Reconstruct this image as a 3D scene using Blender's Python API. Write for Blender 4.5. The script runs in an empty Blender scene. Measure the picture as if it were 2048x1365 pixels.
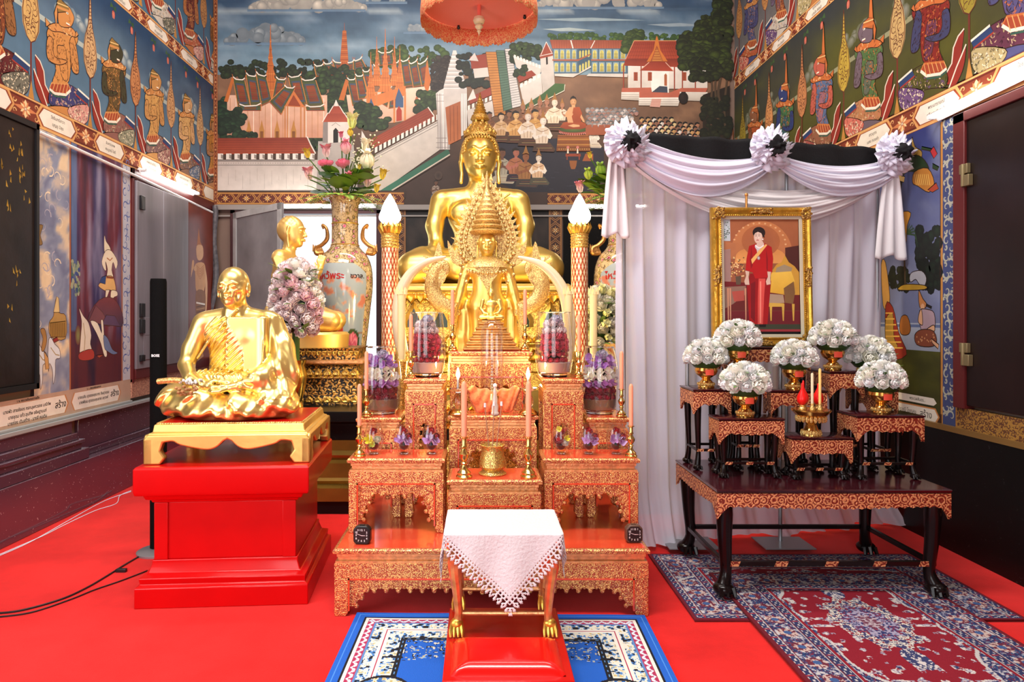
import bpy, math, random
import numpy as np
from mathutils import Vector, Matrix
PI = math.pi
R = math.radians
random.seed(7)
C = bpy.context.scene.collection
sc = bpy.context.scene

# ---------------------------------------------------------------- camera (24 mm lens with a little shift)
F, CX, CY, H = 1365.0, 960.0, 635.0, 1.5
cd = bpy.data.cameras.new('camera'); cam = bpy.data.objects.new('camera', cd); C.objects.link(cam)
cam.location = (0, 0, H); cam.rotation_euler = (PI/2, 0, 0)
cd.sensor_width = 36; cd.lens = 24.0
cd.shift_x = (1024-CX)/2048; cd.shift_y = -(682.5-CY)/2048
cd.clip_start = .05; cd.clip_end = 100
sc.camera = cam
# ---------------------------------------------------------------- world, exposure, daylight
w = bpy.data.worlds.new('world'); sc.world = w; w.use_nodes = True
w.node_tree.nodes['Background'].inputs[0].default_value = (.86, .93, 1, 1)
w.node_tree.nodes['Background'].inputs[1].default_value = 2.2
vs = sc.view_settings
vs.view_transform = 'Standard'; vs.look = 'None'; vs.gamma = 1; vs.use_curve_mapping = False
vs.exposure = -0.06
sc.cycles.max_bounces = 7; sc.cycles.diffuse_bounces = 3; sc.cycles.glossy_bounces = 4
sc.cycles.transmission_bounces = 5; sc.cycles.transparent_max_bounces = 12
sc.cycles.caustics_reflective = False; sc.cycles.caustics_refractive = False
sc.cycles.sample_clamp_indirect = 4.0
sc.cycles.use_denoising = True
def area(name, loc, size, size_y, power, col, target):
    l = bpy.data.lights.new(name, 'AREA'); l.shape = 'RECTANGLE'; l.size = size; l.size_y = size_y
    l.energy = power; l.color = col
    o = bpy.data.objects.new(name, l); C.objects.link(o); o.location = loc
    d = Vector(target)-Vector(loc); o.rotation_euler = d.to_track_quat('-Z', 'Y').to_euler()
    return o
def point(name, loc, power, col, r=.05):
    l = bpy.data.lights.new(name, 'POINT'); l.energy = power; l.color = col; l.shadow_soft_size = r
    o = bpy.data.objects.new(name, l); C.objects.link(o); o.location = loc
    return o
area('daylight_doorway', (-.6, -2.3, 1.9), 2.6, 2.9, 85, (1, .97, .95), (-.6, 6, 1.6))
area('ceiling_tube_front', (-.9, 1.9, 5.75), 4.2, 1.0, 350, (1, .96, .93), (-.9, 3.4, 0))
area('ceiling_tube_rear', (0, 5.0, 5.8), 4.5, .5, 190, (1, .93, .84), (0, 7.4, 2))
area('daylight_side_door', (-3.0, 1.4, 1.9), 2.0, 2.6, 45, (.97, .97, 1), (0, 4, 1.2))

# ---------------------------------------------------------------- pixel helpers: a point of the photo at a real distance
LX, RX, YB = -3.2, 3.05, 8.2
def P(px, py, Y): return ((px-CX)*Y/F, Y, H-(py-CY)*Y/F)
def X_(px, Y): return (px-CX)*Y/F
def Z_(py, Y): return H-(py-CY)*Y/F
def lin(h):
    if not isinstance(h, str): return tuple(h)[:3]
    v = [int(h[i:i+2], 16)/255 for i in (0, 2, 4)]
    return tuple(c/12.92 if c <= .04045 else ((c+.055)/1.055)**2.4 for c in v)

# ---------------------------------------------------------------- mesh builder
class MB:
    def __init__(s): s.v = []; s.f = []; s.mi = []; s.c = []; s.T = None; s.m = 0; s.col = (1, 1, 1)
    def add(s, vs, fs, col=None, m=None):
        b = len(s.v)
        if s.T is not None: vs = [tuple(s.T @ Vector(p)) for p in vs]
        s.v.extend([tuple(p) for p in vs]); s.f.extend([[b+i for i in f] for f in fs])
        s.mi.extend([s.m if m is None else m]*len(fs))
        if isinstance(col, list): s.c.extend(col)
        else: s.c.extend([lin(col) if col is not None else s.col]*len(vs))
        return s
    def box(s, x0, x1, y0, y1, z0, z1, col=None, m=None):
        return s.add([(x0,y0,z0),(x1,y0,z0),(x1,y1,z0),(x0,y1,z0),(x0,y0,z1),(x1,y0,z1),(x1,y1,z1),(x0,y1,z1)],
                     [(0,3,2,1),(4,5,6,7),(0,1,5,4),(1,2,6,5),(2,3,7,6),(3,0,4,7)], col, m)
    def lathe(s, prof, n=24, c=(0,0,0), col=None, m=None, sx=1, sy=1, rot=0, cap=True):
        vs = []; fs = []
        for r, z in prof:
            for k in range(n):
                a = 2*PI*k/n+rot; vs.append((c[0]+r*sx*math.cos(a), c[1]+r*sy*math.sin(a), c[2]+z))
        for j in range(len(prof)-1):
            for k in range(n): a = j*n+k; b = j*n+(k+1) % n; fs.append((a, b, b+n, a+n))
        if cap:
            if prof[0][0] > 1e-5: fs.append(list(range(n))[::-1])
            if prof[-1][0] > 1e-5: fs.append([(len(prof)-1)*n+k for k in range(n)])
        return s.add(vs, fs, col, m)
    def tier(s, prof, x0, x1, y0, y1, col=None, m=None):     # rectangular mouldings: (offset, z)
        vs = []
        for o, z in prof: vs += [(x0-o,y0-o,z),(x1+o,y0-o,z),(x1+o,y1+o,z),(x0-o,y1+o,z)]
        fs = [(0,3,2,1)]
        for j in range(len(prof)-1):
            for k in range(4): a = 4*j+k; b = 4*j+(k+1) % 4; fs.append((a, b, b+4, a+4))
        n = 4*(len(prof)-1); fs.append((n, n+1, n+2, n+3))
        return s.add(vs, fs, col, m)
    def tube(s, pts, rad, n=8, col=None, m=None, smooth=0, flat=1, up=None):
        pts = [Vector(p) for p in pts]
        rad = list(rad) if hasattr(rad, '__len__') else [rad]*len(pts)
        if smooth: pts, rad = catmull(pts, rad, smooth)
        vs = []; fs = []; N = None
        for i, p in enumerate(pts):
            t = (pts[min(i+1, len(pts)-1)]-pts[max(i-1, 0)])
            if t.length < 1e-9: t = Vector((0, 0, 1))
            t.normalize()
            if N is None:
                u = Vector(up) if up else (Vector((0, 0, 1)) if abs(t.z) < .9 else Vector((0, 1, 0)))
                N = (u-t*u.dot(t)).normalized()
            else:
                N = (N-t*N.dot(t)); N = N.normalized() if N.length > 1e-6 else t.orthogonal().normalized()
            B = t.cross(N)
            for k in range(n):
                a = 2*PI*k/n; vs.append(p+(N*math.cos(a)+B*math.sin(a)*flat)*rad[i])
        for j in range(len(pts)-1):
            for k in range(n): a = j*n+k; b = j*n+(k+1) % n; fs.append((a, b, b+n, a+n))
        fs.append(list(range(n))[::-1]); fs.append([(len(pts)-1)*n+k for k in range(n)])
        return s.add(vs, fs, col, m)
    def prism(s, poly, a0, a1, axis='y', col=None, m=None):   # 2-D outline extruded along an axis
        n = len(poly)
        mk = {'y': lambda u, v, a: (u, a, v), 'x': lambda u, v, a: (a, u, v), 'z': lambda u, v, a: (u, v, a)}[axis]
        vs = [mk(u, v, a0) for u, v in poly]+[mk(u, v, a1) for u, v in poly]
        fs = [list(range(n)), list(range(2*n-1, n-1, -1))]+[(k, k+n, (k+1) % n+n, (k+1) % n) for k in range(n)]
        return s.add(vs, fs, col, m)
    def ell(s, c, r, nu=12, nv=8, col=None, m=None):
        if not hasattr(r, '__len__'): r = (r, r, r)
        vs = [(c[0], c[1], c[2]-r[2])]; fs = []
        for j in range(1, nv):
            b = PI*j/nv-PI/2
            for k in range(nu): a = 2*PI*k/nu; vs.append((c[0]+r[0]*math.cos(b)*math.cos(a), c[1]+r[1]*math.cos(b)*math.sin(a), c[2]+r[2]*math.sin(b)))
        vs.append((c[0], c[1], c[2]+r[2])); L = len(vs)-1
        for k in range(nu): fs.append((0, 1+(k+1) % nu, 1+k)); fs.append((L, L-nu+k, L-nu+(k+1) % nu))
        for j in range(nv-2):
            for k in range(nu): a = 1+j*nu+k; b = 1+j*nu+(k+1) % nu; fs.append((a, b, b+nu, a+nu))
        return s.add(vs, fs, col, m)
    def grid(s, fn, nu, nv, col=None, m=None, colfn=None):
        vs = [fn(i/nu, j/nv) for j in range(nv+1) for i in range(nu+1)]
        fs = [(j*(nu+1)+i, j*(nu+1)+i+1, (j+1)*(nu+1)+i+1, (j+1)*(nu+1)+i) for j in range(nv) for i in range(nu)]
        if colfn: col = [lin(colfn(i/nu, j/nv)) for j in range(nv+1) for i in range(nu+1)]
        return s.add(vs, fs, col, m)
    def build(s, name, mats, parent=None, smooth=35, bevel=0, kind=None, mods=(), origin=None):
        me = bpy.data.meshes.new(name); v = s.v
        if parent is not None: o = wloc(parent)
        elif origin is not None: o = Vector(origin)
        elif kind: o = Vector((0, 0, 0))
        else:
            a = np.array(v); lo = a.min(0); hi = a.max(0); o = Vector(((lo[0]+hi[0])/2, (lo[1]+hi[1])/2, lo[2]))
        va = np.array(v, dtype=np.float64)-np.array(o)
        me.from_pydata(va.tolist(), [], s.f)
        mats = mats if isinstance(mats, (list, tuple)) else [mats]
        for q in mats: me.materials.append(q)
        if len(mats) > 1: me.polygons.foreach_set('material_index', s.mi)
        at = me.color_attributes.new('Col', 'FLOAT_COLOR', 'POINT')
        ca = np.ones((len(v), 4), dtype=np.float32); ca[:, :3] = np.array(s.c, dtype=np.float32); at.data.foreach_set('color', ca.ravel())
        if smooth:
            me.polygons.foreach_set('use_smooth', [True]*len(s.f)); me.set_sharp_from_angle(angle=R(smooth))
        me.update()
        ob = bpy.data.objects.new(name, me); C.objects.link(ob)
        if parent is not None: ob.parent = parent
        else: ob.location = o
        if bevel:
            b = ob.modifiers.new('bevel', 'BEVEL'); b.width = bevel; b.segments = 2; b.limit_method = 'ANGLE'; b.angle_limit = R(40)
        if kind: ob['kind'] = kind
        return ob
def wloc(o):
    l = Vector((0, 0, 0))
    while o is not None: l = l+o.location; o = o.parent
    return l
def catmull(pts, rad, n):
    P_ = []; R_ = []; m = len(pts)
    for i in range(m-1):
        p0, p1, p2, p3 = pts[max(i-1, 0)], pts[i], pts[i+1], pts[min(i+2, m-1)]
        r1, r2 = rad[i], rad[i+1]
        for k in range(n):
            t = k/n; t2 = t*t; t3 = t2*t
            P_.append(.5*((2*p1)+(p2-p0)*t+(2*p0-5*p1+4*p2-p3)*t2+(3*p1-p0-p2*3+p3)*t3)); R_.append(r1+(r2-r1)*t)
    P_.append(pts[-1]); R_.append(rad[-1]); return P_, R_
def curve2(pts, n=6, closed=False):
    q = [Vector((a, b, 0)) for a, b in pts]
    if closed: q = [q[-1]]+q+[q[0], q[1]]
    o, _ = catmull(q, [0]*len(q), n)
    if closed: o = o[n:-n]; o = o[:-1]
    return [(a.x, a.y) for a in o]
def thing(name, label, cat, loc=(0, 0, 0), group=None, rotz=0):
    o = bpy.data.objects.new(name, None); C.objects.link(o); o.location = loc; o.rotation_euler = (0, 0, rotz)
    o.empty_display_size = .05
    return tag(o, label, cat, group)
def tag(o, label, cat, group=None, kind=None):
    if label: o['label'] = label
    if cat: o['category'] = cat
    if group: o['group'] = group
    if kind: o['kind'] = kind
    return o
def copy_tree(o, parent=None, loc=None, rotz=None, label=None, scale=None):
    kids = [c for c in o.children]
    c = o.copy(); C.objects.link(c); c.parent = parent
    if loc is not None: c.location = loc
    if rotz is not None: c.rotation_euler = (0, 0, rotz)
    if scale is not None: c.scale = (scale,)*3 if not hasattr(scale, '__len__') else scale
    if label: c['label'] = label
    for k in kids: copy_tree(k, c)
    return c
def text(body, size, mtl, name, M, parent=None, extrude=.0005, bold=0, align='CENTER'):
    cu = bpy.data.curves.new(name, 'FONT'); cu.body = body; cu.size = size; cu.align_x = align; cu.align_y = 'CENTER'
    cu.extrude = extrude; cu.offset = bold; cu.resolution_u = 2
    o = bpy.data.objects.new(name+'_tmp', cu); C.objects.link(o)
    dg = bpy.context.evaluated_depsgraph_get(); dg.update()
    me = bpy.data.meshes.new_from_object(o.evaluated_get(dg)); bpy.data.objects.remove(o)
    me.transform(M if parent is None else Matrix.Translation(-wloc(parent)) @ M); me.materials.clear(); me.materials.append(mtl)
    ob = bpy.data.objects.new(name, me); C.objects.link(ob)
    if parent is not None: ob.parent = parent
    return ob
def text_mb(mb, body, size, M, col, m=None, bold=0, extrude=0):      # writes letters into an existing builder
    cu = bpy.data.curves.new('t', 'FONT'); cu.body = body; cu.size = size; cu.align_x = 'CENTER'; cu.align_y = 'CENTER'
    cu.extrude = extrude; cu.offset = bold; cu.resolution_u = 2
    o = bpy.data.objects.new('t', cu); C.objects.link(o)
    dg = bpy.context.evaluated_depsgraph_get(); dg.update()
    me = bpy.data.meshes.new_from_object(o.evaluated_get(dg)); bpy.data.objects.remove(o)
    vs = [tuple(M @ v.co) for v in me.vertices]; mb.add(vs, [list(p.vertices) for p in me.polygons], col, m)
    bpy.data.meshes.remove(me)

# ---------------------------------------------------------------- materials
def nmat(name):
    m = bpy.data.materials.new(name); m.use_nodes = True; nt = m.node_tree
    return m, nt, nt.nodes['Principled BSDF']
def N(nt, t, **kw):
    n = nt.nodes.new(t)
    for k, v in kw.items():
        if k.startswith('i_'): n.inputs[k[2:].replace('_', ' ')].default_value = v
        else: setattr(n, k, v)
    return n
def ramp(nt, stops, src, interp='LINEAR'):
    r = nt.nodes.new('ShaderNodeValToRGB'); cr = r.color_ramp; cr.interpolation = interp
    while len(cr.elements) < len(stops): cr.elements.new(.5)
    for e, (p, c) in zip(cr.elements, stops): e.position = p; e.color = (*lin(c), 1) if not isinstance(c, float) else (c, c, c, 1)
    nt.links.new(src, r.inputs[0]); return r.outputs[0]
def coords(nt, scale=(1, 1, 1), kind='Object'):
    tc = nt.nodes.new('ShaderNodeTexCoord'); mp = nt.nodes.new('ShaderNodeMapping'); mp.inputs['Scale'].default_value = scale
    nt.links.new(tc.outputs[kind], mp.inputs[0]); return mp.outputs[0]
def mat(name, col, rough=.5, metal=0, noise=0, nscale=8, bump=0, bscale=60, coat=0, emit=0, alpha=1, vcol=False, trans=0, ior=1.45, sheen=0, aniso=(1,1,1), spec=.5):
    m, nt, b = nmat(name); c = (*lin(col), 1)
    b.inputs['Base Color'].default_value = c; b.inputs['Roughness'].default_value = rough; b.inputs['Metallic'].default_value = metal
    b.inputs['Coat Weight'].default_value = coat; b.inputs['Coat Roughness'].default_value = .08
    b.inputs['Transmission Weight'].default_value = trans; b.inputs['IOR'].default_value = ior
    b.inputs['Specular IOR Level'].default_value = spec
    if sheen: b.inputs['Sheen Weight'].default_value = sheen
    if emit: b.inputs['Emission Color'].default_value = c; b.inputs['Emission Strength'].default_value = emit
    if alpha < 1: b.inputs['Alpha'].default_value = alpha
    src = None
    if vcol:
        a = N(nt, 'ShaderNodeVertexColor', layer_name='Col'); src = a.outputs[0]
    co = coords(nt, aniso) if (noise or bump) else None
    if noise:
        t = N(nt, 'ShaderNodeTexNoise', i_Scale=nscale, i_Detail=6.0); nt.links.new(co, t.inputs[0])
        mr = N(nt, 'ShaderNodeMapRange'); mr.inputs[1].default_value = .3; mr.inputs[2].default_value = .7
        mr.inputs[3].default_value = 1-noise; mr.inputs[4].default_value = 1+noise*.6; nt.links.new(t.outputs[0], mr.inputs[0])
        mx = N(nt, 'ShaderNodeVectorMath', operation='SCALE'); nt.links.new(mr.outputs[0], mx.inputs['Scale'])
        if src: nt.links.new(src, mx.inputs[0])
        else: mx.inputs[0].default_value = c[:3]
        src = mx.outputs[0]
    if src: nt.links.new(src, b.inputs['Base Color'])
    if bump:
        t = N(nt, 'ShaderNodeTexNoise', i_Scale=bscale, i_Detail=4.0); nt.links.new(co, t.inputs[0])
        bp = N(nt, 'ShaderNodeBump'); bp.inputs['Strength'].default_value = bump; bp.inputs['Distance'].default_value = .01
        nt.links.new(t.outputs[0], bp.inputs['Height']); nt.links.new(bp.outputs[0], b.inputs['Normal'])
    return m
def carved(name, hi, lo, scale=45, rough=.32, metal=.85, thr=.5, bump=.8, roundel=0):
    """gilded low-relief carving: gold scrolls on lacquer, with crevice shade painted into the ground colour"""
    m, nt, b = nmat(name); co = coords(nt)
    nz = N(nt, 'ShaderNodeTexNoise', i_Scale=scale*.55, i_Detail=2.0, i_Distortion=1.2); nt.links.new(co, nz.inputs[0])
    mxv = N(nt, 'ShaderNodeVectorMath', operation='MULTIPLY_ADD'); nt.links.new(nz.outputs[1], mxv.inputs[0])
    mxv.inputs[1].default_value = (.9/scale,)*3; nt.links.new(co, mxv.inputs[2])
    vo = N(nt, 'ShaderNodeTexVoronoi', feature='DISTANCE_TO_EDGE', i_Scale=scale); nt.links.new(mxv.outputs[0], vo.inputs[0])
    h = vo.outputs['Distance']
    v2 = N(nt, 'ShaderNodeTexVoronoi', i_Scale=scale*(.35 if roundel else .8), i_Randomness=.35 if roundel else 1.0); nt.links.new(co if roundel else mxv.outputs[0], v2.inputs[0])
    ml = N(nt, 'ShaderNodeMath', operation='MULTIPLY'); nt.links.new(v2.outputs['Distance'], ml.inputs[0]); ml.inputs[1].default_value = 26 if roundel else 11
    sn = N(nt, 'ShaderNodeMath', operation='SINE'); nt.links.new(ml.outputs[0], sn.inputs[0])
    ma = N(nt, 'ShaderNodeMath', operation='MULTIPLY_ADD'); nt.links.new(sn.outputs[0], ma.inputs[0]); ma.inputs[1].default_value = .16
    nt.links.new(h, ma.inputs[2])
    col = ramp(nt, [(thr-.5+.04, lo), (thr-.5+.16, hi)], ma.outputs[0])  # low parts take the ground colour, which also paints shade into the crevices
    nt.links.new(col, b.inputs['Base Color'])
    mt = ramp(nt, [(thr-.5+.04, 0.0), (thr-.5+.16, float(metal))], ma.outputs[0]); nt.links.new(mt, b.inputs['Metallic'])
    b.inputs['Roughness'].default_value = rough
    bp = N(nt, 'ShaderNodeBump'); bp.inputs['Strength'].default_value = bump; bp.inputs['Distance'].default_value = .25/scale
    nt.links.new(ma.outputs[0], bp.inputs['Height']); nt.links.new(bp.outputs[0], b.inputs['Normal'])
    return m
def glassmat(name, tint=(1, 1, 1), strength=.12, rough=.02):
    """thin clear glass: mostly transparent with a fresnel reflection"""
    m = bpy.data.materials.new(name); m.use_nodes = True; nt = m.node_tree; nt.nodes.clear()
    o = N(nt, 'ShaderNodeOutputMaterial'); t = N(nt, 'ShaderNodeBsdfTransparent'); g = N(nt, 'ShaderNodeBsdfGlossy')
    t.inputs[0].default_value = (*tint, 1); g.inputs[1].default_value = rough
    lw = N(nt, 'ShaderNodeLayerWeight'); lw.inputs[0].default_value = .35
    mr = N(nt, 'ShaderNodeMapRange'); mr.inputs[3].default_value = strength*.5; mr.inputs[4].default_value = min(1, strength*5); nt.links.new(lw.outputs['Facing'], mr.inputs[0])
    mx = N(nt, 'ShaderNodeMixShader'); nt.links.new(mr.outputs[0], mx.inputs[0]); nt.links.new(t.outputs[0], mx.inputs[1]); nt.links.new(g.outputs[0], mx.inputs[2])
    nt.links.new(mx.outputs[0], o.inputs[0]); return m
M = {}
M['gold'] = mat('polished_gold', (1, .74, .20), .36, .95, noise=.08, nscale=5)
M['goldleaf'] = mat('gold_leaf', (.95, .60, .11), .36, 1, noise=.2, nscale=12, bump=.25, bscale=40)
M['goldpaint'] = mat('gold_paint', (.9, .60, .17), .34, .75, noise=.12, nscale=6, bump=.08, bscale=25)
M['goldrough'] = carved('chiselled_gold', (.98, .68, .18), (.42, .20, .03), 75, .3, .9, .50, 1.0)
M['goldfine'] = carved('filigree_gold', (1, .75, .28), (.45, .22, .05), 130, .3, .9, .50, 1.0)
M['goldbold'] = carved('carved_gold_on_black', (.85, .46, .12), (.02, .012, .008), 34, .36, .8, .55, 1.0)
M['frame'] = mat('frame_gold', (.72, .42, .06), .32, .85, noise=.25, nscale=20, bump=.3, bscale=60)
M['frameorn'] = carved('frame_ornament', (.65, .38, .08), (.14, .06, .01), 120, .35, .8, .5, 1.0)
M['brass'] = mat('brass', (.80, .56, .18), .2, 1, noise=.15, nscale=30)
M['altar'] = carved('carved_altar_gold', (.86, .50, .17), (.40, .045, .02), 100, .30, .8, .50, 1.0)
M['altarplain'] = mat('gilded_red_moulding', (.86, .42, .17), .3, .55, noise=.3, nscale=40, bump=.2, bscale=90)
M['altartop'] = mat('red_lacquer_top', (.80, .075, .03), .16, 0, noise=.08, coat=.6)
M['tablecarve'] = carved('carved_table_apron', (.88, .40, .17), (.20, .018, .008), 62, .4, .45, .53, .9, roundel=1)
M['tabletop'] = mat('dark_rosewood_top', (.045, .005, .009), .2, 0, noise=.3, nscale=12, coat=.3)
M['tableleg'] = mat('black_lacquer_leg', (.006, .003, .003), .25, 0, coat=.1, spec=.3)
M['redlac'] = mat('red_gloss_paint', (.56, .001, .002), .3, 0, noise=.05, coat=.3, spec=.3)
M['redseat'] = mat('red_vinyl', (.85, .006, .004), .22, 0, coat=.5)
M['paint'] = mat('mural_paint', 'ffffff', .55, 0, noise=.10, nscale=9, vcol=True)
M['vc'] = mat('painted_colour', 'ffffff', .5, 0, vcol=True)
M['vcgloss'] = mat('glazed_colour', 'ffffff', .12, 0, vcol=True, coat=.5)
M['vcgold'] = mat('tinted_metal', 'ffffff', .3, .8, vcol=True)
M['petal'] = mat('silk_petal', 'ffffff', .6, 0, vcol=True, sheen=.3)
M['leaf'] = mat('green_leaf', 'ffffff', .42, 0, vcol=True)
M['white'] = mat('white_paint', (.85, .85, .84), .4)
M['glass'] = glassmat('clear_glass')
M['glassbase'] = mat('thick_glass', (.95, .97, .96), .03, 0, trans=1, ior=1.4)
M['candle'] = mat('pink_wax', (1, .36, .20), .45)
M['black'] = mat('black_plastic', (.012, .012, .013), .35)
M['blackcloth'] = mat('black_velvet', (.003, .003, .004), .9, 0, bump=.3)
M['whitecloth'] = mat('white_satin', (.74, .73, .86), .55, 0, sheen=.4, bump=.06, bscale=14)
M['tube'] = mat('fluorescent_tube', (1, .97, .92), .4, emit=18)
M['bulb'] = mat('lit_frosted_bulb', (1, .95, .86), .4, emit=9)
M['flame'] = mat('flame', (1, .62, .22), .4, emit=30)
M['tusk'] = mat('ivory', (.82, .66, .42), .3, 0, noise=.12, nscale=4, coat=.3)
M['grey'] = mat('grey_metal', (.35, .36, .38), .35, .6)
M['cord'] = mat('black_cable', (.01, .01, .01), .4)
# ================================================================ the room
from mathutils import noise as mn
def fbm(x, y, z=0, o=4):
    return mn.fractal(Vector((x, y, z)), 1.0, 2.0, o)
def mixc(a, b, t):
    a, b = lin(a), lin(b); t = max(0, min(1, t)); return tuple(a[i]*(1-t)+b[i]*t for i in range(3))
class Mural:
    """flat painting on a wall: shapes are laid on the plaster coat over coat"""
    def __init__(s, fmap, nrm, step=3e-5): s.mb = MB(); s.map = fmap; s.n = nrm; s.step = step; s.occ = {}; s.ol = None; s.cell = 6 if abs(nrm[1]) > .5 and step == 3e-5 else .02
    lv = property(lambda s: 230, lambda s, v: None)
    def nl(s, pts):           # lowest free coat over everything already painted here
        c = s.cell; a0 = int(min(p[0] for p in pts)//c); a1 = int(max(p[0] for p in pts)//c); b0 = int(min(p[1] for p in pts)//c); b1 = int(max(p[1] for p in pts)//c)
        o = s.occ; ks = [(a, b) for a in range(a0, a1+1) for b in range(b0, b1+1)]
        l = 1+max(o.get(k, 0) for k in ks)
        for k in ks: o[k] = l
        return l
    def pt(s, p, lv):
        q = s.map(*p); return (q[0]+s.n[0]*lv*s.step, q[1]+s.n[1]*lv*s.step, q[2]+s.n[2]*lv*s.step)
    def poly(s, pts, col, col2=None):
        l = s.nl(pts); vs = [s.pt(p, l) for p in pts]
        if col2 is not None:      # a blend from the first point's side to the last's
            ys = [p[1] for p in pts]; lo, hi = min(ys), max(ys)+1e-9
            cs = [mixc(col, col2, (p[1]-lo)/(hi-lo)) for p in pts]
        else: cs = [lin(col)]*len(pts)
        s.mb.add(vs, [list(range(len(pts)))], cs)
        if s.ol: s.stroke(list(pts)+[pts[0], pts[1]], s.ol[0], s.ol[1])
    def disc(s, cx, cy, rx, ry, cin, cout=None, n=10, dx=0, dy=0, rot=0):
        l = s.nl([(cx-rx*.7, cy-ry*.7), (cx+rx*.7, cy+ry*.7)]); cout = cout or cin
        vs = [s.pt((cx+dx*rx, cy+dy*ry), l)]
        for k in range(n):
            a = 2*PI*k/n; u, v = rx*math.cos(a), ry*math.sin(a)
            vs.append(s.pt((cx+u*math.cos(rot)-v*math.sin(rot), cy+u*math.sin(rot)+v*math.cos(rot)), l))
        s.mb.add(vs, [(0, 1+k, 1+(k+1) % n) for k in range(n)], [lin(cin)]+[lin(cout)]*n)
    def stroke(s, pts, w, col, taper=False):
        l = s.nl(pts); L = []; Rr = []; n = len(pts)
        for i, p in enumerate(pts):
            a = pts[max(i-1, 0)]; b = pts[min(i+1, n-1)]; dx, dy = b[0]-a[0], b[1]-a[1]; d = math.hypot(dx, dy) or 1
            ww = w/2*(1-i/(n-1)*.85 if taper else 1)
            L.append((p[0]-dy/d*ww, p[1]+dx/d*ww)); Rr.append((p[0]+dy/d*ww, p[1]-dx/d*ww))
        vs = [s.pt(p, l) for p in L+Rr]
        s.mb.add(vs, [(i, i+1, n+i+1, n+i) for i in range(n-1)], col)
    def bg(s, fn, x0, x1, y0, y1, nx, ny, colfn):
        lv = s.nl([(x0, y0), (x1, y1)])
        s.mb.grid(lambda u, v: s.pt((x0+(x1-x0)*u, y0+(y1-y0)*v), lv) if fn is None else s.pt(fn(u, v), lv), nx, ny, colfn=lambda u, v: colfn(x0+(x1-x0)*u, y0+(y1-y0)*v))
    def scroll(s, cx, cy, r, w, col, turns=1.4, a0=0, d=1):
        s.stroke([(cx+r*(1-t/12)*math.cos(a0+d*t/12*turns*2*PI), cy+r*(1-t/12)*math.sin(a0+d*t/12*turns*2*PI)) for t in range(11)], w, col, True)
rnd = random.Random(3)
# ------------------------------------------------ plain shell
stone = None
def granite(name, base, speck, rough=.12):
    m, nt, b = nmat(name); co = coords(nt)
    v = N(nt, 'ShaderNodeTexVoronoi', i_Scale=55.0); nt.links.new(co, v.inputs[0])
    n1 = N(nt, 'ShaderNodeTexNoise', i_Scale=28.0, i_Detail=5.0); nt.links.new(co, n1.inputs[0])
    ad = N(nt, 'ShaderNodeMath', operation='ADD'); nt.links.new(v.outputs['Distance'], ad.inputs[0]); nt.links.new(n1.outputs[0], ad.inputs[1])
    nt.links.new(ramp(nt, [(.50, speck), (.60, base), (1, base)], ad.outputs[0]), b.inputs['Base Color'])
    b.inputs['Roughness'].default_value = rough; b.inputs['Coat Weight'].default_value = .5 if 'spec' in name else 0; b.inputs['Specular IOR Level'].default_value = .7 if 'spec' in name else .2
    return m
M['granite'] = granite('speckled_granite', (.095, .040, .060), (.42, .36, .38))
M['blackstone'] = granite('black_granite', (.004, .004, .004), (.03, .03, .03), .30)
def carpetmat():
    m, nt, b = nmat('red_carpet'); co = coords(nt)
    t = N(nt, 'ShaderNodeTexNoise', i_Scale=1.6, i_Detail=8.0, i_Roughness=.65); nt.links.new(co, t.inputs[0])
    nt.links.new(ramp(nt, [(.35, (.60, .004, .003)), (.65, (.84, .014, .012))], t.outputs[0]), b.inputs['Base Color'])
    t2 = N(nt, 'ShaderNodeTexNoise', i_Scale=220.0, i_Detail=2.0); nt.links.new(co, t2.inputs[0])
    bp = N(nt, 'ShaderNodeBump'); bp.inputs['Strength'].default_value = .35; bp.inputs['Distance'].default_value = .004
    nt.links.new(t2.outputs[0], bp.inputs['Height']); nt.links.new(bp.outputs[0], b.inputs['Normal'])
    b.inputs['Roughness'].default_value = .85; b.inputs['Sheen Weight'].default_value = .35; b.inputs['Sheen Tint'].default_value = (1, .3, .28, 1)
    b.inputs['Specular IOR Level'].default_value = .2
    return m
M['carpet'] = carpetmat()
M['plaster'] = mat('lime_plaster', (.42, .34, .28), .8, noise=.1)
mb = MB(); mb.box(-3.7, 3.5, -2.5, 8.5, -.12, 0); mb.build('floor', M['carpet'], kind='structure')
mb = MB(); mb.box(-3.7, 3.5, -2.5, 8.5, 6.0, 6.12); mb.build('ceiling', mat('ceiling_red', (.28, .10, .07), .7), kind='structure')
# front wall behind the camera, with the wide doorway the daylight comes through
mb = MB(); mb.box(-3.7, -2.0, -2.6, -2.45, 0, 6); mb.box(.8, 3.5, -2.6, -2.45, 0, 6); mb.box(-2.0, .8, -2.6, -2.45, 3.5, 6)
mb.build('wall_front', M['plaster'], kind='structure')
# left and right walls, solid; the openings of the back wall are real
M['wallbase'] = mat('wall_body', (.20, .13, .10), .7)
mb = MB(); mb.box(LX-.35, LX-.02, 2.7, 8.4, .0, 6); mb.box(LX-.35, LX-.02, -2.45, .1, 0, 6); mb.box(LX-.35, LX-.02, .1, 2.7, 3.2, 6)
wall_left = mb.build('wall_left', M['wallbase'], kind='structure')
mb = MB(); mb.box(RX+.02, RX+.35, -2.45, 8.4, 0, 6); wall_right = mb.build('wall_right', M['wallbase'], kind='structure')
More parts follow.
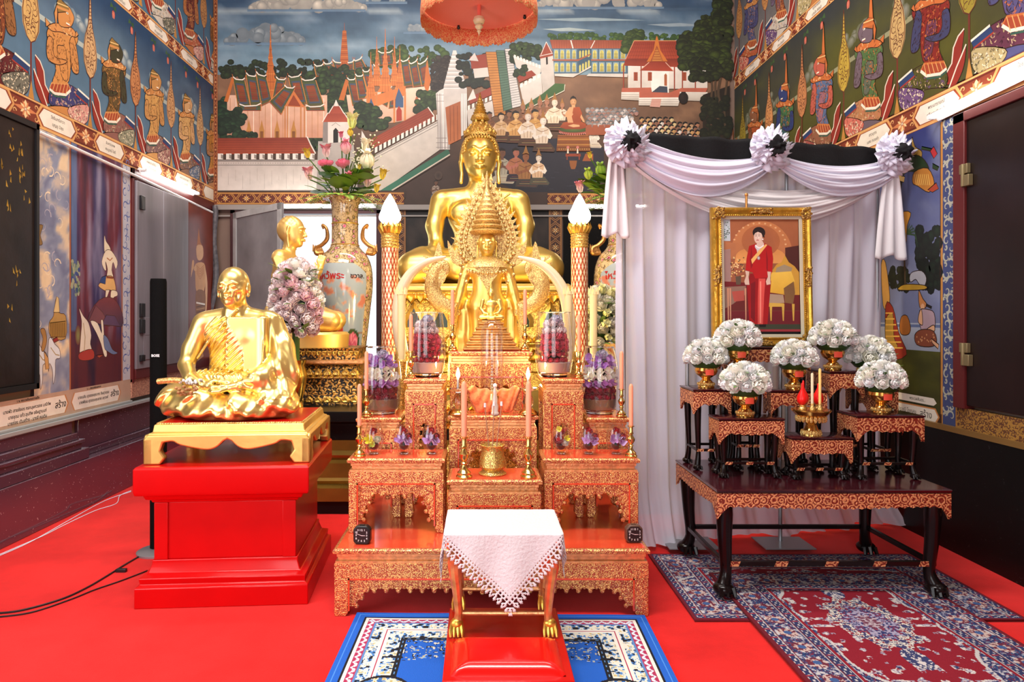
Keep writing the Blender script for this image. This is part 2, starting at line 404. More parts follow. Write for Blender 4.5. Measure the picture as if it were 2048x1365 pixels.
# back wall: window opening left (x 560..760 px), sill at 1.0
wx0, wx1, wz0, wz1 = X_(462, YB), X_(763, YB), .95, Z_(420, YB)
mb = MB()
mb.box(LX-.1, wx0, YB+.02, YB+.3, 0, 6); mb.box(wx0, wx1, YB+.02, YB+.3, 0, wz0); mb.box(wx0, wx1, YB+.02, YB+.3, wz1, 6); mb.box(wx1, RX+.1, YB+.02, YB+.3, 0, 6)
wall_back = mb.build('wall_back', M['wallbase'], kind='structure')

# ================================================ back mural
mu = Mural(lambda px, py: (X_(px, YB), YB, Z_(py, YB)), (0, -1, 0))
A = lambda x, y: (430+x/3.251, y/3.25)
B = lambda x, y: (900+x/3.249, y/3.25)
def skyc(x, y):
    t = y/130
    c = mixc('2f4a68', '6f8ea0', t) if y < 130 else mixc('6f8ea0', '8fa5a8', (y-130)/60)
    n = fbm(x*.008, y*.035, 1)
    c = mixc(c, (.28, .38, .46), n*.9) if n > 0 else mixc(c, '22384f', -n*.8)
    if 18 < y < 30 and n > .1: c = mixc(c, 'a7b6b8', .5)
    return c
mu.bg(None, 431, 1459, -110, 190, 90, 34, skyc)
def grd(x, y):
    n = fbm(x*.012, y*.03, 5)
    c = mixc('7a5a44', '3b2a22', (y-180)/150)
    c = mixc(c, '9a7456', max(0, n)*1.0) if y < 250 else mixc(c, '2a1d18', max(0, n)*.6)
    return c
mu.bg(None, 431, 1459, 150, 414, 80, 26, grd)
def cloud(f, x0, x1, yb, h, n, lo='56697a', hi='b4bab6', seed=1):
    r = random.Random(seed)
    for k in range(n):
        t = r.random(); x = x0+(x1-x0)*t; e = math.sin(PI*t)**.6
        rr = h*(.18+.22*r.random())*(.5+.5*e); y = yb-rr*.4-r.random()*max(0, h*e-rr*1.3)
        cx, cy = f(x, y); s_ = abs(f(1, 0)[0]-f(0, 0)[0]); q = r.random()
        mu.disc(cx, cy, rr*s_, rr*s_, mixc(hi, lo, q*.8), mixc(lo, hi, .12+.2*q), 12, -.3, -.45)
    a, b = f(x0-10, yb-2), f(x1+10, yb+14); mu.poly([a, (b[0], a[1]), (b[0], b[1]), (a[0], b[1])], '5b7387', '64809a')
cloud(A, 220, 970, 62, 130, 70, '6b6f70', 'd8d2c2', 1); cloud(A, 70, 580, 278, 130, 55, '42525f', '9fabb0', 2)
cloud(A, 1235, 1370, 206, 60, 16, seed=3); cloud(B, 550, 1380, 46, 130, 60, '77797a', 'cfcabb', 4); cloud(A, 990, 1240, 12, 60, 14, seed=5)
for (x0, x1, y, c) in ((560, 1280, 125, '8ba0a8'), (600, 950, 190, '9fb0b0'), (1280, 1700, 160, '8a9ca6'), (1300, 1800, 60, '3c546c')):
    mu.poly([B(x0, y), B((x0+x1)/2, y-10), B(x1, y+8), B((x0*2+x1)/3, y+14)], c)
def foliage(f, x0, x1, y0, y1, n, r0, r1, dark='10180f', lite='4f6a2a', seed=0):
    r = random.Random(seed); s_ = abs(f(1, 0)[0]-f(0, 0)[0])
    pts = sorted([(r.random(), r.random()) for _ in range(n)], key=lambda q: -q[1]) if False else [(r.random(), r.random()) for _ in range(n)]
    for u, v in sorted(pts, key=lambda q: q[1]):
        x, y = f(x0+(x1-x0)*u, y0+(y1-y0)*v); rr = (r0+(r1-r0)*r.random())*s_; q = r.random()
        mu.disc(x, y, rr, rr*.85, mixc(dark, lite, .15+.85*q), mixc(dark, lite, .1*q), 9, -.2, -.3)
def rows(f, x0, x1, ytop, ybot, step, dark, lite, seed):
    r = random.Random(seed); x = x0
    while x < x1:
        h = (ybot-ytop)*(.6+.4*r.random()); w = step*(.7+.5*r.random())
        foliage(f, x, x+w, ybot-h, ybot, 9, 14, 30, dark, lite, int(x)+seed); x += step*.85
foliage(B, 650, 1600, 222, 262, 120, 12, 22, '1f3d1e', '5d7d33', 11); foliage(A, 1020, 1528, 310, 430, 90, 16, 34, '1d331a', '567030', 12)
rows(A, 20, 720, 390, 500, 62, '0d150e', '2e4423', 13)
foliage(A, 20, 170, 640, 900, 60, 20, 42, '0d1a12', '2c4b2e', 14); foliage(A, 600, 860, 480, 960, 220, 20, 40, '0e1a10', '3f5a2c', 15)
foliage(A, 820, 1010, 440, 620, 60, 18, 36, '0e1a10', '3f5a2c', 16); foliage(A, 1410, 1528, 370, 620, 90, 14, 30, '160f12', '4a4038', 17)
def P_(f, pts, c, c2=None): mu.poly([f(*p) for p in pts], c, c2)
def S_(f, pts, w, c): mu.stroke([f(*p) for p in pts], w, c)
def lerp(a, b, t): return (a[0]+(b[0]-a[0])*t, a[1]+(b[1]-a[1])*t)
def roof(f, q, inner='8a4020', rim='3c4a2c', ridge='e8ddd0'):
    """one tier of a glazed roof: green border, brown field, tile lines, white ridge (q = top-left, top-right, bottom-right, bottom-left)"""
    a, b, c, d = q; P_(f, q, rim, '55502e')
    def at(u, v): return lerp(lerp(a, b, u), lerp(d, c, u), v)
    P_(f, [at(.16, .14), at(.84, .14), at(.84, .86), at(.16, .86)], '3d4a5e'); P_(f, [at(.22, .2), at(.78, .2), at(.78, .8), at(.22, .8)], inner, '6d2f1c')
    for k in range(1, 9): S_(f, [at(.02, k/9), at(.98, k/9)], .45, '5c6636' if k % 2 else '2b3a22')
    S_(f, [at(0, 0), at(0, 1)], 1.3, 'c87a3c'); S_(f, [at(1, 0), at(1, 1)], 1.3, 'c87a3c'); S_(f, [at(0, .97), at(1, .97)], 1.2, 'a8482c')
    m = at(.5, -.0); S_(f, [(a[0], a[1]-12), (lerp(a, b, .25)[0], lerp(a, b, .25)[1]+1), m, (lerp(a, b, .8)[0], lerp(a, b, .8)[1]-3), (b[0]+2, b[1]-18)], 2.2, ridge)
    S_(f, [(b[0], b[1]-14), (b[0]+5, b[1]-32)], 1, 'b3602e'); S_(f, [(a[0], a[1]-10), (a[0]-5, a[1]-28)], 1, 'b3602e')
def spire(f, x, yt, yb, w, c='b8652c', c2='7c3c1c', n=9):
    pts = []
    for k in range(n+1):
        t = k/n; ww = w*(.03+.97*t**1.9); y = yt+(yb-yt)*t; pts += [(x+ww, y), (x+ww*.82, y+(yb-yt)/n*.35)] if k < n else [(x+ww, y)]
    P_(f, pts+[(2*x-a, b) for a, b in reversed(pts)], c)
    for k in range(2, n): t = k/n; ww = w*(.03+.97*t**1.9); y = yt+(yb-yt)*t; S_(f, [(x-ww, y), (x+ww, y)], .9, c2 if k % 2 else 'dd9450')
    for sx in (-.4, 0, .4): S_(f, [(x, yt+(yb-yt)*.3), (x+sx*w, yb)], .5, c2)
# far prang and its roofs
for q in ([(645,430),(705,430),(730,490),(660,500)], [(705,415),(760,418),(800,490),(735,490)], [(765,400),(830,415),(860,480),(790,480)], [(855,410),(905,405),(900,460),(850,470)], [(900,400),(955,385),(985,440),(900,460)]): roof(A, q)
spire(A, 842, 150, 450, 34, 'a8562a', '6c3018', 12)
P_(A, [(830,200),(854,200),(868,400),(814,400)], 'a8562a')
for k in range(10): S_(A, [(829-k*1.5,210+k*20),(855+k*1.3,210+k*20)], .8, '6c3018' if k % 2 else 'd08a48')
foliage(A, 660, 1000, 440, 560, 60, 18, 32, '0e1a10', '3f5a2c', 18)
# left temple
P_(A, [(80,620),(730,620),(730,898),(80,898)], 'd8b097', 'c08a70')
for x in range(100, 720, 38): S_(A, [(x,640),(x,896)], 1.1, 'b07a52' if x % 3 else 'eedccb')
spire(A, 362, 165, 640, 62)
for q in ([(118,512),(195,526),(235,700),(152,704)], [(203,486),(272,505),(305,690),(232,694)], [(268,478),(335,505),(372,660),(304,694)], [(478,505),(560,498),(605,690),(520,690)], [(562,524),(655,522),(712,694),(604,700)], [(398,512),(462,526),(440,620),(372,650)],
          [(160,690),(300,690),(300,722),(160,722)], [(590,695),(712,695),(716,722),(596,722)], [(452,566),(520,580),(430,750),(352,664)]): roof(A, q)
P_(A, [(60,660),(112,500),(125,520),(85,665)], 'b8652c'); P_(A, [(455,692),(512,590),(585,700)], 'c4703a'); P_(A, [(475,688),(512,618),(560,694)], '8a3c20')
for x in (452, 470, 555, 578): P_(A, [(x,690),(x+9,690),(x+9,896),(x,896)], 'b77848')
for x in (222, 305, 405, 512):
    P_(A, [(x-17,850),(x-10,825),(x,780),(x+10,825),(x+17,850),(x+17,898),(x-17,898)], 'b07a3c'); P_(A, [(x-10,855),(x+10,855),(x+10,898),(x-10,898)], '7a4a24')
foliage(A, 30, 200, 720, 900, 45, 20, 40, '0d1a12', '2c4b2e', 19); foliage(A, 200, 270, 860, 898, 12, 14, 22, '0d1a12', '2c4b2e', 20)
# right temple
P_(A, [(855,620),(1400,560),(1400,760),(1150,800),(880,800)], 'e2c8b2', 'c49a80')
for q in ([(860,518),(915,522),(975,690),(895,690)], [(912,494),(965,500),(1000,640),(935,650)], [(960,466),(1005,470),(1040,600),(1000,620)], [(1030,430),(1066,432),(1080,520),(1040,530)], [(1150,412),(1196,410),(1225,540),(1160,560)], [(1208,404),(1262,392),(1290,560),(1230,570)], [(1262,420),(1316,400),(1345,560),(1290,572)], [(1318,425),(1380,395),(1400,540),(1345,565)], [(1060,345),(1155,345),(1165,420),(1070,430)], [(1095,575),(1150,578),(1120,700),(1055,660)], [(1140,600),(1195,605),(1190,700),(1130,710)]): roof(A, q)
P_(A, [(805,650),(850,515),(870,530),(840,655)], 'b8652c'); P_(A, [(1375,400),(1405,520),(1380,620),(1360,560)], 'b8652c')
for x, yt, yb, w in ((1014,340,640,42), (1052,240,560,36), (1168,240,560,36), (1202,300,610,40), (1108,190,600,52)): spire(A, x, yt, yb, w, 'c9743a', '8a4420')
P_(A, [(985,640),(1240,560),(1240,620),(985,720)], 'c9743a')
for x in (985, 1045, 1160, 1230): P_(A, [(x,600),(x+12,600),(x+12,800),(x,800)], 'c27a44')
P_(A, [(1000,780),(1000,690),(1015,640),(1035,690),(1040,780)], '3a5578'); P_(A, [(1175,640),(1195,575),(1225,640),(1225,700),(1175,700)], '3a5578'); P_(A, [(1180,790),(1180,720),(1196,690),(1215,720),(1215,785)], 'a03420')
P_(A, [(1300,700),(1300,650),(1312,620),(1325,650),(1325,700)], 'a85a34')
foliage(A, 930, 1060, 680, 830, 45, 18, 36, '0e1a10', '3f5a2c', 21); foliage(A, 1310, 1440, 600, 720, 40, 18, 32, '12200f', '4a6430', 22); foliage(A, 1060, 1130, 770, 830, 14, 18, 26, '12200f', '3a5428', 24)
# left rampart
P_(A, [(15,1040),(700,1040),(720,1240),(15,1240)], 'b4a8a0', 'd8cfc6'); P_(A, [(15,900),(602,895),(655,998),(15,1005)], '7c3020', '9a4228')
for k in range(6): S_(A, [(15,915+k*15),(610+k*8,912+k*15)], .5, '5e2418')
S_(A, [(600,890),(625,945),(655,1000)], 2.4, 'd8cdc2')
for k in range(12): P_(A, [(20+k*54,1000),(55+k*54,1000),(55+k*54,1038),(20+k*54,1038)], 'ddd5cc'); P_(A, [(40+k*54,1004),(55+k*54,1010),(55+k*54,1036),(40+k*54,1030)], '8a8078')
S_(A, [(15,1046),(650,1046)], 1, '4a4440'); S_(A, [(15,1074),(660,1074)], .9, '3a3430')
for k in range(40): mu.disc(*A(25+k*16,1062), .7, .7, '3a3430', n=5)
for k in range(14): S_(A, [(40+k*47,1090+(k*37)%60),(40+k*47,1150+(k*53)%80)], .5, '9a9086')
# watch tower
P_(A, [(672,920),(900,920),(930,1240),(660,1240)], 'a8a09a', '8e8680'); P_(A, [(705,795),(735,795),(735,930),(700,930)], '857c78'); P_(A, [(735,795),(872,795),(878,925),(735,930)], 'd6ccc4')
P_(A, [(770,930),(770,850),(785,832),(802,850),(802,928)], '17120f'); S_(A, [(760,820),(785,800),(815,822)], .8, '6a5a50')
P_(A, [(698,795),(735,735),(840,735),(880,795)], '8e3826', 'a44a32'); P_(A, [(738,740),(770,690),(812,690),(842,740)], '8e3826', 'a04630'); P_(A, [(770,692),(788,650),(808,692)], 'cfc4ba')
for p in ([(735,735),(700,795)], [(840,735),(878,795)], [(770,690),(740,740)], [(810,690),(840,740)], [(788,652),(788,690)]): S_(A, p, 1.6, 'e6dcd2')
# rising rampart
P_(A, [(1040,1010),(1462,780),(1462,975),(1090,1240),(1000,1240)], 'c9c1b8', 'bdb2a4'); P_(A, [(985,925),(1388,700),(1438,770),(1030,965)], '82331f', '9a452c')
for k in range(5): S_(A, [(990+k*9,925+k*8),(1392+k*9,710+k*13)], .5, '5e2418')
for k in range(15):
    x = 1040+k*28.5; y = 962-k*15.2; P_(A, [(x,y),(x+17,y-9),(x+17,y+26),(x,y+36)], 'e2dbd2')
S_(A, [(1035,1018),(1462,790)], 1, '4a4440'); S_(A, [(1035,1035),(1462,808)], .8, '4a4440')
P_(A, [(955,850),(1000,930),(950,935)], 'cfc6be'); S_(A, [(1385,698),(1425,755)], 2, 'ded4ca')
P_(A, [(1075,1240),(1515,968),(1528,1000),(1150,1240)], '2d5c46', '35705a'); S_(A, [(1150,1240),(1528,1006)], 2.6, 'cbbfae'); S_(A, [(1165,1240),(1528,1018)], 1.2, '3a2a22')
P_(A, [(-0,1240),(1240,1240),(1240,1290),(0,1290)], '3a2a20')
# white gate
for f in (A,):
    P_(f, [(1436,610),(1460,590),(1528,560),(1528,975),(1460,975)], 'd2cbc6', 'aaa29c')
    for x in (1445, 1462, 1480, 1500, 1518): S_(f, [(x,610),(x+6,970)], 1.3, '8e8682' if x % 4 else 'f0ebe6')
    for y in (620, 660, 900, 930, 960): S_(f, [(1438,y),(1528,y)], 1, '7f7672')
P_(B, [(-40,560),(20,330),(40,330),(110,580),(110,620),(-40,640)], 'd8d2cc', 'b8b0aa')
for k in range(9): S_(B, [(5-k*6,360+k*26),(50+k*7,360+k*26)], 1.0, '7d7672'); S_(B, [(5-k*6,368+k*26),(50+k*7,368+k*26)], .8, 'f2eee8')
P_(B, [(-40,640),(110,600),(112,870),(-20,930)], 'bdb5ae'); P_(B, [(-30,700),(68,660),(72,905),(-10,945)], '96502c', 'b3683c')
for x in (0, 24, 48): S_(B, [(x,690),(x+3,920)], .9, '6a3018')
for x in (78, 92, 104): S_(B, [(x,610),(x+2,880)], 1.2, 'efeae4')
# behind the stairs: rampart and dark trees
foliage(B, 50, 250, 350, 560, 60, 16, 34, '0c120d', '26301e', 23); P_(B, [(130,370),(240,350),(250,440),(140,450)], '8c3622'); P_(B, [(120,395),(160,345),(185,400)], 'c8c0b8'); P_(B, [(150,450),(250,440),(255,500),(160,510)], 'ccc2b8')
P_(B, [(110,720),(290,650),(300,750),(120,840)], 'c6bdb4'); P_(B, [(120,640),(280,560),(290,610),(130,680)], '8c3622')
for k in range(6): P_(B, [(115+k*28,690-k*12),(130+k*28,684-k*12),(130+k*28,712-k*12),(115+k*28,718-k*12)], 'e6ded4')
P_(B, [(112,660),(150,580),(170,640)], 'd8cec4')
for (a, b, c, d, c1, c2) in (((232,340),(300,340),(362,745),(290,755),'b87a3a','6c3c18'), ((300,330),(352,330),(412,705),(348,725),'4f6a58','22382e'), ((356,320),(396,320),(466,690),(404,705),'c4c0bc','5a5654')):
    P_(B, [a, b, c, d], c1)
    for k in range(24): S_(B, [lerp(a, d, k/24), lerp(b, c, k/24)], .8, c2)
    S_(B, [a, d], 1, c2); S_(B, [b, c], 1, c2)
foliage(B, 400, 600, 290, 400, 60, 16, 32, '12200f', '45602c', 25)
P_(B, [(410,365),(590,430),(590,470),(560,520),(430,440)], 'cdc5bc')
for k in range(9): P_(B, [(415+k*20,358+k*8),(428+k*20,362+k*8),(428+k*20,385+k*8),(415+k*20,380+k*8)], 'e8e0d6')
P_(B, [(430,490),(530,460),(560,490),(450,540)], '8c3622'); foliage(B, 425, 490, 430, 490, 14, 12, 22, '12200f', '3a5428', 26)
P_(B, [(452,560),(592,480),(600,612),(480,690)], 'd5cec6', 'bdb4aa')
for k in range(5): P_(B, [(455+k*28,548-k*15),(472+k*28,540-k*15),(472+k*28,566-k*15),(455+k*28,574-k*15)], 'e8e0d6')
P_(B, [(585,370),(668,350),(682,590),(602,614)], 'cfc7be', 'b9b0a6'); P_(B, [(622,370),(634,366),(636,420),(624,424)], '2a201c'); P_(B, [(580,365),(625,275),(670,345),(668,365),(585,385)], '96402a')
for p in ([(625,275),(590,360)], [(625,275),(660,345)], [(580,368),(670,348)]): S_(B, p, 1.2, 'e6dcd2')
P_(B, [(480,690),(600,612),(682,545),(745,548),(742,588),(492,715)], '3f6030', '2c4a26'); S_(B, [(492,716),(742,592),(746,552)], 1.6, 'd8cdb8')
# blue two-storey building
P_(B, [(648,262),(1135,265),(1145,322),(664,318)], '8e4630', 'a8583c')
for k in range(30): S_(B, [(660+k*16,268),(662+k*16,318)], .4, '6e301e')
P_(B, [(664,318),(832,318),(832,480),(680,482)], '4a6678'); P_(B, [(832,318),(915,318),(915,430),(832,480)], '3c566a'); P_(B, [(915,318),(1152,318),(1152,482),(915,482)], '4a6678')
for (x0, x1, n, dy) in ((672, 826, 4, 0), (918, 1148, 5, 0)):
    for r_ in (0, 1):
        y = 328+r_*84
        for k in range(n):
            x = x0+(x1-x0)*(k+.18)/n; w_ = (x1-x0)/n*.56
            P_(B, [(x-5,y-4),(x+w_+5,y-4),(x+w_+5,y+60),(x-5,y+60)], '8aa4b0'); P_(B, [(x,y+56),(x,y+14),(x+w_*.25,y+2),(x+w_*.75,y+2),(x+w_,y+14),(x+w_,y+56)], 'd9cf72', 'a89a4c')
            S_(B, [(x+w_/2,y+4),(x+w_/2,y+56)], .6, '4a5a50'); S_(B, [(x,y+26),(x+w_,y+26)], .6, '4a5a50')
for r_ in (0, 1):
    for k in range(4): x = 838+k*19; y = 330+r_*92-k*(10 if r_ else 2); P_(B, [(x,y+52),(x,y+10),(x+6,y),(x+12,y+8),(x+12,y+46)], 'c9bf68')
P_(B, [(664,388),(832,388),(915,350),(915,358),(832,400),(664,398)], 'a35a3c'); P_(B, [(915,388),(1155,388),(1155,398),(915,398)], 'a35a3c')
P_(B, [(680,482),(832,480),(915,430),(915,442),(800,505),(680,498)], 'cfc8bc'); P_(B, [(900,482),(1155,482),(1150,505),(885,498)], 'cfc8bc')
P_(B, [(780,265),(788,265),(802,318),(794,318)], 'e6dcd2'); P_(B, [(938,265),(942,268),(916,318),(910,318)], 'e6dcd2')
foliage(B, 1130, 1240, 210, 340, 45, 16, 34, '1a2c14', '5d7433', 27)
# red-roofed hall
P_(B, [(1155,430),(1670,430),(1670,580),(1155,580)], 'e6dfd6', 'd4cabe')
P_(B, [(1194,270),(1498,270),(1578,388),(1140,388)], '8e3422', 'a8442a'); P_(B, [(1142,384),(1580,384),(1582,442),(1124,430)], '7c2c1c', '963a24')
for k in range(26): S_(B, [(1200+k*12,274),(1150+k*17,386)], .4, '6a2416')
for k in range(4): S_(B, [(1185-k*12,290+k*25),(1510+k*18,290+k*25)], .4, '6a2416')
S_(B, [(1194,268),(1498,268)], 1.6, 'c88a5c'); S_(B, [(1194,270),(1140,388)], 1.4, 'd0906a'); S_(B, [(1498,270),(1578,388)], 1.4, 'd0906a')
P_(B, [(1276,404),(1320,330),(1336,250),(1342,236),(1348,250),(1365,330),(1412,402),(1385,402),(1342,300),(1300,404)], 'c4702c'); P_(B, [(1305,402),(1342,310),(1385,402)], 'a8622c')
for k in range(5): S_(B, [(1315+k*4,396-k*16),(1372-k*5,396-k*16)], .7, 'e0a050')
P_(B, [(1230,462),(1292,408),(1398,408),(1452,466)], '8e3422', 'a4402a'); S_(B, [(1292,408),(1230,462)], 1.4, 'dcae94'); S_(B, [(1398,408),(1452,466)], 1.4, 'dcae94')
P_(B, [(1305,466),(1420,466),(1420,606),(1305,600)], 'f0ebe2'); P_(B, [(1325,590),(1360,562),(1410,566),(1412,606),(1310,602)], '3a4250'); P_(B, [(1390,560),(1390,490),(1400,480),(1408,492),(1408,562)], 'a8603c')
for x in (1192, 1284, 1508, 1598): P_(B, [(x,472),(x+26,472),(x+26,528),(x,528)], '9c4a30'); S_(B, [(x+13,472),(x+13,528)], .7, '6a2c1c')
for x, y1 in ((1122, 600), (1236, 640), (1452, 640), (1504, 600), (1588, 605)): P_(B, [(x,430),(x+8,430),(x+8,y1),(x,y1)], '93402c')
P_(B, [(1115,575),(1305,572),(1310,602),(1225,642),(1112,604)], 'b4604a'); P_(B, [(1225,642),(1310,602),(1420,606),(1500,575),(1672,575),(1660,602),(1490,640)], 'b4604a')
P_(B, [(1112,602),(1228,602),(1228,656),(1110,650)], 'e4ddd2', 'bdb2a4'); P_(B, [(1225,638),(1495,636),(1480,692),(1224,688)], 'ece5da', 'c0b6a8'); P_(B, [(1490,600),(1670,602),(1676,662),(1492,655)], 'dcd4c8', 'b4aa9c')
for y in (615, 630, 645): S_(B, [(1112,y),(1226,y+2)], .7, '8e8478')
for y in (650, 664, 678): S_(B, [(1226,y),(1484,y)], .7, '8e8478')
P_(B, [(1310,645),(1372,645),(1362,700),(1296,696)], 'd8a898')
for k in range(5): S_(B, [(1308-k*2,652+k*10),(1370-k*2,652+k*10)], .8, '9a5a4c')
mu.disc(*B(1514,640), 10, 12, '2a1d1a', '120c0b', 14, -.3, -.3); P_(B, [(1500,600),(1530,600),(1528,614),(1502,614)], '1c1412')
# big tree on the right
P_(B, [(1640,620),(1815,560),(1815,905),(1640,890)], '1a140e', '2a2016')
for p, w_ in ((([(1700,880),(1690,700),(1700,560),(1680,440)]), 4), (([(1740,880),(1760,720),(1740,600),(1770,440)]), 5), (([(1740,880),(1735,740),(1720,560),(1740,420)]), 4), (([(1790,880),(1780,700),(1800,500)]), 4)): mu.stroke(curve2([B(*q) for q in p], 5), w_, '4a3a2a')
foliage(B, 1640, 1820, 640, 890, 90, 14, 30, '0e120b', '2c3018', 33)
foliage(B, 1500, 1815, 230, 440, 170, 20, 44, '0f160b', '4a5c22', 28); foliage(B, 1570, 1815, 400, 520, 80, 16, 36, '0d120a', '3c4a1e', 29)
foliage(B, 1600, 1815, 130, 260, 80, 18, 40, '0f160b', '4a5c22', 30); foliage(B, 1640, 1700, 110, 160, 20, 12, 24, '12180c', '46561f', 32); foliage(B, 1720, 1815, -60, 150, 90, 18, 36, '0f160b', '3c4c1f', 31)
# the gathering
P_(B, [(290,920),(700,900),(1000,960),(1000,1170),(900,1250),(440,1250),(300,1180)], '2c2a36', '1d1c26')
for k in range(60): x = 320+rnd.random()*640; y = 940+rnd.random()*290; S_(B, [(x,y),(x+30,y+2)], .5, '3c3a48' if k % 2 else '201e28')
def kneeler(f, x, y, h, skin='e6cfae', cloth='cdb48c', line='8a5a30', pants='4a3a2e', crown=True, face=1):
    """a small seated worshipper with hands together (x = centre, y = seat line, h = height)"""
    q = lambda u, v: f(x+u*h*face, y-v*h)
    mu.poly([q(-.26,0), q(-.22,.16), q(-.05,.26), q(.2,.22), q(.34,.04), q(.3,-.02)], pants)
    for k in range(3): mu.stroke([q(-.2+.05*k,.03+.05*k), q(.28-.03*k,.02+.06*k)], .6, 'b89a60' if k % 2 else '7a3c2c')
    mu.poly([q(-.17,.2), q(-.2,.42), q(-.16,.58), q(-.05,.64), q(.08,.64), q(.18,.57), q(.17,.42), q(.13,.2)], cloth)
    mu.poly([q(-.17,.56), q(-.27,.4), q(-.2,.3), q(.04,.4), q(.04,.46), q(-.17,.4)], skin); mu.poly([q(.18,.56), q(.26,.4), q(.2,.31), q(.03,.4), q(.03,.46), q(.16,.42)], skin)
    mu.poly([q(-.02,.4), q(.06,.4), q(.04,.55), q(.01,.55)], skin)
    for k in (-.08, 0, .08): mu.stroke([q(k,.22), q(k*1.2,.4)], .7, line)
    mu.stroke([q(-.15,.56), q(-.02,.5), q(.15,.56)], 1.1, line); mu.poly([q(-.03,.6), q(.06,.6), q(.05,.7), q(-.02,.7)], skin)
    c = q(.02,.78); r = abs(f(h*.1, 0)[0]-f(0, 0)[0]); mu.disc(c[0], c[1], r*.85, r*1.1, skin, mixc(skin, '7a5030', .35), 12)
    if crown: mu.poly([q(-.08,.84), q(-.04,.9), q(.02,1.08), q(.07,.9), q(.11,.84), q(.02,.87)], '9a6a34')
    else: mu.poly([q(-.09,.78), q(-.09,.87), q(.0,.92), q(.1,.87), q(.1,.83), q(-.02,.84)], '1d1512')
    mu.stroke([q(.02,.795), q(.06,.795)], .5, '3a2418'); mu.stroke([q(.04,.735), q(.07,.735)], .5, '8c3a2c')
for (x, y, h, s_, c_, cr) in ((470,850,190,'9a6c50','7a5440',1),(525,840,190,'a87458','7d553c',1),(580,820,190,'a06a50','80563c',1),(625,815,190,'a8745a','84583c',1),(725,820,170,'b07c5c','e0d0b8',1),
    (255,900,190,'8a5c44','6d4833',0),(380,900,200,'926448','74503a',0),(675,850,230,'ecdcc4','e2cdb0',1),(330,925,210,'d8b894','c8a274',0),(425,930,230,'e0b478','cf9c5c',0),(550,930,240,'d8a868','c49450',0),(502,950,240,'e8ddd0','dcc8ae',1),(600,985,250,'ece2d4','dccab2',1)):
    kneeler(B, x, y, h, s_, c_, '8a5a34', '4c3628', cr)
kneeler(B, 335, 1190, 250, '6a4838', 'a8a08c', '6a6050', 'b8ae96', 0); kneeler(B, 425, 1180, 240, 'b06a58', 'a86a48', '5a2c1c', '2e2430', 0)
kneeler(B, 488, 1215, 250, '8a5434', '9a6a3c', '5a3018', '3c3430'); kneeler(B, 572, 1200, 220, 'ecdfcc', 'd8b48c', '8a5430', '4c4a3a')
kneeler(B, 935, 960, 150, 'e8dccc', 'd8ccbc', '9a9080', 'd0c4b0', 0)
# the teacher on his throne
P_(B, [(700,880),(900,880),(912,985),(690,985)], '9a5c2c', '7a441e')
for k in range(5): S_(B, [(700-k*2,890+k*18),(904+k*2,890+k*18)], 1.1, 'd09848' if k % 2 else '5a2c14')
for k in range(14): mu.disc(*B(708+k*15,972), 1.5, 2.2, 'e0b060', '5a2c14', 6)
mu.disc(*B(803,852), 30, 9, 'b8604c', '8c3c30', 18); mu.disc(*B(803,845), 29, 6, '5c6a34', '3c4a24', 18)
for k in range(20): a = PI*k/19; S_(B, [(803-90*math.cos(a),852+18*math.sin(a)),(803-96*math.cos(a),862+22*math.sin(a))], 1, 'e0a090')
P_(B, [(712,830),(735,800),(780,790),(840,790),(880,805),(892,830),(850,842),(750,842)], 'a8502a', '8c3c20'); P_(B, [(752,735),(775,700),(840,698),(858,740),(850,800),(765,800)], 'a44c26', '96421f')
P_(B, [(752,735),(775,700),(802,698),(790,760),(800,800),(765,800)], 'd8a070'); P_(B, [(750,735),(748,762),(785,765),(800,745),(795,738),(768,748)], 'd8a070'); P_(B, [(852,745),(872,785),(875,800),(862,795),(845,765)], 'd8a070')
P_(B, [(765,820),(800,810),(840,815),(842,826),(800,830)], 'd8a878'); P_(B, [(790,700),(790,685),(812,685),(812,702)], 'd8a070')
mu.disc(*B(801,662), 6.4, 8, 'dcab7c', 'b8804c', 14); P_(B, [(780,655),(784,634),(800,622),(818,634),(823,655),(812,642),(792,642)], '1d1512'); S_(B, [(792,662),(798,662)], .6, '3a2418'); S_(B, [(806,662),(812,662)], .6, '3a2418'); S_(B, [(797,677),(806,677)], .7, '9c3a2c')
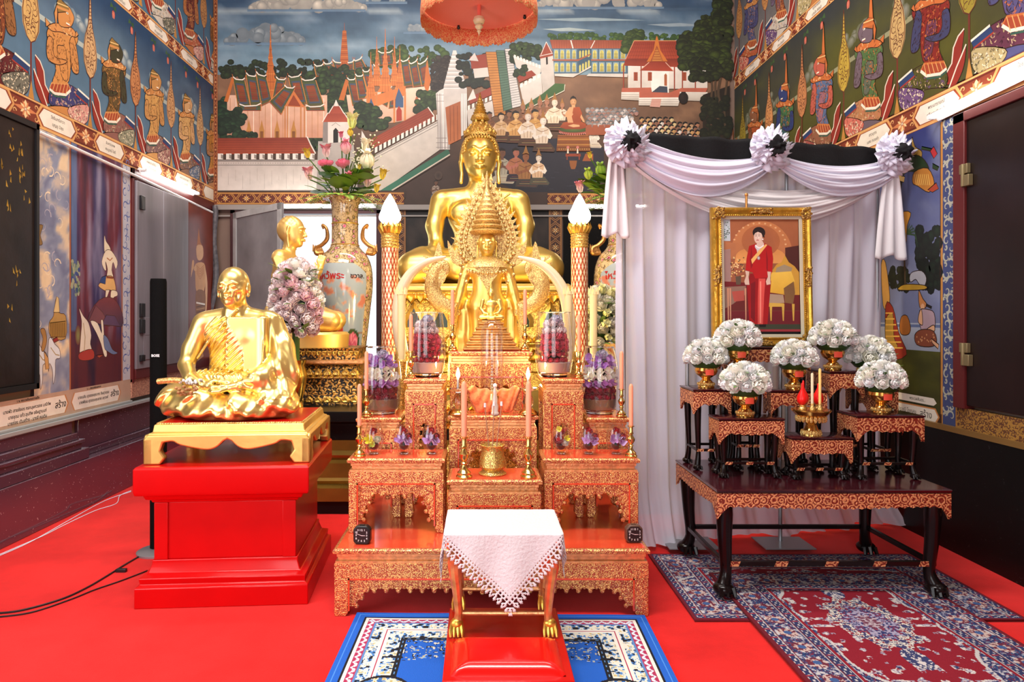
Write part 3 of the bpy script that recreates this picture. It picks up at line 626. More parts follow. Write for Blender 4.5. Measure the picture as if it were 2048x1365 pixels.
# monks and lay people
r = random.Random(9)
for j in range(7):
    for k in range(11-j//2):
        x = 895+k*30+(j % 2)*14; y = 716+j*20+r.random()*5
        if x > 1215: continue
        c = r.choice(['b08478', '9a8880', 'cbb8ac', 'a07a6a', 'd8ccc4']); mu.disc(*B(x, y), 4.6, 5.4, c, mixc(c, '4c3a34', .45), 10); P_(B, [(x-14,y-3),(x-12,y-14),(x,y-19),(x+12,y-14),(x+14,y-4),(x,y-10)], r.choice(['76787a', '8a8c8c', '5e6264']))
        S_(B, [(x+2,y),(x+7,y)], .5, '3a2a24')
for k in range(8): x = 880+k*40; P_(B, [(x,840),(x+8,815),(x+36,815),(x+46,845),(x+40,880),(x,880)], '9c5438')
for j in range(5):
    for k in range(10):
        x = 1245+k*38+(j % 2)*16+r.random()*5; y = 775+j*24+r.random()*5+max(0, (x-1400)*.08)
        if x > 1610 or (x > 1440 and j < 1): continue
        c = r.choice(['caa078', 'e0c890', 'e8e0d4', '8a6048', 'c89c64', 'b07a5c']); P_(B, [(x-16,y+34),(x-10,y+14),(x+10,y+14),(x+18,y+34)], r.choice(['9a5a44', '6c5c54', 'b0a090', '7c4c3c'])); mu.disc(*B(x, y), 4.6, 5.6, c, mixc(c, '4c3a34', .3), 10)
        P_(B, [(x-16,y+2),(x-14,y-14),(x,y-20),(x+14,y-14),(x+15,y-5),(x-2,y-8),(x-8,y)], '14100f'); S_(B, [(x+2,y),(x+8,y)], .6, '2a1a14'); S_(B, [(x+2,y+9),(x+7,y+9)], .6, 'a03c30')
# offering table in front of the throne
P_(B, [(752,1000),(848,1000),(850,1018),(750,1018)], '8c3c24'); P_(B, [(758,1018),(764,1018),(764,1040),(758,1040)], '8c3c24'); P_(B, [(836,1018),(843,1018),(843,1040),(836,1040)], '8c3c24')
for x in (765, 828): P_(B, [(x-6,1000),(x-3,968),(x+3,968),(x+6,1000)], 'e0d4c0'); mu.disc(*B(x,960), 3, 3, 'c87a6c', n=8)
P_(B, [(775,1045),(825,1045),(820,1080),(812,1100),(788,1100),(780,1080)], '8a5228')
P_(B, [(880,1000),(930,1000),(930,1048),(860,1048)], '96502c')
kneeler(A, 1435, 1290, 130, '5a3c2c', '9a8878', '5a4a40', '4c6070', 0); mu.disc(877, 352, 8, 9, '2a1d18', '4a382e', 10)
# dark lower panels of rock and forest beside the great image
mu.bg(None, 806, 1100, 414, 560, 40, 24, lambda x, y: mixc('120c0a', '3c302a', max(0, fbm(x*.03, y*.016, 8))*1.2))
mural_back = mu.mb.build('mural', M['paint'], wall_back, smooth=0)

# ------------------------------------------------ gilt pattern bands
def kanok_band(mu, x0, x1, y0, y1, per, vert=False, gold='c89048', ground='5a2014', dark='2c0e08'):
    """flower-and-lozenge border (in the painting's own plane)"""
    mu.poly([(x0,y0),(x1,y0),(x1,y1),(x0,y1)], ground)
    f = (lambda u, v: (x0+(x1-x0)*v, y0+u)) if vert else (lambda u, v: (x0+u, y0+(y1-y0)*v))
    L = abs((y1-y0) if vert else (x1-x0)); W = abs((x1-x0) if vert else (y1-y0)); sg = -1 if (vert and y1 < y0) or (not vert and x1 < x0) else 1
    for v in (.05, .12, .88, .95): mu.stroke([f(0, v), f(sg*L, v)], W*.045, gold)
    n = max(1, round(L/per)); d = L/n
    for k in range(n):
        c = (k+.5)*d*sg
        for q in range(8):
            a = q*PI/4; e = .34 if q % 2 == 0 else .26; w2 = .16
            u1, v1 = math.cos(a)*e, math.sin(a)*e
            mu.poly([f(c, .5), f(c+W*(u1*.5-v1*w2), .5+v1*.5+u1*w2), f(c+W*u1, .5+v1), f(c+W*(u1*.5+v1*w2), .5+v1*.5-u1*w2)], gold if q % 2 == 0 else 'e0b878')
        mu.disc(*f(c, .5), W*.07, W*.07, 'f0dcb0', dark, 8)
        for s1 in (-1, 1):
            e = c+s1*d/2
            for h in (.42, .28): mu.stroke([f(e-s1*W*h, .14), f(e-s1*W*(h-.28), .5), f(e-s1*W*h, .86)], W*.05, gold)
            for v in (.24, .76): mu.disc(*f(e-s1*W*.52, v), W*.08, W*.08, gold, ground, 6)
mu = Mural(lambda x, z: (x, YB-.012, z), (0, -1, 0), 2.9e-5)
kanok_band(mu, LX+.02, X_(808, YB), Z_(385, YB), Z_(410, YB), .26); kanok_band(mu, X_(1095, YB), RX-.02, Z_(387, YB), Z_(410, YB), .26)
kanok_band(mu, X_(1097, YB), X_(1124, YB), Z_(410, YB), .8, .2, True, 'a87440', '3c2018'); kanok_band(mu, X_(786, YB), X_(812, YB), Z_(410, YB), .8, .2, True, 'a87440', '3c2018')
kanok_band(mu, LX+.005, X_(436, YB), 6.0, 2.85, .1, True, 'c07a48', '6a3018')
o = mu.mb.build('trim_1', M['paint'], smooth=0, kind='structure')
mb = MB(); mb.box(LX, RX, YB-.05, YB, Z_(421, YB), Z_(411, YB)); mb.box(LX, RX, YB-.02, YB, Z_(434, YB), Z_(431, YB)); o = mb.build('trim_2', mat('grey_ledge', (.30, .27, .25), .4), kind='structure')
# ================================================ painted registers of the side walls
THAI = ['เทพบุตรสุริยัน\nฤทธิ์ไกรเกรียง', 'พรหมสุทธาเทพ\nบุตรี ประสิทธิ์', 'ท้าวเวสสุวรรณ\nเทวดาผู้ใหญ่', 'วัชรินทร์เทวา\nบุญชู มีสุข', 'อินทราเทพ\nสมบูรณ์ ใจดี']
THAIR = ['บุตรภรรยา\nนายไช กิลักดิ์', 'ไชยวัต\nเทวอด ฤๅษิตา .๕', 'พระนารายณ์\nศรี.บุญมี สุขใจ', 'เทวบุตร\nแสง ทองคำ', 'พรหมเทพ\nสาย บัวแก้ว']
# a kneeling guardian traced in the picture between two fans; u = metres along the wall from the fan pole, v = metres above the register's base line
def tr(px, py):            # crop pixels -> (u, v)
    x = px/2.968; y = py/2.968; Y = LX*F/(x-CX); return (Y-5.60, H+(CY-y)*Y/F-3.05)
def TR(pts): return [tr(*p) for p in pts]
G = dict(
 tail1=TR([(553,528),(575,560),(592,610),(598,680),(622,730),(612,778),(590,742),(570,690),(560,620)]), tail2=TR([(545,600),(562,650),(580,700),(598,760),(610,800),(588,790),(565,740),(550,680)]),
 pants=TR([(612,760),(625,700),(680,665),(740,690),(785,735),(795,800),(785,860),(760,880),(700,835),(640,800)]), hem=TR([(745,690),(798,740),(790,770),(735,720)]),
 knee=TR([(705,790),(790,770),(795,830),(785,865),(755,878),(710,840)]), shin=TR([(612,790),(700,790),(715,845),(690,850),(640,810)]),
 belt=TR([(625,668),(700,668),(712,700),(690,725),(640,722),(615,700)]), torso=TR([(612,385),(650,368),(700,365),(735,400),(745,440),(715,520),(712,600),(695,670),(630,672),(645,600),(632,520),(605,430)]),
 arm1=TR([(608,430),(602,500),(612,550),(655,572),(690,560),(690,545),(645,535),(632,500),(632,440)]), arm2=TR([(728,420),(745,520),(750,600),(735,612),(718,590),(712,520),(708,440)]),
 collar=TR([(608,375),(650,355),(720,375),(738,420),(700,410),(665,400),(630,400)]), head=TR([(655,285),(662,262),(700,262),(718,290),(728,320),(722,350),(708,372),(670,372),(655,345)]),
 crown=TR([(650,270),(650,240),(662,222),(676,240),(700,262),(705,290),(655,300)]), chest=TR([(650,480),(668,470),(690,490),(700,640),(675,640),(660,560)]))
FAN = [(0, 1.105), (.012, 1.02), (.018, .93), (.034, .84), (.075, .74), (.098, .62), (.09, .52), (.05, .44), (0, .41)]
def fan(mu, u0, v0, c='c49058', c2='6a3020', plain=False):
    mu.stroke([(u0, v0+.0), (u0, v0+.45)], .018, '6a2c20'); mu.poly([(u0-.035, v0), (u0-.012, v0+.09), (u0, v0+.14), (u0+.012, v0+.09), (u0+.035, v0)], 'b8803c')
    o = [(u0+a, v0+b) for a, b in FAN]+[(u0-a, v0+b) for a, b in reversed(FAN[1:-1])]; mu.poly(o, c)
    mu.stroke([(u0+a*.9, v0+b) for a, b in FAN], .008, c2); mu.stroke([(u0-a*.9, v0+b) for a, b in FAN], .008, c2)
    for k in range(13):
        v = .47+k*.034; wd = max(.01, .085-abs(v-.6)*.22); mu.scroll(u0-wd*.45, v0+v, wd*.4+.008, .007, c2, 1.1, k, 1); mu.scroll(u0+wd*.45, v0+v, wd*.4+.008, .007, c2, 1.1, k+2, -1)
    for k in range(6): mu.stroke([(u0-.016, v0+.86+k*.03), (u0+.016, v0+.87+k*.03)], .006, c2)
def guardian(mu, u0, v0, skin, coat, pants, hem, trim='c8884c', seed=0, crown='8a6a34', tall=False):
    T = lambda k: [(u0+a, v0+b) for a, b in G[k]]
    S = lambda k: curve2(T(k), 3, True)
    rr = random.Random(seed)
    mu.ol = (.006, '2c140c')
    for k in ('tail1', 'tail2'): mu.poly(S(k), '8c2c20'); q = T(k); mu.stroke(q[:len(q)//2+1], .012, 'e4d4c0')
    mu.poly(S('pants'), pants)
    def speck(key, n, cols, s_=.010):
        q = T(key); lo = (min(p[0] for p in q), min(p[1] for p in q)); hi = (max(p[0] for p in q), max(p[1] for p in q)); mu.lv += 1; m = 0
        while m < n:
            p = (lo[0]+(hi[0]-lo[0])*rr.random(), lo[1]+(hi[1]-lo[1])*rr.random())
            ins = False
            for i in range(len(q)):
                a, b = q[i], q[i-1]
                if (a[1] > p[1]) != (b[1] > p[1]) and p[0] < (b[0]-a[0])*(p[1]-a[1])/(b[1]-a[1]+1e-12)+a[0]: ins = not ins
            m += 1
            if not ins: continue
            c = cols[m % len(cols)]; a = rr.random()*PI; L = s_*(.7+rr.random()); lv = mu.lv
            mu.stroke([(p[0]-math.cos(a)*L, p[1]-math.sin(a)*L), (p[0]+math.cos(a+.5)*L*.3, p[1]+math.sin(a)*L*.3), (p[0]+math.cos(a)*L, p[1]+math.sin(a)*L), (p[0]-math.cos(a)*L*.2, p[1]+math.sin(a+1.2)*L)], .0055, c); mu.lv = lv
        mu.lv += 1
    speck('pants', 220, [hem, 'd8b890', mixc(pants, '000000', .5)])
    mu.poly(S('shin'), skin if seed % 2 else pants); mu.poly(S('knee'), hem); speck('knee', 140, ['e8d8b8', mixc(hem, '1a0c08', .6)], .008)
    h = T('hem'); mu.poly(h, '263c66'); mu.stroke([h[0], h[1]], .016, 'ece2d0'); mu.stroke([h[3], h[2]], .012, '9c3428')
    mu.poly(S('torso'), coat); mu.poly(S('chest'), mixc(coat, skin, .5)); speck('torso', 300, [trim, mixc(coat, '2a1008', .65)], .009)
    mu.poly(S('arm1'), skin); mu.poly(S('arm2'), skin)
    for key in ('arm1', 'arm2'): speck(key, 50, [mixc(skin, '3a1a0c', .6)], .01)
    mu.poly(T('belt'), 'a04428'); q = T('belt'); mu.stroke([q[0], q[1], q[2]], .014, trim); mu.stroke([q[5], q[4], q[3], q[2]], .02, 'e8e0cc'); mu.stroke([(q[5][0], q[5][1]-.02), (q[4][0], q[4][1]-.02), (q[3][0], q[3][1]-.02)], .012, '31584a')
    for k in range(6): t = k/5; a = lerp(q[0], q[1], t); b = lerp(q[5], q[3], t); mu.stroke([a, b], .006, 'e0a868')
    mu.poly(S('collar'), trim); speck('collar', 30, ['8a4424', 'f0c890'], .012)
    for s_ in (0, 3): c = T('collar')[s_]; mu.poly([c, (c[0]+.03, c[1]+.03), (c[0]+(.0 if s_ else -.03), c[1]+.05), (c[0]-.02, c[1]-.01)], trim)
    mu.poly(S('head'), skin); hq = T('head'); c = (sum(p[0] for p in hq)/len(hq), sum(p[1] for p in hq)/len(hq))
    mu.disc(c[0]+.015, c[1]+.035, .016, .010, 'f4ecd8', n=8); mu.disc(c[0]+.02, c[1]+.035, .006, .006, '140c0a', n=6); mu.stroke([(c[0]-.01, c[1]+.06), (c[0]+.03, c[1]+.055)], .007, '3a1a10')
    mu.stroke([(c[0]+.04, c[1]+.02), (c[0]+.055, c[1]-.015), (c[0]+.03, c[1]-.02)], .008, mixc(skin, '2a1008', .5)); mu.stroke([(c[0]+.0, c[1]-.05), (c[0]+.045, c[1]-.045)], .014, 'f0e4cc'); mu.stroke([(c[0]+.0, c[1]-.058), (c[0]+.045, c[1]-.055)], .007, '9a2c20')
    mu.poly(T('crown'), crown); k_ = T('crown')
    if tall: mu.poly([(k_[1][0]+.005, k_[1][1]), (k_[2][0], k_[2][1]+.26), (k_[3][0]-.005, k_[3][1])], trim)
    mu.stroke([k_[5], k_[0]], .02, trim); mu.stroke([(k_[5][0]-.01, k_[5][1]+.03), (k_[0][0], k_[0][1]+.03)], .008, 'e8c080')
    mu.poly([(k_[0][0]-.005, k_[0][1]+.02), (k_[0][0]-.035, k_[0][1]-.06), (k_[0][0]-.01, k_[0][1]-.16), (k_[0][0]+.005, k_[0][1]-.05)], trim); mu.ol = None
def cherry(mu, u, v):
    mu.stroke([(u, v+.09), (u-.005, v+.04)], .006, '2a3a1c')
    mu.poly([(u, v+.07), (u-.04, v+.10), (u-.055, v+.05), (u-.02, v+.06)], '3c5a30'); mu.poly([(u, v+.07), (u+.04, v+.09), (u+.045, v+.04), (u+.01, v+.05)], '31502a')
    mu.disc(u, v+.005, .026, .036, 'c85038', '9a2c20', 10)
    for k in (-1, 0, 1): mu.stroke([(u+k*.012, v+.03), (u+k*.014, v-.03)], .004, 'e8a890')
def cartouche_band(mu, u0, u1, v0, v1, per, off, names, flip=1):
    hgt = v1-v0; mu.poly([(u0,v0),(u1,v0),(u1,v1),(u0,v1)], '7a3420')
    for a, c in ((.05, 'd8a868'), (.13, '5a1c10'), (.87, '5a1c10'), (.95, 'd8a868')): mu.stroke([(u0, v0+hgt*a), (u1, v0+hgt*a)], hgt*.06, c)
    k = math.ceil((u0-off)/per-.6); n = 0
    while off+k*per < u1+.3:
        c = off+k*per; k += 1
        if c < u0-.4 or c > u1+.4: continue
        w_ = per*.30; e = .055; vm = (v0+v1)/2; hh = hgt*.40
        def hexa(w, hh_): return [(c-w, vm), (c-w+e, vm+hh_), (c+w-e, vm+hh_), (c+w, vm), (c+w-e, vm-hh_), (c-w+e, vm-hh_)]
        cl = lambda q: [(min(max(a, u0), u1), b) for a, b in q]
        mu.poly(cl(hexa(w_+.035, hh+.004)), 'd49a5c'); mu.poly(cl(hexa(w_+.015, hh-.006)), '8c3c20'); mu.poly(cl(hexa(w_, hh-.012)), 'eadfce')
        if c-w_ > u0 and c+w_ < u1:
            body = names[n % len(names)].split('\n'); n += 1
            for j, line in enumerate(body):
                mu.lv += 1; p0 = mu.map(c, vm+.028-j*.052); q = Vector(p0)+Vector(mu.n)*mu.lv*mu.step
                ang = PI/2 if mu.n[0] > 0 else -PI/2
                text_mb(mu.mb, line, .034, Matrix.Translation(q) @ Matrix.Rotation(ang, 4, 'Z') @ Matrix.Rotation(PI/2, 4, 'X'), '3a2a20')
        f = c+per/2
        if u0+.05 < f < u1-.05:
            for q in range(12):
                a = q*PI/6; L = .062 if q % 3 else .085; L2 = L*(1.5 if q in (0, 6) else 1); ww = .02
                tip = (f+math.cos(a)*L2, vm+math.sin(a)*min(L, .066)); s1 = (f+math.cos(a+.35)*L*.6, vm+math.sin(a+.35)*L*.55); s2 = (f+math.cos(a-.35)*L*.6, vm+math.sin(a-.35)*L*.55)
                mu.poly([(f, vm), s1, tip, s2], 'e8c490' if q % 2 else 'c87a4c')
            mu.disc(f, vm, .016, .016, 'f4e8c8', '8c2c1c', 8)
            for s1 in (-1, 1):
                for s2 in (-1, 1): mu.scroll(f+s1*.115, vm+s2*.04, .022, .010, 'e0b070', 1.0, 0, s1*s2)
def skyreg(base, deep, pale, v0, v1):
    def f(x, y):
        t = (y-v0)/(v1-v0); n = fbm(x*.9, y*2.2, 2); c = mixc(pale, deep, t*1.1); return mixc(c, base, n*.8) if n > 0 else mixc(c, deep, -n*.6)
    return f
def wallreg(side):
    mu = Mural((lambda u, v: (LX, u, v)) if side < 0 else (lambda u, v: (RX, u, v)), (1, 0, 0) if side < 0 else (-1, 0, 0))
    u0, u1 = (2.6, 8.18)
    if side < 0: mu.bg(None, u0, u1, 3.0, 4.3, 60, 20, skyreg('6a8496', '223c5c', '7a94a4', 3.0, 4.3)); mu.bg(None, u0, u1, 4.42, 5.9, 60, 20, skyreg('5c7888', '2c4868', '4c7088', 4.42, 5.9))
    else: mu.bg(None, u0, u1, 3.0, 4.3, 60, 20, skyreg('5a5a10', '2a3038', '4c4a0c', 3.0, 4.55)); mu.bg(None, u0, u1, 4.35, 5.9, 60, 20, skyreg('6a6a68', '4a4c58', '74706c', 4.35, 5.9))
    if side < 0:
        offs = [5.60+.735*k for k in range(-4, 4)]; base = 3.05; top = 4.44; b0, b1, t0, t1 = 2.87, 3.06, 4.27, 4.42
        sk = ['5c2a1c', 'b4703c', '8a5a30', 'c48448', '3c3a24', 'c08a50', 'cda070', 'b08058']; ct = ['6a2418', 'b87038', '7a3c1c', 'c88848', '6e5226', 'cc9a58', 'd0a468', 'b8803c']
        pt = ['5e1c18', '46281e', '5a1a1c', '3a3a6a', '8a5a50', '7a5a58', '7c5a48', '5a3a30']; hm = ['8c3c40', '7c7a5a', '6c6a5c', 'd09488', '8e8c74', '9c6c64', '5c6c84', '8a5c50']
    else:
        offs = [4.99+.735*k for k in range(-3, 5)]; base = 2.98; top = 4.37; b0, b1, t0, t1 = 2.80, 2.99, 4.23, 4.37
        sk = ['6a5a70', '4a4a74', '3a3c60', '6a5a64', 'b85a48', '26386c', '8c5a3c', 'b0703c']; ct = ['5a5a7c', '584c78', '7c2018', '4c6a3c', '55688a', '3c6a44', 'a8502c', '8c4a2c']
        pt = ['50305a', '5c2c40', '4c4a1c', 'b07850', '8a5a40', '3a5a6a', '6a3c2c', '5c3a30']; hm = ['3c6c5c', 'b0a070', '6a4c78', 'c86c5c', '9a5048', '8a9a4c', 'a08a60', '98603c']
    # landscape line and clouds behind the figures
    mu.poly([(u0, base+.62), (u1, base+.62), (u1, base+.66), (u0, base+.66)], 'a8b0a8' if side < 0 else '8c8c6c')
    if side < 0: mu.poly([(u0, base+.0), (u1, base+.0), (u1, base+.62), (u0, base+.62)], '5c7a90', '46647c')
    rr = random.Random(5)
    for o in offs:
        for k in range(12): mu.disc(o+.30+rr.random()*.42, base+.69+rr.random()*.16, .03+.05*rr.random(), .03+.04*rr.random(), 'b4bcb8' if side < 0 else '86887c', '5f7484' if side < 0 else '56583c', 9, -.3, .4)
        mu.lv -= 12
    mu.lv += 16; lv = mu.lv
    for i, o in enumerate(offs):
        mu.lv = lv; fan(mu, o, base, ['c08050', 'c89868', 'd0a878', 'c8a060', 'c8a070'][i % 5] if side < 0 else ['c08050', 'd09058', '9a8a30', 'c0a068', 'b89c3c'][i % 5], '5a2a1c')
        guardian(mu, o, base, sk[i % 8], ct[i % 8], pt[i % 8], hm[i % 8], 'c8884c' if side < 0 else 'c06a34', i, '8a6a34' if side < 0 else 'b06030', tall=side > 0)
        cherry(mu, o-.07, t0-.14)
        cherry(mu, o+.36, t0-.13)
        fan(mu, o+.1, top, 'c08a50'); guardian(mu, o+.12, top, sk[(i+3) % 8], ct[(i+2) % 8], 'c8beb0' if i % 2 else 'b05a34', hm[(i+5) % 8], 'c8884c', i+3, tall=True)
    cartouche_band(mu, u0, u1, b0, b1, .735, offs[0]+.30, THAI if side < 0 else THAIR); cartouche_band(mu, u0, u1, t0, t1, .735, offs[0]+.45, THAI[::-1] if side < 0 else THAIR[::-1])
    return mu
muL = wallreg(-1); muR = wallreg(1)
# ------------------------------------------------ painted panels of the left wall (traced crop pixels)
def sm(p): return curve2(p, 3, True) if len(p) > 4 else p
def toL(x, y): Y = LX*F/(x-CX); return (Y, H+(CY-y)*Y/F)
def toR(x, y): Y = RX*F/(x-CX); return (Y, H+(CY-y)*Y/F)
L2 = lambda x, y: toL(x/2.843, 400+y/2.843)
mu = muL; mu.lv += 5
PY0, PY1, PY2, PY3 = 4.89, 5.31, 6.09, 6.24; PB, PT = .93, 2.87
def cl(x, y):
    n = fbm(x*2.2+fbm(x*2, y*2, 3)*1.3, y*1.5+fbm(x*2, y*2, 9)*1.6, 4); return mixc('8c93a8', 'e2c8a4', max(0, n)*2.2) if n > 0 else mixc('8c93a8', '6c708c', -n*1.6)
mu.bg(None, PY0, PY1, PB, PT, 24, 90, cl)
for k in range(26):
    y = PB+.5+rnd.random()*1.4; x = PY0+.03+rnd.random()*.36; q = [(x+.05*math.cos(a*.6+k)*(1-a*.09), y+.05*math.sin(a*.6+k)*(1-a*.09)) for a in range(8)]; mu.stroke(q, .012, 'e8d4b4' if k % 2 else 'b0a8b4', True)
def rock(x, y):
    n = fbm(x*5, y*.7, 6); m = fbm(x*9, y*1.2, 12); c = mixc('3c3460', '6c2c38', .5+n*1.4); c = mixc(c, 'a8a0b8', max(0, m)*.8)
    if y < 1.45: c = mixc('5a2830', c, max(0, (y-1.25)/.2))
    if x < 5.40 and y > 1.4: c = mixc(c, '5c78a0', .7)
    return mixc(c, '1e1a34', max(0, -m)*1.1)
mu.bg(None, PY1+.02, PY2, PB, PT, 44, 90, rock)
mu.bg(None, PY2, PY3, PB, PT, 4, 30, lambda x, y: 'c4c4cc')
for u_ in (PY1+.01, PY2, PY3): mu.stroke([(u_, PB), (u_, PT)], .016, 'b06a48'); mu.stroke([(u_+.012, PB), (u_+.012, PT)], .005, '5a2418')
for k in range(17):
    v = PB+.08+k*.115; mu.scroll((PY2+PY3)/2-.02, v, .045, .014, '5868a0', 1.1, k, 1); mu.scroll((PY2+PY3)/2+.03, v+.05, .035, .012, '6878b0', 1.1, k, -1); mu.lv -= 1
mu.lv += 3
def PL_(pts, c, c2=None): mu.ol = (.005, '4a2a1c'); mu.poly(sm([L2(*p) for p in pts]), c, c2); mu.ol = None
def SL_(pts, w, c): mu.stroke([L2(*p) for p in pts], w, c)
# dancer on the rock
PL_([(590,200),(600,235),(618,262),(626,290),(610,308),(592,300),(588,262)], 'e8d8bc'); PL_([(597,290),(630,290),(665,350),(655,395),(640,355),(632,400),(640,440),(605,440),(608,395),(596,350),(600,400),(588,395),(575,350)], 'ead9c0')
PL_([(600,435),(640,440),(655,520),(620,512),(600,520),(556,490),(580,460)], 'e0b070'); PL_([(598,512),(620,512),(605,555),(595,558)], 'ead9c0'); PL_([(630,515),(660,520),(664,545),(640,560),(648,610),(632,602),(625,560)], 'ead9c0')
PL_([(575,440),(600,430),(595,480),(560,470)], '31467a'); SL_([(604,330),(622,345),(636,330)], .01, 'b06a3c'); SL_([(602,440),(640,444)], .018, '8a4a2c')
PL_([(495,680),(560,570),(640,560),(690,640),(690,720),(600,700)], '4c3c50', '7c3c40'); PL_([(500,690),(540,600),(580,640),(620,720)], '7a4a50'); PL_([(575,710),(600,655),(650,660),(680,720)], '5c4460')
# two kneeling at the foot
PL_([(445,615),(470,660),(500,700),(515,770),(510,820),(525,880),(490,905),(450,890),(455,780),(460,690)], 'e4d6c2'); PL_([(450,870),(520,850),(530,900),(480,915),(445,905)], 'a83c34'); SL_([(470,700),(480,780),(475,860)], .01, 'b89c70')
PL_([(510,690),(550,700),(575,760),(570,690),(582,690),(590,790),(605,880),(590,890),(570,820),(545,760)], 'e8dcc8'); PL_([(585,770),(610,790),(635,850),(665,870),(640,880),(605,860),(590,840)], '6c7aa0'); PL_([(545,885),(585,880),(560,900)], 'a8503c')
for k in range(60):
    x = 400+rnd.random()*50; y = 350+rnd.random()*190; mu.disc(*L2(x, y), .008+.012*rnd.random(), .02, rnd.choice(['8c9a78', '4c6a5c', '3c4c80', 'a8a884']), n=6)
    if k % 6: mu.lv -= 1
mu.disc(*L2(440, 770), .04, .08, '8c8c50', '6c3c38', 14)
# sky chariot with horses
PL_([(275,700),(300,660),(312,570),(322,560),(330,640),(370,660),(368,790),(285,780)], 'b08a4c'); PL_([(300,640),(335,640),(330,560),(318,548)], 'd8bc80'); PL_([(280,700),(368,690),(368,780),(284,780)], '9a7434'); PL_([(270,810),(320,780),(330,800),(290,820)], '8c2c28')
for k in range(9): SL_([(282+k*10,700),(284+k*10,780)], .006, '6a4a1c')
for dx, dy in ((0, 0), (72, -30)):
    PL_([(200+dx,830+dy),(215+dx,815+dy),(235+dx,850+dy),(262+dx,880+dy),(265+dx,930+dy),(240+dx,940+dy),(238+dx,1020+dy),(226+dx,1080+dy),(222+dx,1000+dy),(205+dx,960+dy),(200+dx,1010+dy),(196+dx,940+dy)], 'd8dce0'); SL_([(212+dx,870+dy),(240+dx,910+dy),(262+dx,915+dy)], .008, 'a89060')
PL_([(225,740),(250,735),(262,800),(245,860),(230,850),(240,790)], 'a87c44'); PL_([(245,860),(270,900),(275,960),(255,965)], 'c8985c'); PL_([(200,150),(240,145),(225,200),(238,250),(215,255),(205,210)], '8a6c3c')
# donor cartouches below both panels
mu.poly([(PY0-1.6, .745), (PY3, .745), (PY3, .935), (PY0-1.6, .935)], 'b89a84')
for (a, b, lines, big) in ((4.45, 5.30, ['๕. ๒. พระเวสสันดรเทวาเสด็จ', 'นายพัว สายชัยอร กรกนุษกวรกช มณีทัพ', 'นายอุดม แก้ว.ขุนทิพ อธิษฐานนท์', 'นายก่อง เดิมสร้าง - นางสี คนเดิม'], 'สร้าง'), (5.33, 6.07, ['๖. ๓. พระเวสสันดรชาดก', 'นายเฉลิม สุวรรณคุณากร ชินสุวรรณ', 'นายพัฒน สุวรรณคุณชาย นฤวงศ์'], 'สร้าง')):
    h_ = [(a, .835), (a+.04, .905), (b-.04, .905), (b, .835), (b-.04, .765), (a+.04, .765)]
    mu.poly(h_, 'c08048'); mu.poly([(lerp((a+b)/2 and ((a+b)/2, .835), p, .965)) for p in h_], 'e8dfd0')
    for j, t_ in enumerate(lines):
        mu.lv += 1; z = .918 if j == 0 else .90-j*.042
        text_mb(mu.mb, t_, .022 if j == 0 else .032, Matrix.Translation((LX+mu.lv*mu.step, (a+b)/2-.05, z)) @ Matrix.Rotation(PI/2, 4, 'Z') @ Matrix.Rotation(PI/2, 4, 'X'), '1c1814', bold=.0006)
    text_mb(mu.mb, big, .07, Matrix.Translation((LX+mu.lv*mu.step, b-.10, .835)) @ Matrix.Rotation(PI/2, 4, 'Z') @ Matrix.Rotation(PI/2, 4, 'X'), '1c1814', bold=.001)
muL.mb.build('mural', M['paint'], wall_left, smooth=0)
# ------------------------------------------------ painted panel of the right wall (crop 6, scale 2.069, origin 1700,240)
R6 = lambda x, y: toR(1700+x/2.069, 240+y/2.069)
mu = muR; mu.lv += 5
def PR_(pts, c, c2=None): mu.ol = (.006, '2a1810'); mu.poly(sm([R6(*p) for p in pts]), c, c2); mu.ol = None
def SR_(pts, w, c): mu.stroke([R6(*p) for p in pts], w, c)
QA, QB = 4.50, 5.6
def nightsky(x, y):
    n = fbm(x*1.5, y*2.5, 7); c = mixc('6c7494', '26306c', (y-1.7)/1.1); return mixc(c, '8c94a8', n*.9) if n > 0 else c
mu.bg(None, QA, QB, 1.2, 2.80, 20, 40, nightsky)
mu.bg(None, QA, QB, .80, 1.30, 20, 20, lambda x, y: mixc('4a4c14', '2a2c10', .5+fbm(x*3, y*5, 4)))
mu.poly([(QA, 1.27), (QB, 1.27), (QB, 1.46), (QA, 1.46)], '8c94a4', 'a4acb8'); mu.stroke([(QA, 1.44), (QB, 1.44)], .02, '5c6c90')
def FR(x0, x1, y0, y1, n, r0, r1, dark, lite, seed):
    r = random.Random(seed)
    for k in range(n):
        p = R6(x0+(x1-x0)*r.random(), y0+(y1-y0)*r.random()); rr = r0+(r1-r0)*r.random(); mu.disc(p[0], p[1], rr, rr, mixc(dark, lite, r.random()), dark, 8, 0, .3)
FR(285, 375, 455, 620, 60, .02, .05, '0a120c', '1c3020', 1); FR(300, 375, 600, 700, 30, .02, .05, '0a120c', '182a1c', 2); FR(150, 250, 620, 700, 40, .02, .04, '0e150c', '2c3418', 3)
SR_([(232,700),(228,560),(236,470)], .02, '4a3c28')
for k in range(11): a = -PI*.05+k*PI*1.1/10; mu.stroke([R6(238,470), R6(238+34*math.cos(a),470-44*math.sin(a)), R6(238+46*math.cos(a),520-50*math.sin(a))], .018, '31482a', True)
PR_([(205,500),(215,390),(255,385),(240,440),(232,525),(195,525)], 'c88a30'); SR_([(200,478),(235,478)], .03, '8c8878')
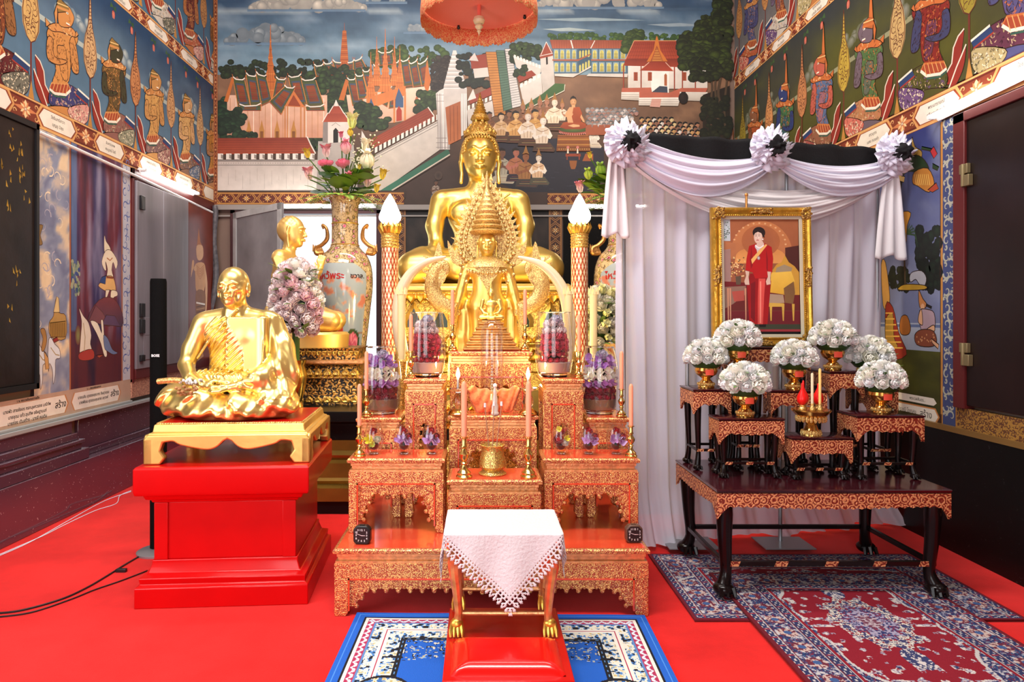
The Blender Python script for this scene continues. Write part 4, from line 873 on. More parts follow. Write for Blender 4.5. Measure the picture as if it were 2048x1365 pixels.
# striped serpent and green demon above
for k in range(9):
    t = k/8; x = 212-46*math.sin(t*1.7); y = 225+t*190; PR_([(x-14,y),(x+18-t*6,y+10),(x+14-t*6,y+34),(x-20,y+22)], 'c8a868' if k % 2 == 0 else '1c1a20')
PR_([(260,70),(272,110),(300,130),(295,160),(262,150)], 'a8843c'); PR_([(262,150),(300,155),(330,200),(310,225),(270,215),(240,215),(218,235),(232,205)], '22381c'); PR_([(270,215),(325,200),(352,260),(330,300),(285,275),(262,260)], 'b87a30')
PR_([(300,110),(345,120),(340,130),(298,122)], '22381c'); PR_([(335,130),(350,110),(365,140),(350,160)], 'a82c30'); PR_([(325,290),(360,260),(370,285),(345,300)], '9c3c24'); PR_([(345,180),(372,195),(365,210),(345,200)], '22381c')
for k in range(8): SR_([(270+k*8,225),(278+k*8,270)], .006, 'e0b860')
# horse, pavilion and kneeling lady
PR_([(250,650),(262,630),(300,625),(320,655),(310,690),(290,680),(275,660),(255,672)], 'a8aab0'); PR_([(210,690),(240,680),(312,685),(312,702),(210,705)], 'b08a28')
PR_([(132,600),(150,590),(168,730),(160,770),(140,770)], 'c8984c'); PR_([(150,770),(180,775),(205,880),(238,972),(160,978)], '8c2c1c'); PR_([(150,830),(180,800),(185,900),(200,940),(155,940)], 'a88434')
for k in range(7): SR_([(150,800+k*24),(180+k*7,800+k*24)], .01, 'd8a848')
PR_([(208,860),(216,815),(240,812),(254,860),(245,888),(216,888)], '9a5c24')
PR_([(288,705),(305,740),(320,760),(318,775),(292,775)], 'b87840'); mu.disc(*R6(304,778), .022, .03, 'd0a078', n=10); PR_([(292,790),(325,785),(352,800),(355,860),(330,870),(298,870)], 'a89098'); PR_([(290,800),(300,785),(305,840),(300,850),(286,835)], 'd0a078'); PR_([(330,860),(352,850),(350,880),(300,895),(298,886)], 'd0a078')
PR_([(272,890),(300,868),(350,875),(362,925),(330,940),(280,930)], '7c4028'); PR_([(340,905),(372,930),(368,948),(345,925)], 'd0a078')
for k in range(16): mu.disc(*R6(280+rnd.random()*75, 885+rnd.random()*40), .007, .007, 'c08858', n=5)
SR_([(318,765),(342,778)], .02, '14100f')
# borders: gold lines, silver-on-blue scroll strip
mu.lv += 2
for u_ in (4.50, 4.36): mu.stroke([(u_, .80), (u_, 2.79)], .02, 'b8803c'); mu.stroke([(u_+.012, .80), (u_+.012, 2.79)], .006, '3c1810')
mu.bg(None, 4.37, 4.49, .80, 2.79, 4, 20, lambda x, y: '3c4670')
for k in range(18):
    v = .86+k*.109
    for (du, dv, r_, d_) in ((-.02, 0, .042, 1), (.022, .05, .036, -1), (-.03, .06, .02, -1), (.035, .0, .018, 1)): mu.scroll(4.43+du, v+dv, r_, .017, 'a8a898', 1.0, k*.8, d_); mu.lv -= 1
    mu.lv += 1
mu.lv += 6
mu.poly([(4.50, .80), (QB, .80), (QB, .86), (4.50, .86)], '3c2010')
mu.poly([(4.52, .835), (4.56, .89), (5.5, .89), (5.5, .78), (4.56, .78)], 'c08048'); mu.poly([(4.535, .835), (4.57, .88), (5.5, .88), (5.5, .79), (4.57, .79)], 'ded6c6')
mu.poly([(4.55, .925), (4.58, .955), (5.3, .955), (5.3, .905), (4.58, .905)], 'ded6c6')
for t_, s_, u_, v_ in (('สร้าง', .065, 4.66, .835), ('น.ส.ปราณี โชคสุข', .04, 4.90, .838), ('พระเวสสันดร...', .03, 4.75, .93)):
    text_mb(mu.mb, t_, s_, Matrix.Translation((RX-mu.lv*mu.step-.0004, u_, v_)) @ Matrix.Rotation(-PI/2, 4, 'Z') @ Matrix.Rotation(PI/2, 4, 'X'), '1c1814')
muR.mb.build('mural', M['paint'], wall_right, smooth=0)

# ================================================ joinery of the side walls
M['doorblack'] = mat('worn_black_lacquer', (.015, .009, .008), .35, noise=.5, nscale=5, bump=.15, bscale=12)
M['doorgrey'] = mat('weathered_grey_boards', (.23, .21, .235), .34, noise=.35, nscale=3, bump=.3, bscale=10, aniso=(1, 1, .15))
M['doorred'] = mat('dark_red_lacquer', (.16, .025, .012), .35, noise=.3, nscale=4)
M['jamb'] = mat('oxblood_frame', (.10, .012, .012), .4)
# door_1: black shutter at the left edge, traces of gilding left on it
mb = MB(); mb.box(LX-.03, LX+.03, 3.3, 4.86, 1.03, 2.84); d1 = mb.build('door_1', M['doorblack'], kind='structure', bevel=.006)
mb = MB(); r = random.Random(4)
for k in range(60):
    y = 4.1+r.random()*.7; z = 1.35+r.random()*1.45
    if fbm(y*3, z*3, 2) < -.05: continue
    for q in range(3): yy = y+r.uniform(-.03, .03); zz = z+r.uniform(-.05, .05); mb.prism([(yy, zz), (yy+r.uniform(.006, .02), zz+r.uniform(-.01, .02)), (yy+r.uniform(-.006, .01), zz+r.uniform(.02, .05))], LX+.029, LX+.0315, 'x')
mb.build('gilt_trace', M['goldleaf'], d1, smooth=0)
mb = MB(); mb.box(LX-.03, LX+.045, 4.86, 4.89, .99, 2.88); mb.box(LX-.03, LX+.045, 3.2, 4.89, .99, 1.03); mb.box(LX-.03, LX+.045, 3.2, 4.89, 2.84, 2.88); mb.build('frame', M['black'], d1)
# door_2: grey board shutter and the red leaf painted with a standing guardian
mb = MB(); mb.box(LX-.02, LX+.05, 6.27, 6.79, 1.02, 2.76); mb.box(LX-.02, LX+.05, 6.80, 7.38, 1.02, 2.76); d2 = mb.build('door_2', M['doorgrey'], kind='structure', bevel=.006)
mb = MB()
for z in (1.09, 1.35, 1.5, 2.5): mb.box(LX+.05, LX+.075, 6.31, 6.38, z, z+.13 if z > 1.2 else z+.06)
mb.build('hinge', M['black'], d2, bevel=.004)
mb = MB(); mb.box(LX+.05, LX+.058, 6.40, 6.52, 1.33, 1.5); mb.box(LX+.05, LX+.056, 6.38, 6.64, .98+.12, 1.48); mb.build('patch_board', M['doorgrey'], d2, bevel=.003)
mb = MB(); mb.box(LX-.02, LX+.03, 6.24, 6.27, .9, 2.87); mb.box(LX-.02, LX+.03, 6.24, 8.15, 2.77, 2.87); mb.box(LX-.02, LX+.04, 6.27, 8.15, .93, 1.02); mb.build('frame', M['jamb'], d2, bevel=.004)
mu = Mural(lambda u, v: (LX+.04, u, v), (1, 0, 0))
mb = MB(); mb.box(LX-.02, LX+.04, 7.40, 8.15, 1.02, 2.76); d3 = mb.build('door_3', M['doorred'], kind='structure', bevel=.004)
def D3(x, y): u, v = L2(x, y); return (u*1.0, v)
for pts, c in (([(1110,160),(1120,240),(1132,265),(1100,262)], 'a8683c'), ([(1098,262),(1132,262),(1136,320),(1118,345),(1100,330)], 'd0a078'), ([(1092,365),(1140,360),(1150,420),(1140,520),(1098,525),(1090,430)], 'c89468'), ([(1092,370),(1076,400),(1066,440),(1072,350),(1084,350),(1082,400),(1098,400)], 'd0a078'), ([(1145,380),(1160,470),(1156,620),(1146,620),(1148,470)], 'd0a078'),
    ([(1096,520),(1142,520),(1150,580),(1142,700),(1135,780),(1100,790),(1092,640)], '8a5c40'), ([(1096,580),(1146,590),(1146,600),(1096,590)], 'e8dcd0'), ([(1092,780),(1140,770),(1145,820),(1090,820)], 'b06434'), ([(1105,820),(1112,880),(1075,895),(1098,870)], 'd0a078'), ([(1125,820),(1138,890),(1100,920),(1118,880)], 'd0a078')): mu.poly(sm([D3(*p) for p in pts]), c)
for k in range(12): mu.stroke([D3(1096,610+k*15), D3(1145,600+k*15)], .008, 'c89c6c' if k % 2 else '4c2c24')
for k in range(5): mu.stroke([D3(1098,375+k*10), D3(1118,395+k*14), D3(1140,372+k*10)], .006, 'a05a30')
mu.mb.build('painted_guardian', M['paint'], d3, smooth=0)
# carved sill boards under the shutters
M['sill'] = carved('sill_carving', (.62, .34, .22), (.30, .12, .08), 60, .45, .4, .5, .6)
mb = MB(); mb.box(LX-.02, LX+.02, 6.24, 8.15, .76, .93); mb.build('trim_3', M['sill'], kind='structure')
mb = MB(); mb.box(LX-.02, LX+.035, 2.7, 6.22, .725, .745); mb.box(LX-.02, LX+.05, 2.7, 8.15, .695, .725); mb.build('trim_4', mat('grey_moulding', (.32, .34, .34), .3), kind='structure', bevel=.004)
# polished plinths: long low step, stepped pilaster, recess with ledge
mb = MB(); mb.box(LX-.02, -3.09, 2.7, 8.15, 0, .385)
for a, b, z0, z1 in ((.10, 5.42, .385, .47), (.075, 5.36, .47, .52), (.09, 5.38, .52, .545), (.06, 5.33, .545, .60), (.035, 5.30, .60, .695)): mb.box(LX-.02, LX+a, 2.7, b, z0, z1)
mb.box(LX-.02, LX+.03, 5.42, 8.15, .385, .44); mb.box(LX-.02, LX+.012, 5.42, 8.15, .44, .695)
mb.build('baseboard_left', M['granite'], kind='structure', bevel=.006)
# right side
mb = MB(); mb.box(RX-.03, RX+.03, 2.9, 4.24, .95, 2.72); d4 = mb.build('door_4', mat('dark_wood_door', (.010, .004, .004), .35, noise=.4, nscale=3, bump=.12, bscale=8), kind='structure', bevel=.006)
mb = MB(); mb.box(RX-.045, RX+.03, 4.24, 4.34, .93, 2.78); mb.box(RX-.045, RX+.03, 2.8, 4.34, 2.72, 2.78); mb.build('frame', M['jamb'], d4, bevel=.004)
mb = MB()
for z in (1.28, 2.39): mb.box(RX-.055, RX-.03, 4.20, 4.27, z, z+.06); mb.box(RX-.06, RX-.03, 4.18, 4.25, z-.08, z-.01); mb.tube([(RX-.055, 4.235, z-.08), (RX-.055, 4.235, z+.06)], .012)
mb.build('hinge', mat('old_hinge', (.25, .20, .10), .5, .6), d4, bevel=.003)
M['sillR'] = carved('gold_scroll_board', (.50, .27, .06), (.10, .035, .015), 55, .45, .5, .5, .5)
mb = MB(); mb.box(RX-.02, RX+.02, 2.7, 4.34, .80, .93); mb.build('trim_5', M['sillR'], kind='structure')
mb = MB(); mb.box(RX-.035, RX+.02, 2.7, 8.15, .765, .80); mb.build('trim_6', mat('dull_brass_strip', (.30, .17, .05), .4, .5), kind='structure')
mb = MB(); mb.box(RX-.03, RX+.02, 2.7, 8.15, 0, .765); mb.build('baseboard_right', M['blackstone'], kind='structure')
# window in the back wall: frame, bright outside, open grey shutter
M['winframe'] = mat('window_frame_dark', (.05, .01, .012), .4)
mb = MB(); mb.box(wx0, wx0+.06, YB-.03, YB+.2, wz0, wz1); mb.box(wx1-.06, wx1, YB-.03, YB+.2, wz0, wz1); mb.box(wx0, wx1, YB-.03, YB+.2, wz1-.05, wz1); mb.box(wx0, wx1, YB-.05, YB+.2, wz0, wz0+.05)
w1 = mb.build('window_1', M['winframe'], kind='structure', bevel=.004)
# grey shutter leaf standing open into the room
q = [P(466, 420, 7.95), P(561, 432, 7.2)]
a = Vector((q[0][0], 7.98, 0)); b = Vector((X_(563, 7.25), 7.25, 0)); d = (b-a); n_ = Vector((-d.y, d.x, 0)).normalized()*.03
def slab(a, b, n_, z0, z1, mb): v = [a, b, b+n_, a+n_]; mb.add([(p.x, p.y, z0) for p in v]+[(p.x, p.y, z1) for p in v], [(0,3,2,1),(4,5,6,7),(0,1,5,4),(1,2,6,5),(2,3,7,6),(3,0,4,7)])
mb = MB(); slab(a, b, n_, 1.02, 2.72, mb); mb.build('shutter', mat('faded_grey_paint', (.24, .23, .24), .4, noise=.3, nscale=3), w1, bevel=.004)
mb = MB(); e = d.normalized()*.07; slab(a-n_*.4, a+e-n_*.4, n_*.4, 1.02, 2.72, mb); slab(b-e-n_*.4, b-n_*.4, n_*.4, 1.02, 2.72, mb); slab(a-n_*.4, b-n_*.4, n_*.4, 2.65, 2.72, mb); mb.build('shutter_rail', mat('grey_rail', (.42, .42, .42), .4, noise=.2), w1)
# dark blind panel behind the right lamp
mb = MB(); mb.box(X_(1126, YB), X_(1216, YB)+.9, YB-.012, YB, .8, Z_(412, YB)); mb.build('window_2', M['blackstone'], kind='structure')
# fluorescent fittings
def fitting(label, a, b, horiz_n, grp):
    a, b = Vector(a), Vector(b); c = (a+b)/2; t = thing('fluorescent_light', label, 'light', c, grp); n = Vector(horiz_n)
    mb = MB(); mb.tube([a, b], .028, 4, up=(0, 0, 1)); mb.build('housing', M['white'], t)
    mb = MB(); off = n*.05; dd = (b-a).normalized()*.03; mb.tube([a+off+dd, b+off-dd], .016, 10); mb.build('tube', M['tube'], t)
    mb = MB()
    for p in (a, b): mb = MB(); mb.tube([p+n*.02, p+n*.066], .017, 8); mb.build('lamp_holder', M['white'], t)
fitting('lit fluorescent tube on the left wall over the grey shutter', (LX+.03, 6.35, 2.87), (LX+.03, 7.55, 2.87), (1, 0, 0), None)
fitting('lit fluorescent tube high on the right wall over the dark door', (RX-.03, 3.4, 2.86), (RX-.03, 4.50, 2.82), (-1, 0, 0), None)
fitting('lit fluorescent tube above the bright window behind the tall vase', (X_(560, YB), YB-.08, Z_(415, YB)), (X_(755, YB), YB-.08, Z_(414, YB)), (0, -1, 0), None)
fitting('lit fluorescent tube on the back wall behind the right flame lamp', (X_(1160, YB), YB-.08, Z_(415, YB)), (X_(1290, YB), YB-.08, Z_(416, YB)), (0, -1, 0), None)
mb = MB(); mb.tube([(LX+.035, 4.9, 2.83), (LX+.035, 6.3, 2.80), (LX+.035, 8.1, 2.74)], .014, 8); tag(mb.build('cable_conduit', M['white']), 'long white plastic cable conduit running along the left wall', 'conduit')
# ================================================ sculpting: blended solids turned into one continuous skin
class Clay:
    def __init__(s, lo, hi, h):
        s.lo = np.array(lo, float); s.h = h; s.n = np.ceil((np.array(hi)-s.lo)/h).astype(int)+1
        s.g = [(s.lo[i]+h*np.arange(s.n[i])).astype(np.float32) for i in range(3)]
        s.f = np.full(s.n, .2, np.float32)
    def win(s, lo, hi):
        sl = []
        for i in range(3):
            a = int(max(0, math.floor((lo[i]-s.lo[i])/s.h))); b = int(min(s.n[i], math.ceil((hi[i]-s.lo[i])/s.h)+1)); 
            if b <= a: return None
            sl.append(slice(a, b))
        X = s.g[0][sl[0]][:, None, None]; Y = s.g[1][sl[1]][None, :, None]; Z = s.g[2][sl[2]][None, None, :]
        return tuple(sl), X, Y, Z
    def mixin(s, w, d, k, sub):
        f = s.f[w]
        if sub:
            if k > 0: h = np.clip(.5-.5*(f+d)/k, 0, 1); s.f[w] = f*(1-h)-d*h+k*h*(1-h)
            else: s.f[w] = np.maximum(f, -d)
        elif k > 0: h = np.clip(.5+.5*(f-d)/k, 0, 1); s.f[w] = f*(1-h)+d*h-k*h*(1-h)
        else: s.f[w] = np.minimum(f, d)
    def cone(s, a, b, ra, rb, k=.02, sub=False):
        a, b = np.array(a, float), np.array(b, float); m = max(ra, rb)+k+3*s.h
        q = s.win(np.minimum(a, b)-m, np.maximum(a, b)+m)
        if q is None: return
        w, X, Y, Z = q; d = b-a; L = float(d@d)+1e-12
        t = np.clip(((X-a[0])*d[0]+(Y-a[1])*d[1]+(Z-a[2])*d[2])/L, 0, 1)
        dist = np.sqrt((X-a[0]-t*d[0])**2+(Y-a[1]-t*d[1])**2+(Z-a[2]-t*d[2])**2)-(ra+(rb-ra)*t)
        s.mixin(w, dist, k, sub)
    def chain(s, pts, rs, k=.02, sub=False):
        if not hasattr(rs, '__len__'): rs = [rs]*len(pts)
        for i in range(len(pts)-1): s.cone(pts[i], pts[i+1], rs[i], rs[i+1], k, sub)
    def ell(s, c, r, k=.02, sub=False, rot=None):
        c = np.array(c, float); r = np.array(r, float); m = max(r)+k+3*s.h if rot is not None else r+k+3*s.h
        q = s.win(c-m, c+m)
        if q is None: return
        w, X, Y, Z = q; X = X-c[0]; Y = Y-c[1]; Z = Z-c[2]
        if rot is not None:
            Rm = np.array(Matrix.Rotation(rot[0], 3, rot[1])); X, Y, Z = (Rm[0, i]*X+Rm[1, i]*Y+Rm[2, i]*Z for i in range(3))
        k0 = np.sqrt((X/r[0])**2+(Y/r[1])**2+(Z/r[2])**2); k1 = np.sqrt((X/r[0]**2)**2+(Y/r[1]**2)**2+(Z/r[2]**2)**2)+1e-6
        s.mixin(w, k0*(k0-1)/k1, k, sub)
    def box(s, c, r, rd=.01, k=.01, sub=False, rot=None):
        c = np.array(c, float); r = np.array(r, float); m = np.linalg.norm(r)+k+3*s.h if rot is not None else r+k+3*s.h
        q = s.win(c-m, c+m)
        if q is None: return
        w, X, Y, Z = q; X = X-c[0]; Y = Y-c[1]; Z = Z-c[2]
        if rot is not None:
            Rm = np.array(Matrix.Rotation(rot[0], 3, rot[1])); X, Y, Z = (Rm[0, i]*X+Rm[1, i]*Y+Rm[2, i]*Z for i in range(3))
        x = np.abs(X)-r[0]+rd; y = np.abs(Y)-r[1]+rd; z = np.abs(Z)-r[2]+rd
        s.mixin(w, np.sqrt(np.maximum(x, 0)**2+np.maximum(y, 0)**2+np.maximum(z, 0)**2)+np.minimum(np.maximum(x, np.maximum(y, z)), 0)-rd, k, sub)
    def warp(s, lo, hi, fn):       # add a relief (cloth folds, hair) inside a window
        q = s.win(lo, hi)
        if q is None: return
        w, X, Y, Z = q; s.f[w] = s.f[w]+fn(X, Y, Z).astype(np.float32)
    def mesh(s, T=None, flat=True):
        s.f = np.maximum(s.f, -s.g[2][None, None, :]) if flat else s.f; f = s.f; f[[0, -1]] = .2; f[:, [0, -1]] = .2; f[:, :, [0, -1]] = .2
        ins = f < 0; nx, ny, nz = f.shape
        c = [ins[i:nx-1+i, j:ny-1+j, k:nz-1+k] for i in (0, 1) for j in (0, 1) for k in (0, 1)]
        cnt = sum(a.astype(np.int8) for a in c); cell = (cnt > 0) & (cnt < 8); I = np.argwhere(cell)
        idx = np.full(cell.shape, -1, np.int64); idx[cell] = np.arange(len(I))
        pos = np.zeros((len(I), 3)); wt = np.zeros(len(I)); o = [(i, j, k) for i in (0, 1) for j in (0, 1) for k in (0, 1)]
        V = [f[I[:, 0]+a, I[:, 1]+b, I[:, 2]+c_] for a, b, c_ in o]
        for p in range(8):
            for q in range(p+1, 8):
                if sum(abs(o[p][t]-o[q][t]) for t in range(3)) != 1: continue
                m = (V[p] < 0) != (V[q] < 0); t = np.where(m, V[p]/(V[p]-V[q]+1e-12), 0)[:, None]
                pos += np.where(m[:, None], np.array(o[p])+(np.array(o[q])-np.array(o[p]))*t, 0); wt += m
        vt = s.lo+(I+pos/wt[:, None])*s.h
        fs = []
        for ax in range(3):
            a = [slice(1, -1)]*3; a[ax] = slice(0, -1); b = [slice(1, -1)]*3; b[ax] = slice(1, None)
            A_, B_ = ins[tuple(a)], ins[tuple(b)]; E = np.argwhere(A_ != B_); off = np.array([1, 1, 1]); off[ax] = 0; E = E+off
            u, v = [t for t in range(3) if t != ax]; du = np.zeros(3, int); du[u] = 1; dv = np.zeros(3, int); dv[v] = 1
            g = lambda e: idx[e[:, 0], e[:, 1], e[:, 2]]
            Q = np.stack([g(E-du-dv), g(E-dv), g(E), g(E-du)], 1); flip = ins[E[:, 0], E[:, 1], E[:, 2]] ^ (ax == 1)
            Q[~flip] = Q[~flip][:, ::-1]; fs.append(Q)
        Fq = np.concatenate(fs); Fq = Fq[(Fq >= 0).all(1)]
        mb = MB()
        if T is not None: M4 = np.array(T); vt = vt@M4[:3, :3].T+M4[:3, 3]
        mb.v = [tuple(p) for p in vt.tolist()]; mb.f = Fq.tolist(); mb.mi = [0]*len(Fq); mb.c = [(1, 1, 1)]*len(vt)
        return mb
def hand(c, wrist, palm, tips, th, r=.011, k=.006):
    """palm pad, four unequal fingers and a thumb, joined at the wrist"""
    wrist, palm = Vector(wrist), Vector(palm); c.cone(wrist, palm, r*2.0, r*2.3, .015)
    for b, m, t in tips: c.chain([palm.lerp(Vector(b), .5), b, m, t], [r*1.2, r, r*.92, r*.72], k)
    c.chain([wrist.lerp(palm, .45), th[0], th[1]], [r*1.3, r*1.15, r*.85], k)
def face(c, o, s, buddha=True, cut=(1, 1)):
    """features on a head looking to -Y; o = head centre, s = head height"""
    P3 = lambda x, y, z: (o[0]+x*s, o[1]+y*s, o[2]+z*s)
    c.ell(P3(0, .04, .06), (.36*s, .43*s, .44*s), .02*s); c.ell(P3(0, -.09, -.2), (.29*s, .28*s, .30*s), .10*s)
    c.ell(P3(0, -.24, -.40), (.11*s, .09*s, .09*s), .09*s)
    if not buddha:
        for q in (-1, 1): c.ell(P3(q*.21, -.24, -.07), (.09*s, .08*s, .07*s), .05*s)
        for q in (-1, 1): c.ell(P3(q*.23, -.26, -.24), (.07*s, .05*s, .13*s), .05*s, True)
    for q in (-1, 1):
        c.ell(P3(q*.145, -.39, .0), (.10*s, .07*s, .055*s), .035*s, True)                       # socket
        c.ell(P3(q*.145, -.325, -.005), (.085*s, .07*s, .048*s), .012*s)                         # eyeball and lid
        c.chain([P3(q*.05, -.385, -.03), P3(q*.145, -.398, -.022), P3(q*.235, -.34, -.02)], .008*s, .008*s, True)  # lid line
        br = [P3(q*.035, -.385, .055), P3(q*.13, -.385, .115 if buddha else .085), P3(q*.25, -.315, .07)]
        c.chain(br, [.022*s, .026*s, .016*s], .03*s)
        c.ell(P3(q*.055, -.41, -.155), (.042*s, .05*s, .034*s), .018*s)                          # nostril wing
        e = P3(q*.37, .02, -.04)
        if buddha: c.chain([P3(q*.37, 0, .1), P3(q*.40, .03, -.1), P3(q*.375, .02, -.34), P3(q*.39, -.01, -.52)], [.04*s, .045*s, .035*s, .04*s], .015*s); c.ell(P3(q*.43, -.01, -.05), (.03*s, .035*s, .09*s), .01*s, True)
        else: c.ell(e, (.05*s, .085*s, .15*s), .02*s); c.ell(P3(q*.42, -.02, -.02), (.022*s, .04*s, .07*s), .015*s, True); c.ell(P3(q*.375, .0, -.20), (.035*s, .045*s, .06*s), .02*s)
    nt_ = -.455 if buddha else -.49; c.chain([P3(0, -.37, .06), P3(0, -.415, -.06), P3(0, nt_, -.145)], [.030*s, .032*s, .042*s], .03*s)   # nose
    c.chain([P3(-.12, -.345, -.265), P3(-.05, -.40, -.25), P3(0, -.405, -.258), P3(.05, -.40, -.25), P3(.12, -.345, -.265)], [.012*s, .024*s, .022*s, .024*s, .012*s], .018*s)
    c.chain([P3(-.095, -.355, -.29), P3(0, -.40, -.302), P3(.095, -.355, -.29)], [.014*s, .030*s, .014*s], .018*s)
    c.chain([P3(-.13, -.385, -.272), P3(0, -.435, -.276), P3(.13, -.385, -.272)], .007*s, .01*s, True)
    if not buddha:
        for q in (-1, 1): c.chain([P3(q*.09, -.42, -.15), P3(q*.16, -.40, -.24), P3(q*.16, -.37, -.33)], .010*s, .03*s, True)
        for z in (.2, .26, .32): c.chain([P3(-.16, -.37+(z-.2)*.5, z), P3(0, -.43+(z-.2)*.5, z+.01), P3(.16, -.37+(z-.2)*.5, z)], .006*s, .02*s, True)
def seated(c, W, D, Hs, robe=True):
    """crossed legs and torso; W = knee span, D = depth, Hs = shoulder height; origin at the seat, facing -Y"""
    h = W/2
    for q in (-1, 1): c.chain([(q*.13*W, .12*D, .12*W), (q*.36*W, -.14*D, .12*W), (q*.43*W, -.22*D, .105*W)], [.13*W, .115*W, .095*W], .06*W)
    c.chain([(.42*W, -.26*D, .10*W), (.10*W, -.42*D, .085*W), (-.14*W, -.42*D, .075*W)], [.095*W, .075*W, .05*W], .05*W)
    c.chain([(-.42*W, -.26*D, .10*W), (-.12*W, -.36*D, .12*W), (.12*W, -.34*D, .13*W)], [.095*W, .075*W, .05*W], .04*W)
    c.ell((0, .10*D, .13*W), (.24*W, .24*D, .14*W), .06*W)
# ------------------------------------------------ the seated elder monk (life size)
def monk():
    c = Clay((-.44, -.36, -.02), (.44, .36, .93), .0052)
    for q in (-1, 1): c.chain([(q*.09, .10, .10), (q*.27, -.02, .105), (q*.315, -.07, .095)], [.11, .10, .082], .05)
    c.chain([(.315, -.09, .085), (.10, -.20, .065), (-.10, -.215, .055)], [.078, .062, .045], .04)
    c.chain([(-.315, -.09, .085), (-.12, -.17, .10), (.10, -.17, .105)], [.078, .062, .04], .035)
    c.ell((0, -.12, .05), (.30, .16, .055), .04); c.ell((0, .08, .12), (.20, .15, .13), .05)
    c.ell((0, .06, .26), (.165, .115, .16), .06); c.ell((0, .055, .43), (.178, .105, .155), .06); c.chain([(-.165, .05, .545), (0, .07, .575), (.165, .05, .545)], [.058, .06, .058], .04)
    for q in (-1, 1): c.ell((q*.085, -.025, .46), (.075, .05, .06), .04)
    c.cone((0, .05, .57), (0, .035, .665), .062, .056, .03)
    for q in (-1, 1): c.cone((q*.035, .0, .58), (q*.045, .02, .66), .010, .010, .03)
    # bare right arm (photo's left), draped left arm
    c.chain([(-.205, .05, .53), (-.262, .03, .38), (-.27, -.02, .29)], [.060, .052, .043], .025); c.chain([(-.27, -.02, .285), (-.19, -.13, .215), (-.10, -.17, .195)], [.045, .038, .026], .02)
    c.chain([(.205, .05, .53), (.275, .04, .38), (.28, -.01, .30)], [.066, .066, .066], .03); c.chain([(.28, -.01, .29), (.20, -.12, .22), (.12, -.16, .19)], [.066, .056, .03], .03)
    # hanging sleeve of the robe
    c.chain([(.29, .02, .40), (.325, .0, .25), (.315, -.03, .155)], [.05, .055, .05], .04); c.chain([(.31, -.05, .16), (.22, -.13, .15)], [.045, .03], .04); c.ell((.19, -.06, .185), (.11, .09, .06), .04); c.ell((-.16, -.05, .17), (.09, .09, .05), .04)
    # shoulder panel and waist roll
    c.box((.095, -.055, .40), (.105, .018, .165), .012, .018, rot=(.12, 'Z')); c.box((.195, .0, .40), (.02, .06, .165), .012, .02)
    c.chain([(-.15, -.08, .235), (-.02, -.12, .215), (.16, -.09, .225)], [.03, .04, .03], .02); c.chain([(-.14, -.10, .205), (.0, -.135, .19), (.15, -.11, .20)], [.02, .03, .02], .015)
    # folds over chest, lap and sleeve
    def chest(X, Y, Z):
        m = np.clip((.17-X-.55*(Z-.24))*14, 0, 1)*np.clip((X+.185-.62*(Z-.30)*0)*14, 0, 1)*np.clip((.10+.9*(X+.17)-(Z-.26)*.62+.05)*20, 0, 1)*np.clip((.02-Y)*30, 0, 1)
        return -.0085*m*np.sin((Z-.95*X+.25*X*X)*165)-.004*m
    c.warp((-.20, -.2, .25), (.08, .03, .56), chest)
    def lap(X, Y, Z):
        r = np.sqrt(X*X+(Y-.1)**2); th = X*9+Y*6*np.sign(X); env = np.clip((.175-Z)*20, 0, 1)*np.clip((Z-.0)*40, 0, 1)
        return env*(.010*np.sin(30*np.abs(X)+46*Z+20*r+2.2*np.sin(7*X))+.004*np.sin(75*X-60*Z+30*Y))
    c.warp((-.44, -.36, 0), (.44, .2, .18), lap)
    c.warp((.225, -.2, .12), (.44, .2, .56), lambda X, Y, Z: .0055*np.sin(70*(X+.5*Y)+16*Z)*np.clip((X-.225)*25, 0, 1))
    c.warp((-.18, -.22, .17), (.18, -.03, .26), lambda X, Y, Z: .004*np.sin(150*Z+30*np.sin(9*X)))
    c.chain([(-.005, -.082, .245), (.0, -.088, .40), (.012, -.06, .56)], .006, .004); c.chain([(.195, -.07, .24), (.205, -.07, .40), (.20, -.05, .54)], .005, .004)
    c.chain([(-.19, -.045, .33), (-.12, -.07, .42), (-.03, -.06, .53), (.03, -.02, .60)], .008, .006)
    # hands resting one on the other
    hand(c, (-.11, -.165, .195), (-.055, -.185, .185), [((-.02, -.205+.018*i, .18), (.02, -.20+.018*i, .182), (.05-.006*abs(i-1), -.195+.016*i, .187)) for i in range(-1, 3)], ((-.03, -.175, .215), (.0, -.185, .212)))
    hand(c, (.12, -.16, .19), (.065, -.185, .175), [((.03, -.215+.019*i, .162), (-.012, -.215+.019*i, .158), (-.05+.006*abs(i-1), -.205+.018*i, .162)) for i in range(-1, 3)], ((.04, -.18, .205), (.008, -.188, .208)))
    # foot
    c.chain([(-.10, -.215, .055), (-.19, -.20, .06)], [.035, .026], .02)
    for i in range(5): c.cone((-.19, -.215+.012*i, .062), (-.222+.004*i, -.218+.014*i, .066), .010, .008, .006)
    face(c, (.0, .0, .738), .235, False)
    return c.mesh()
M['monkgold'] = mat('burnished_yellow_gold', (1, .76, .26), .29, .9, noise=.06, nscale=6)
MY = 3.94; stand_z = .937; mx = X_(467, MY)
t = thing('monk_statue', 'life-size shiny gold statue of a seated bald monk in a draped robe, hands in lap', 'statue', (mx, MY, stand_z), rotz=R(-4))
mb = monk(); o = bpy.data.objects.new('body', None); bpy.data.objects.remove(o)
def attach(mb, name, mtl, t, **k):   # mesh already in the thing's own coordinates
    l = t.location.copy(); t.location = (0, 0, 0); o = mb.build(name, mtl, t, **k); t.location = l; return o
ob = attach(mb, 'body', M['monkgold'], t, smooth=180)
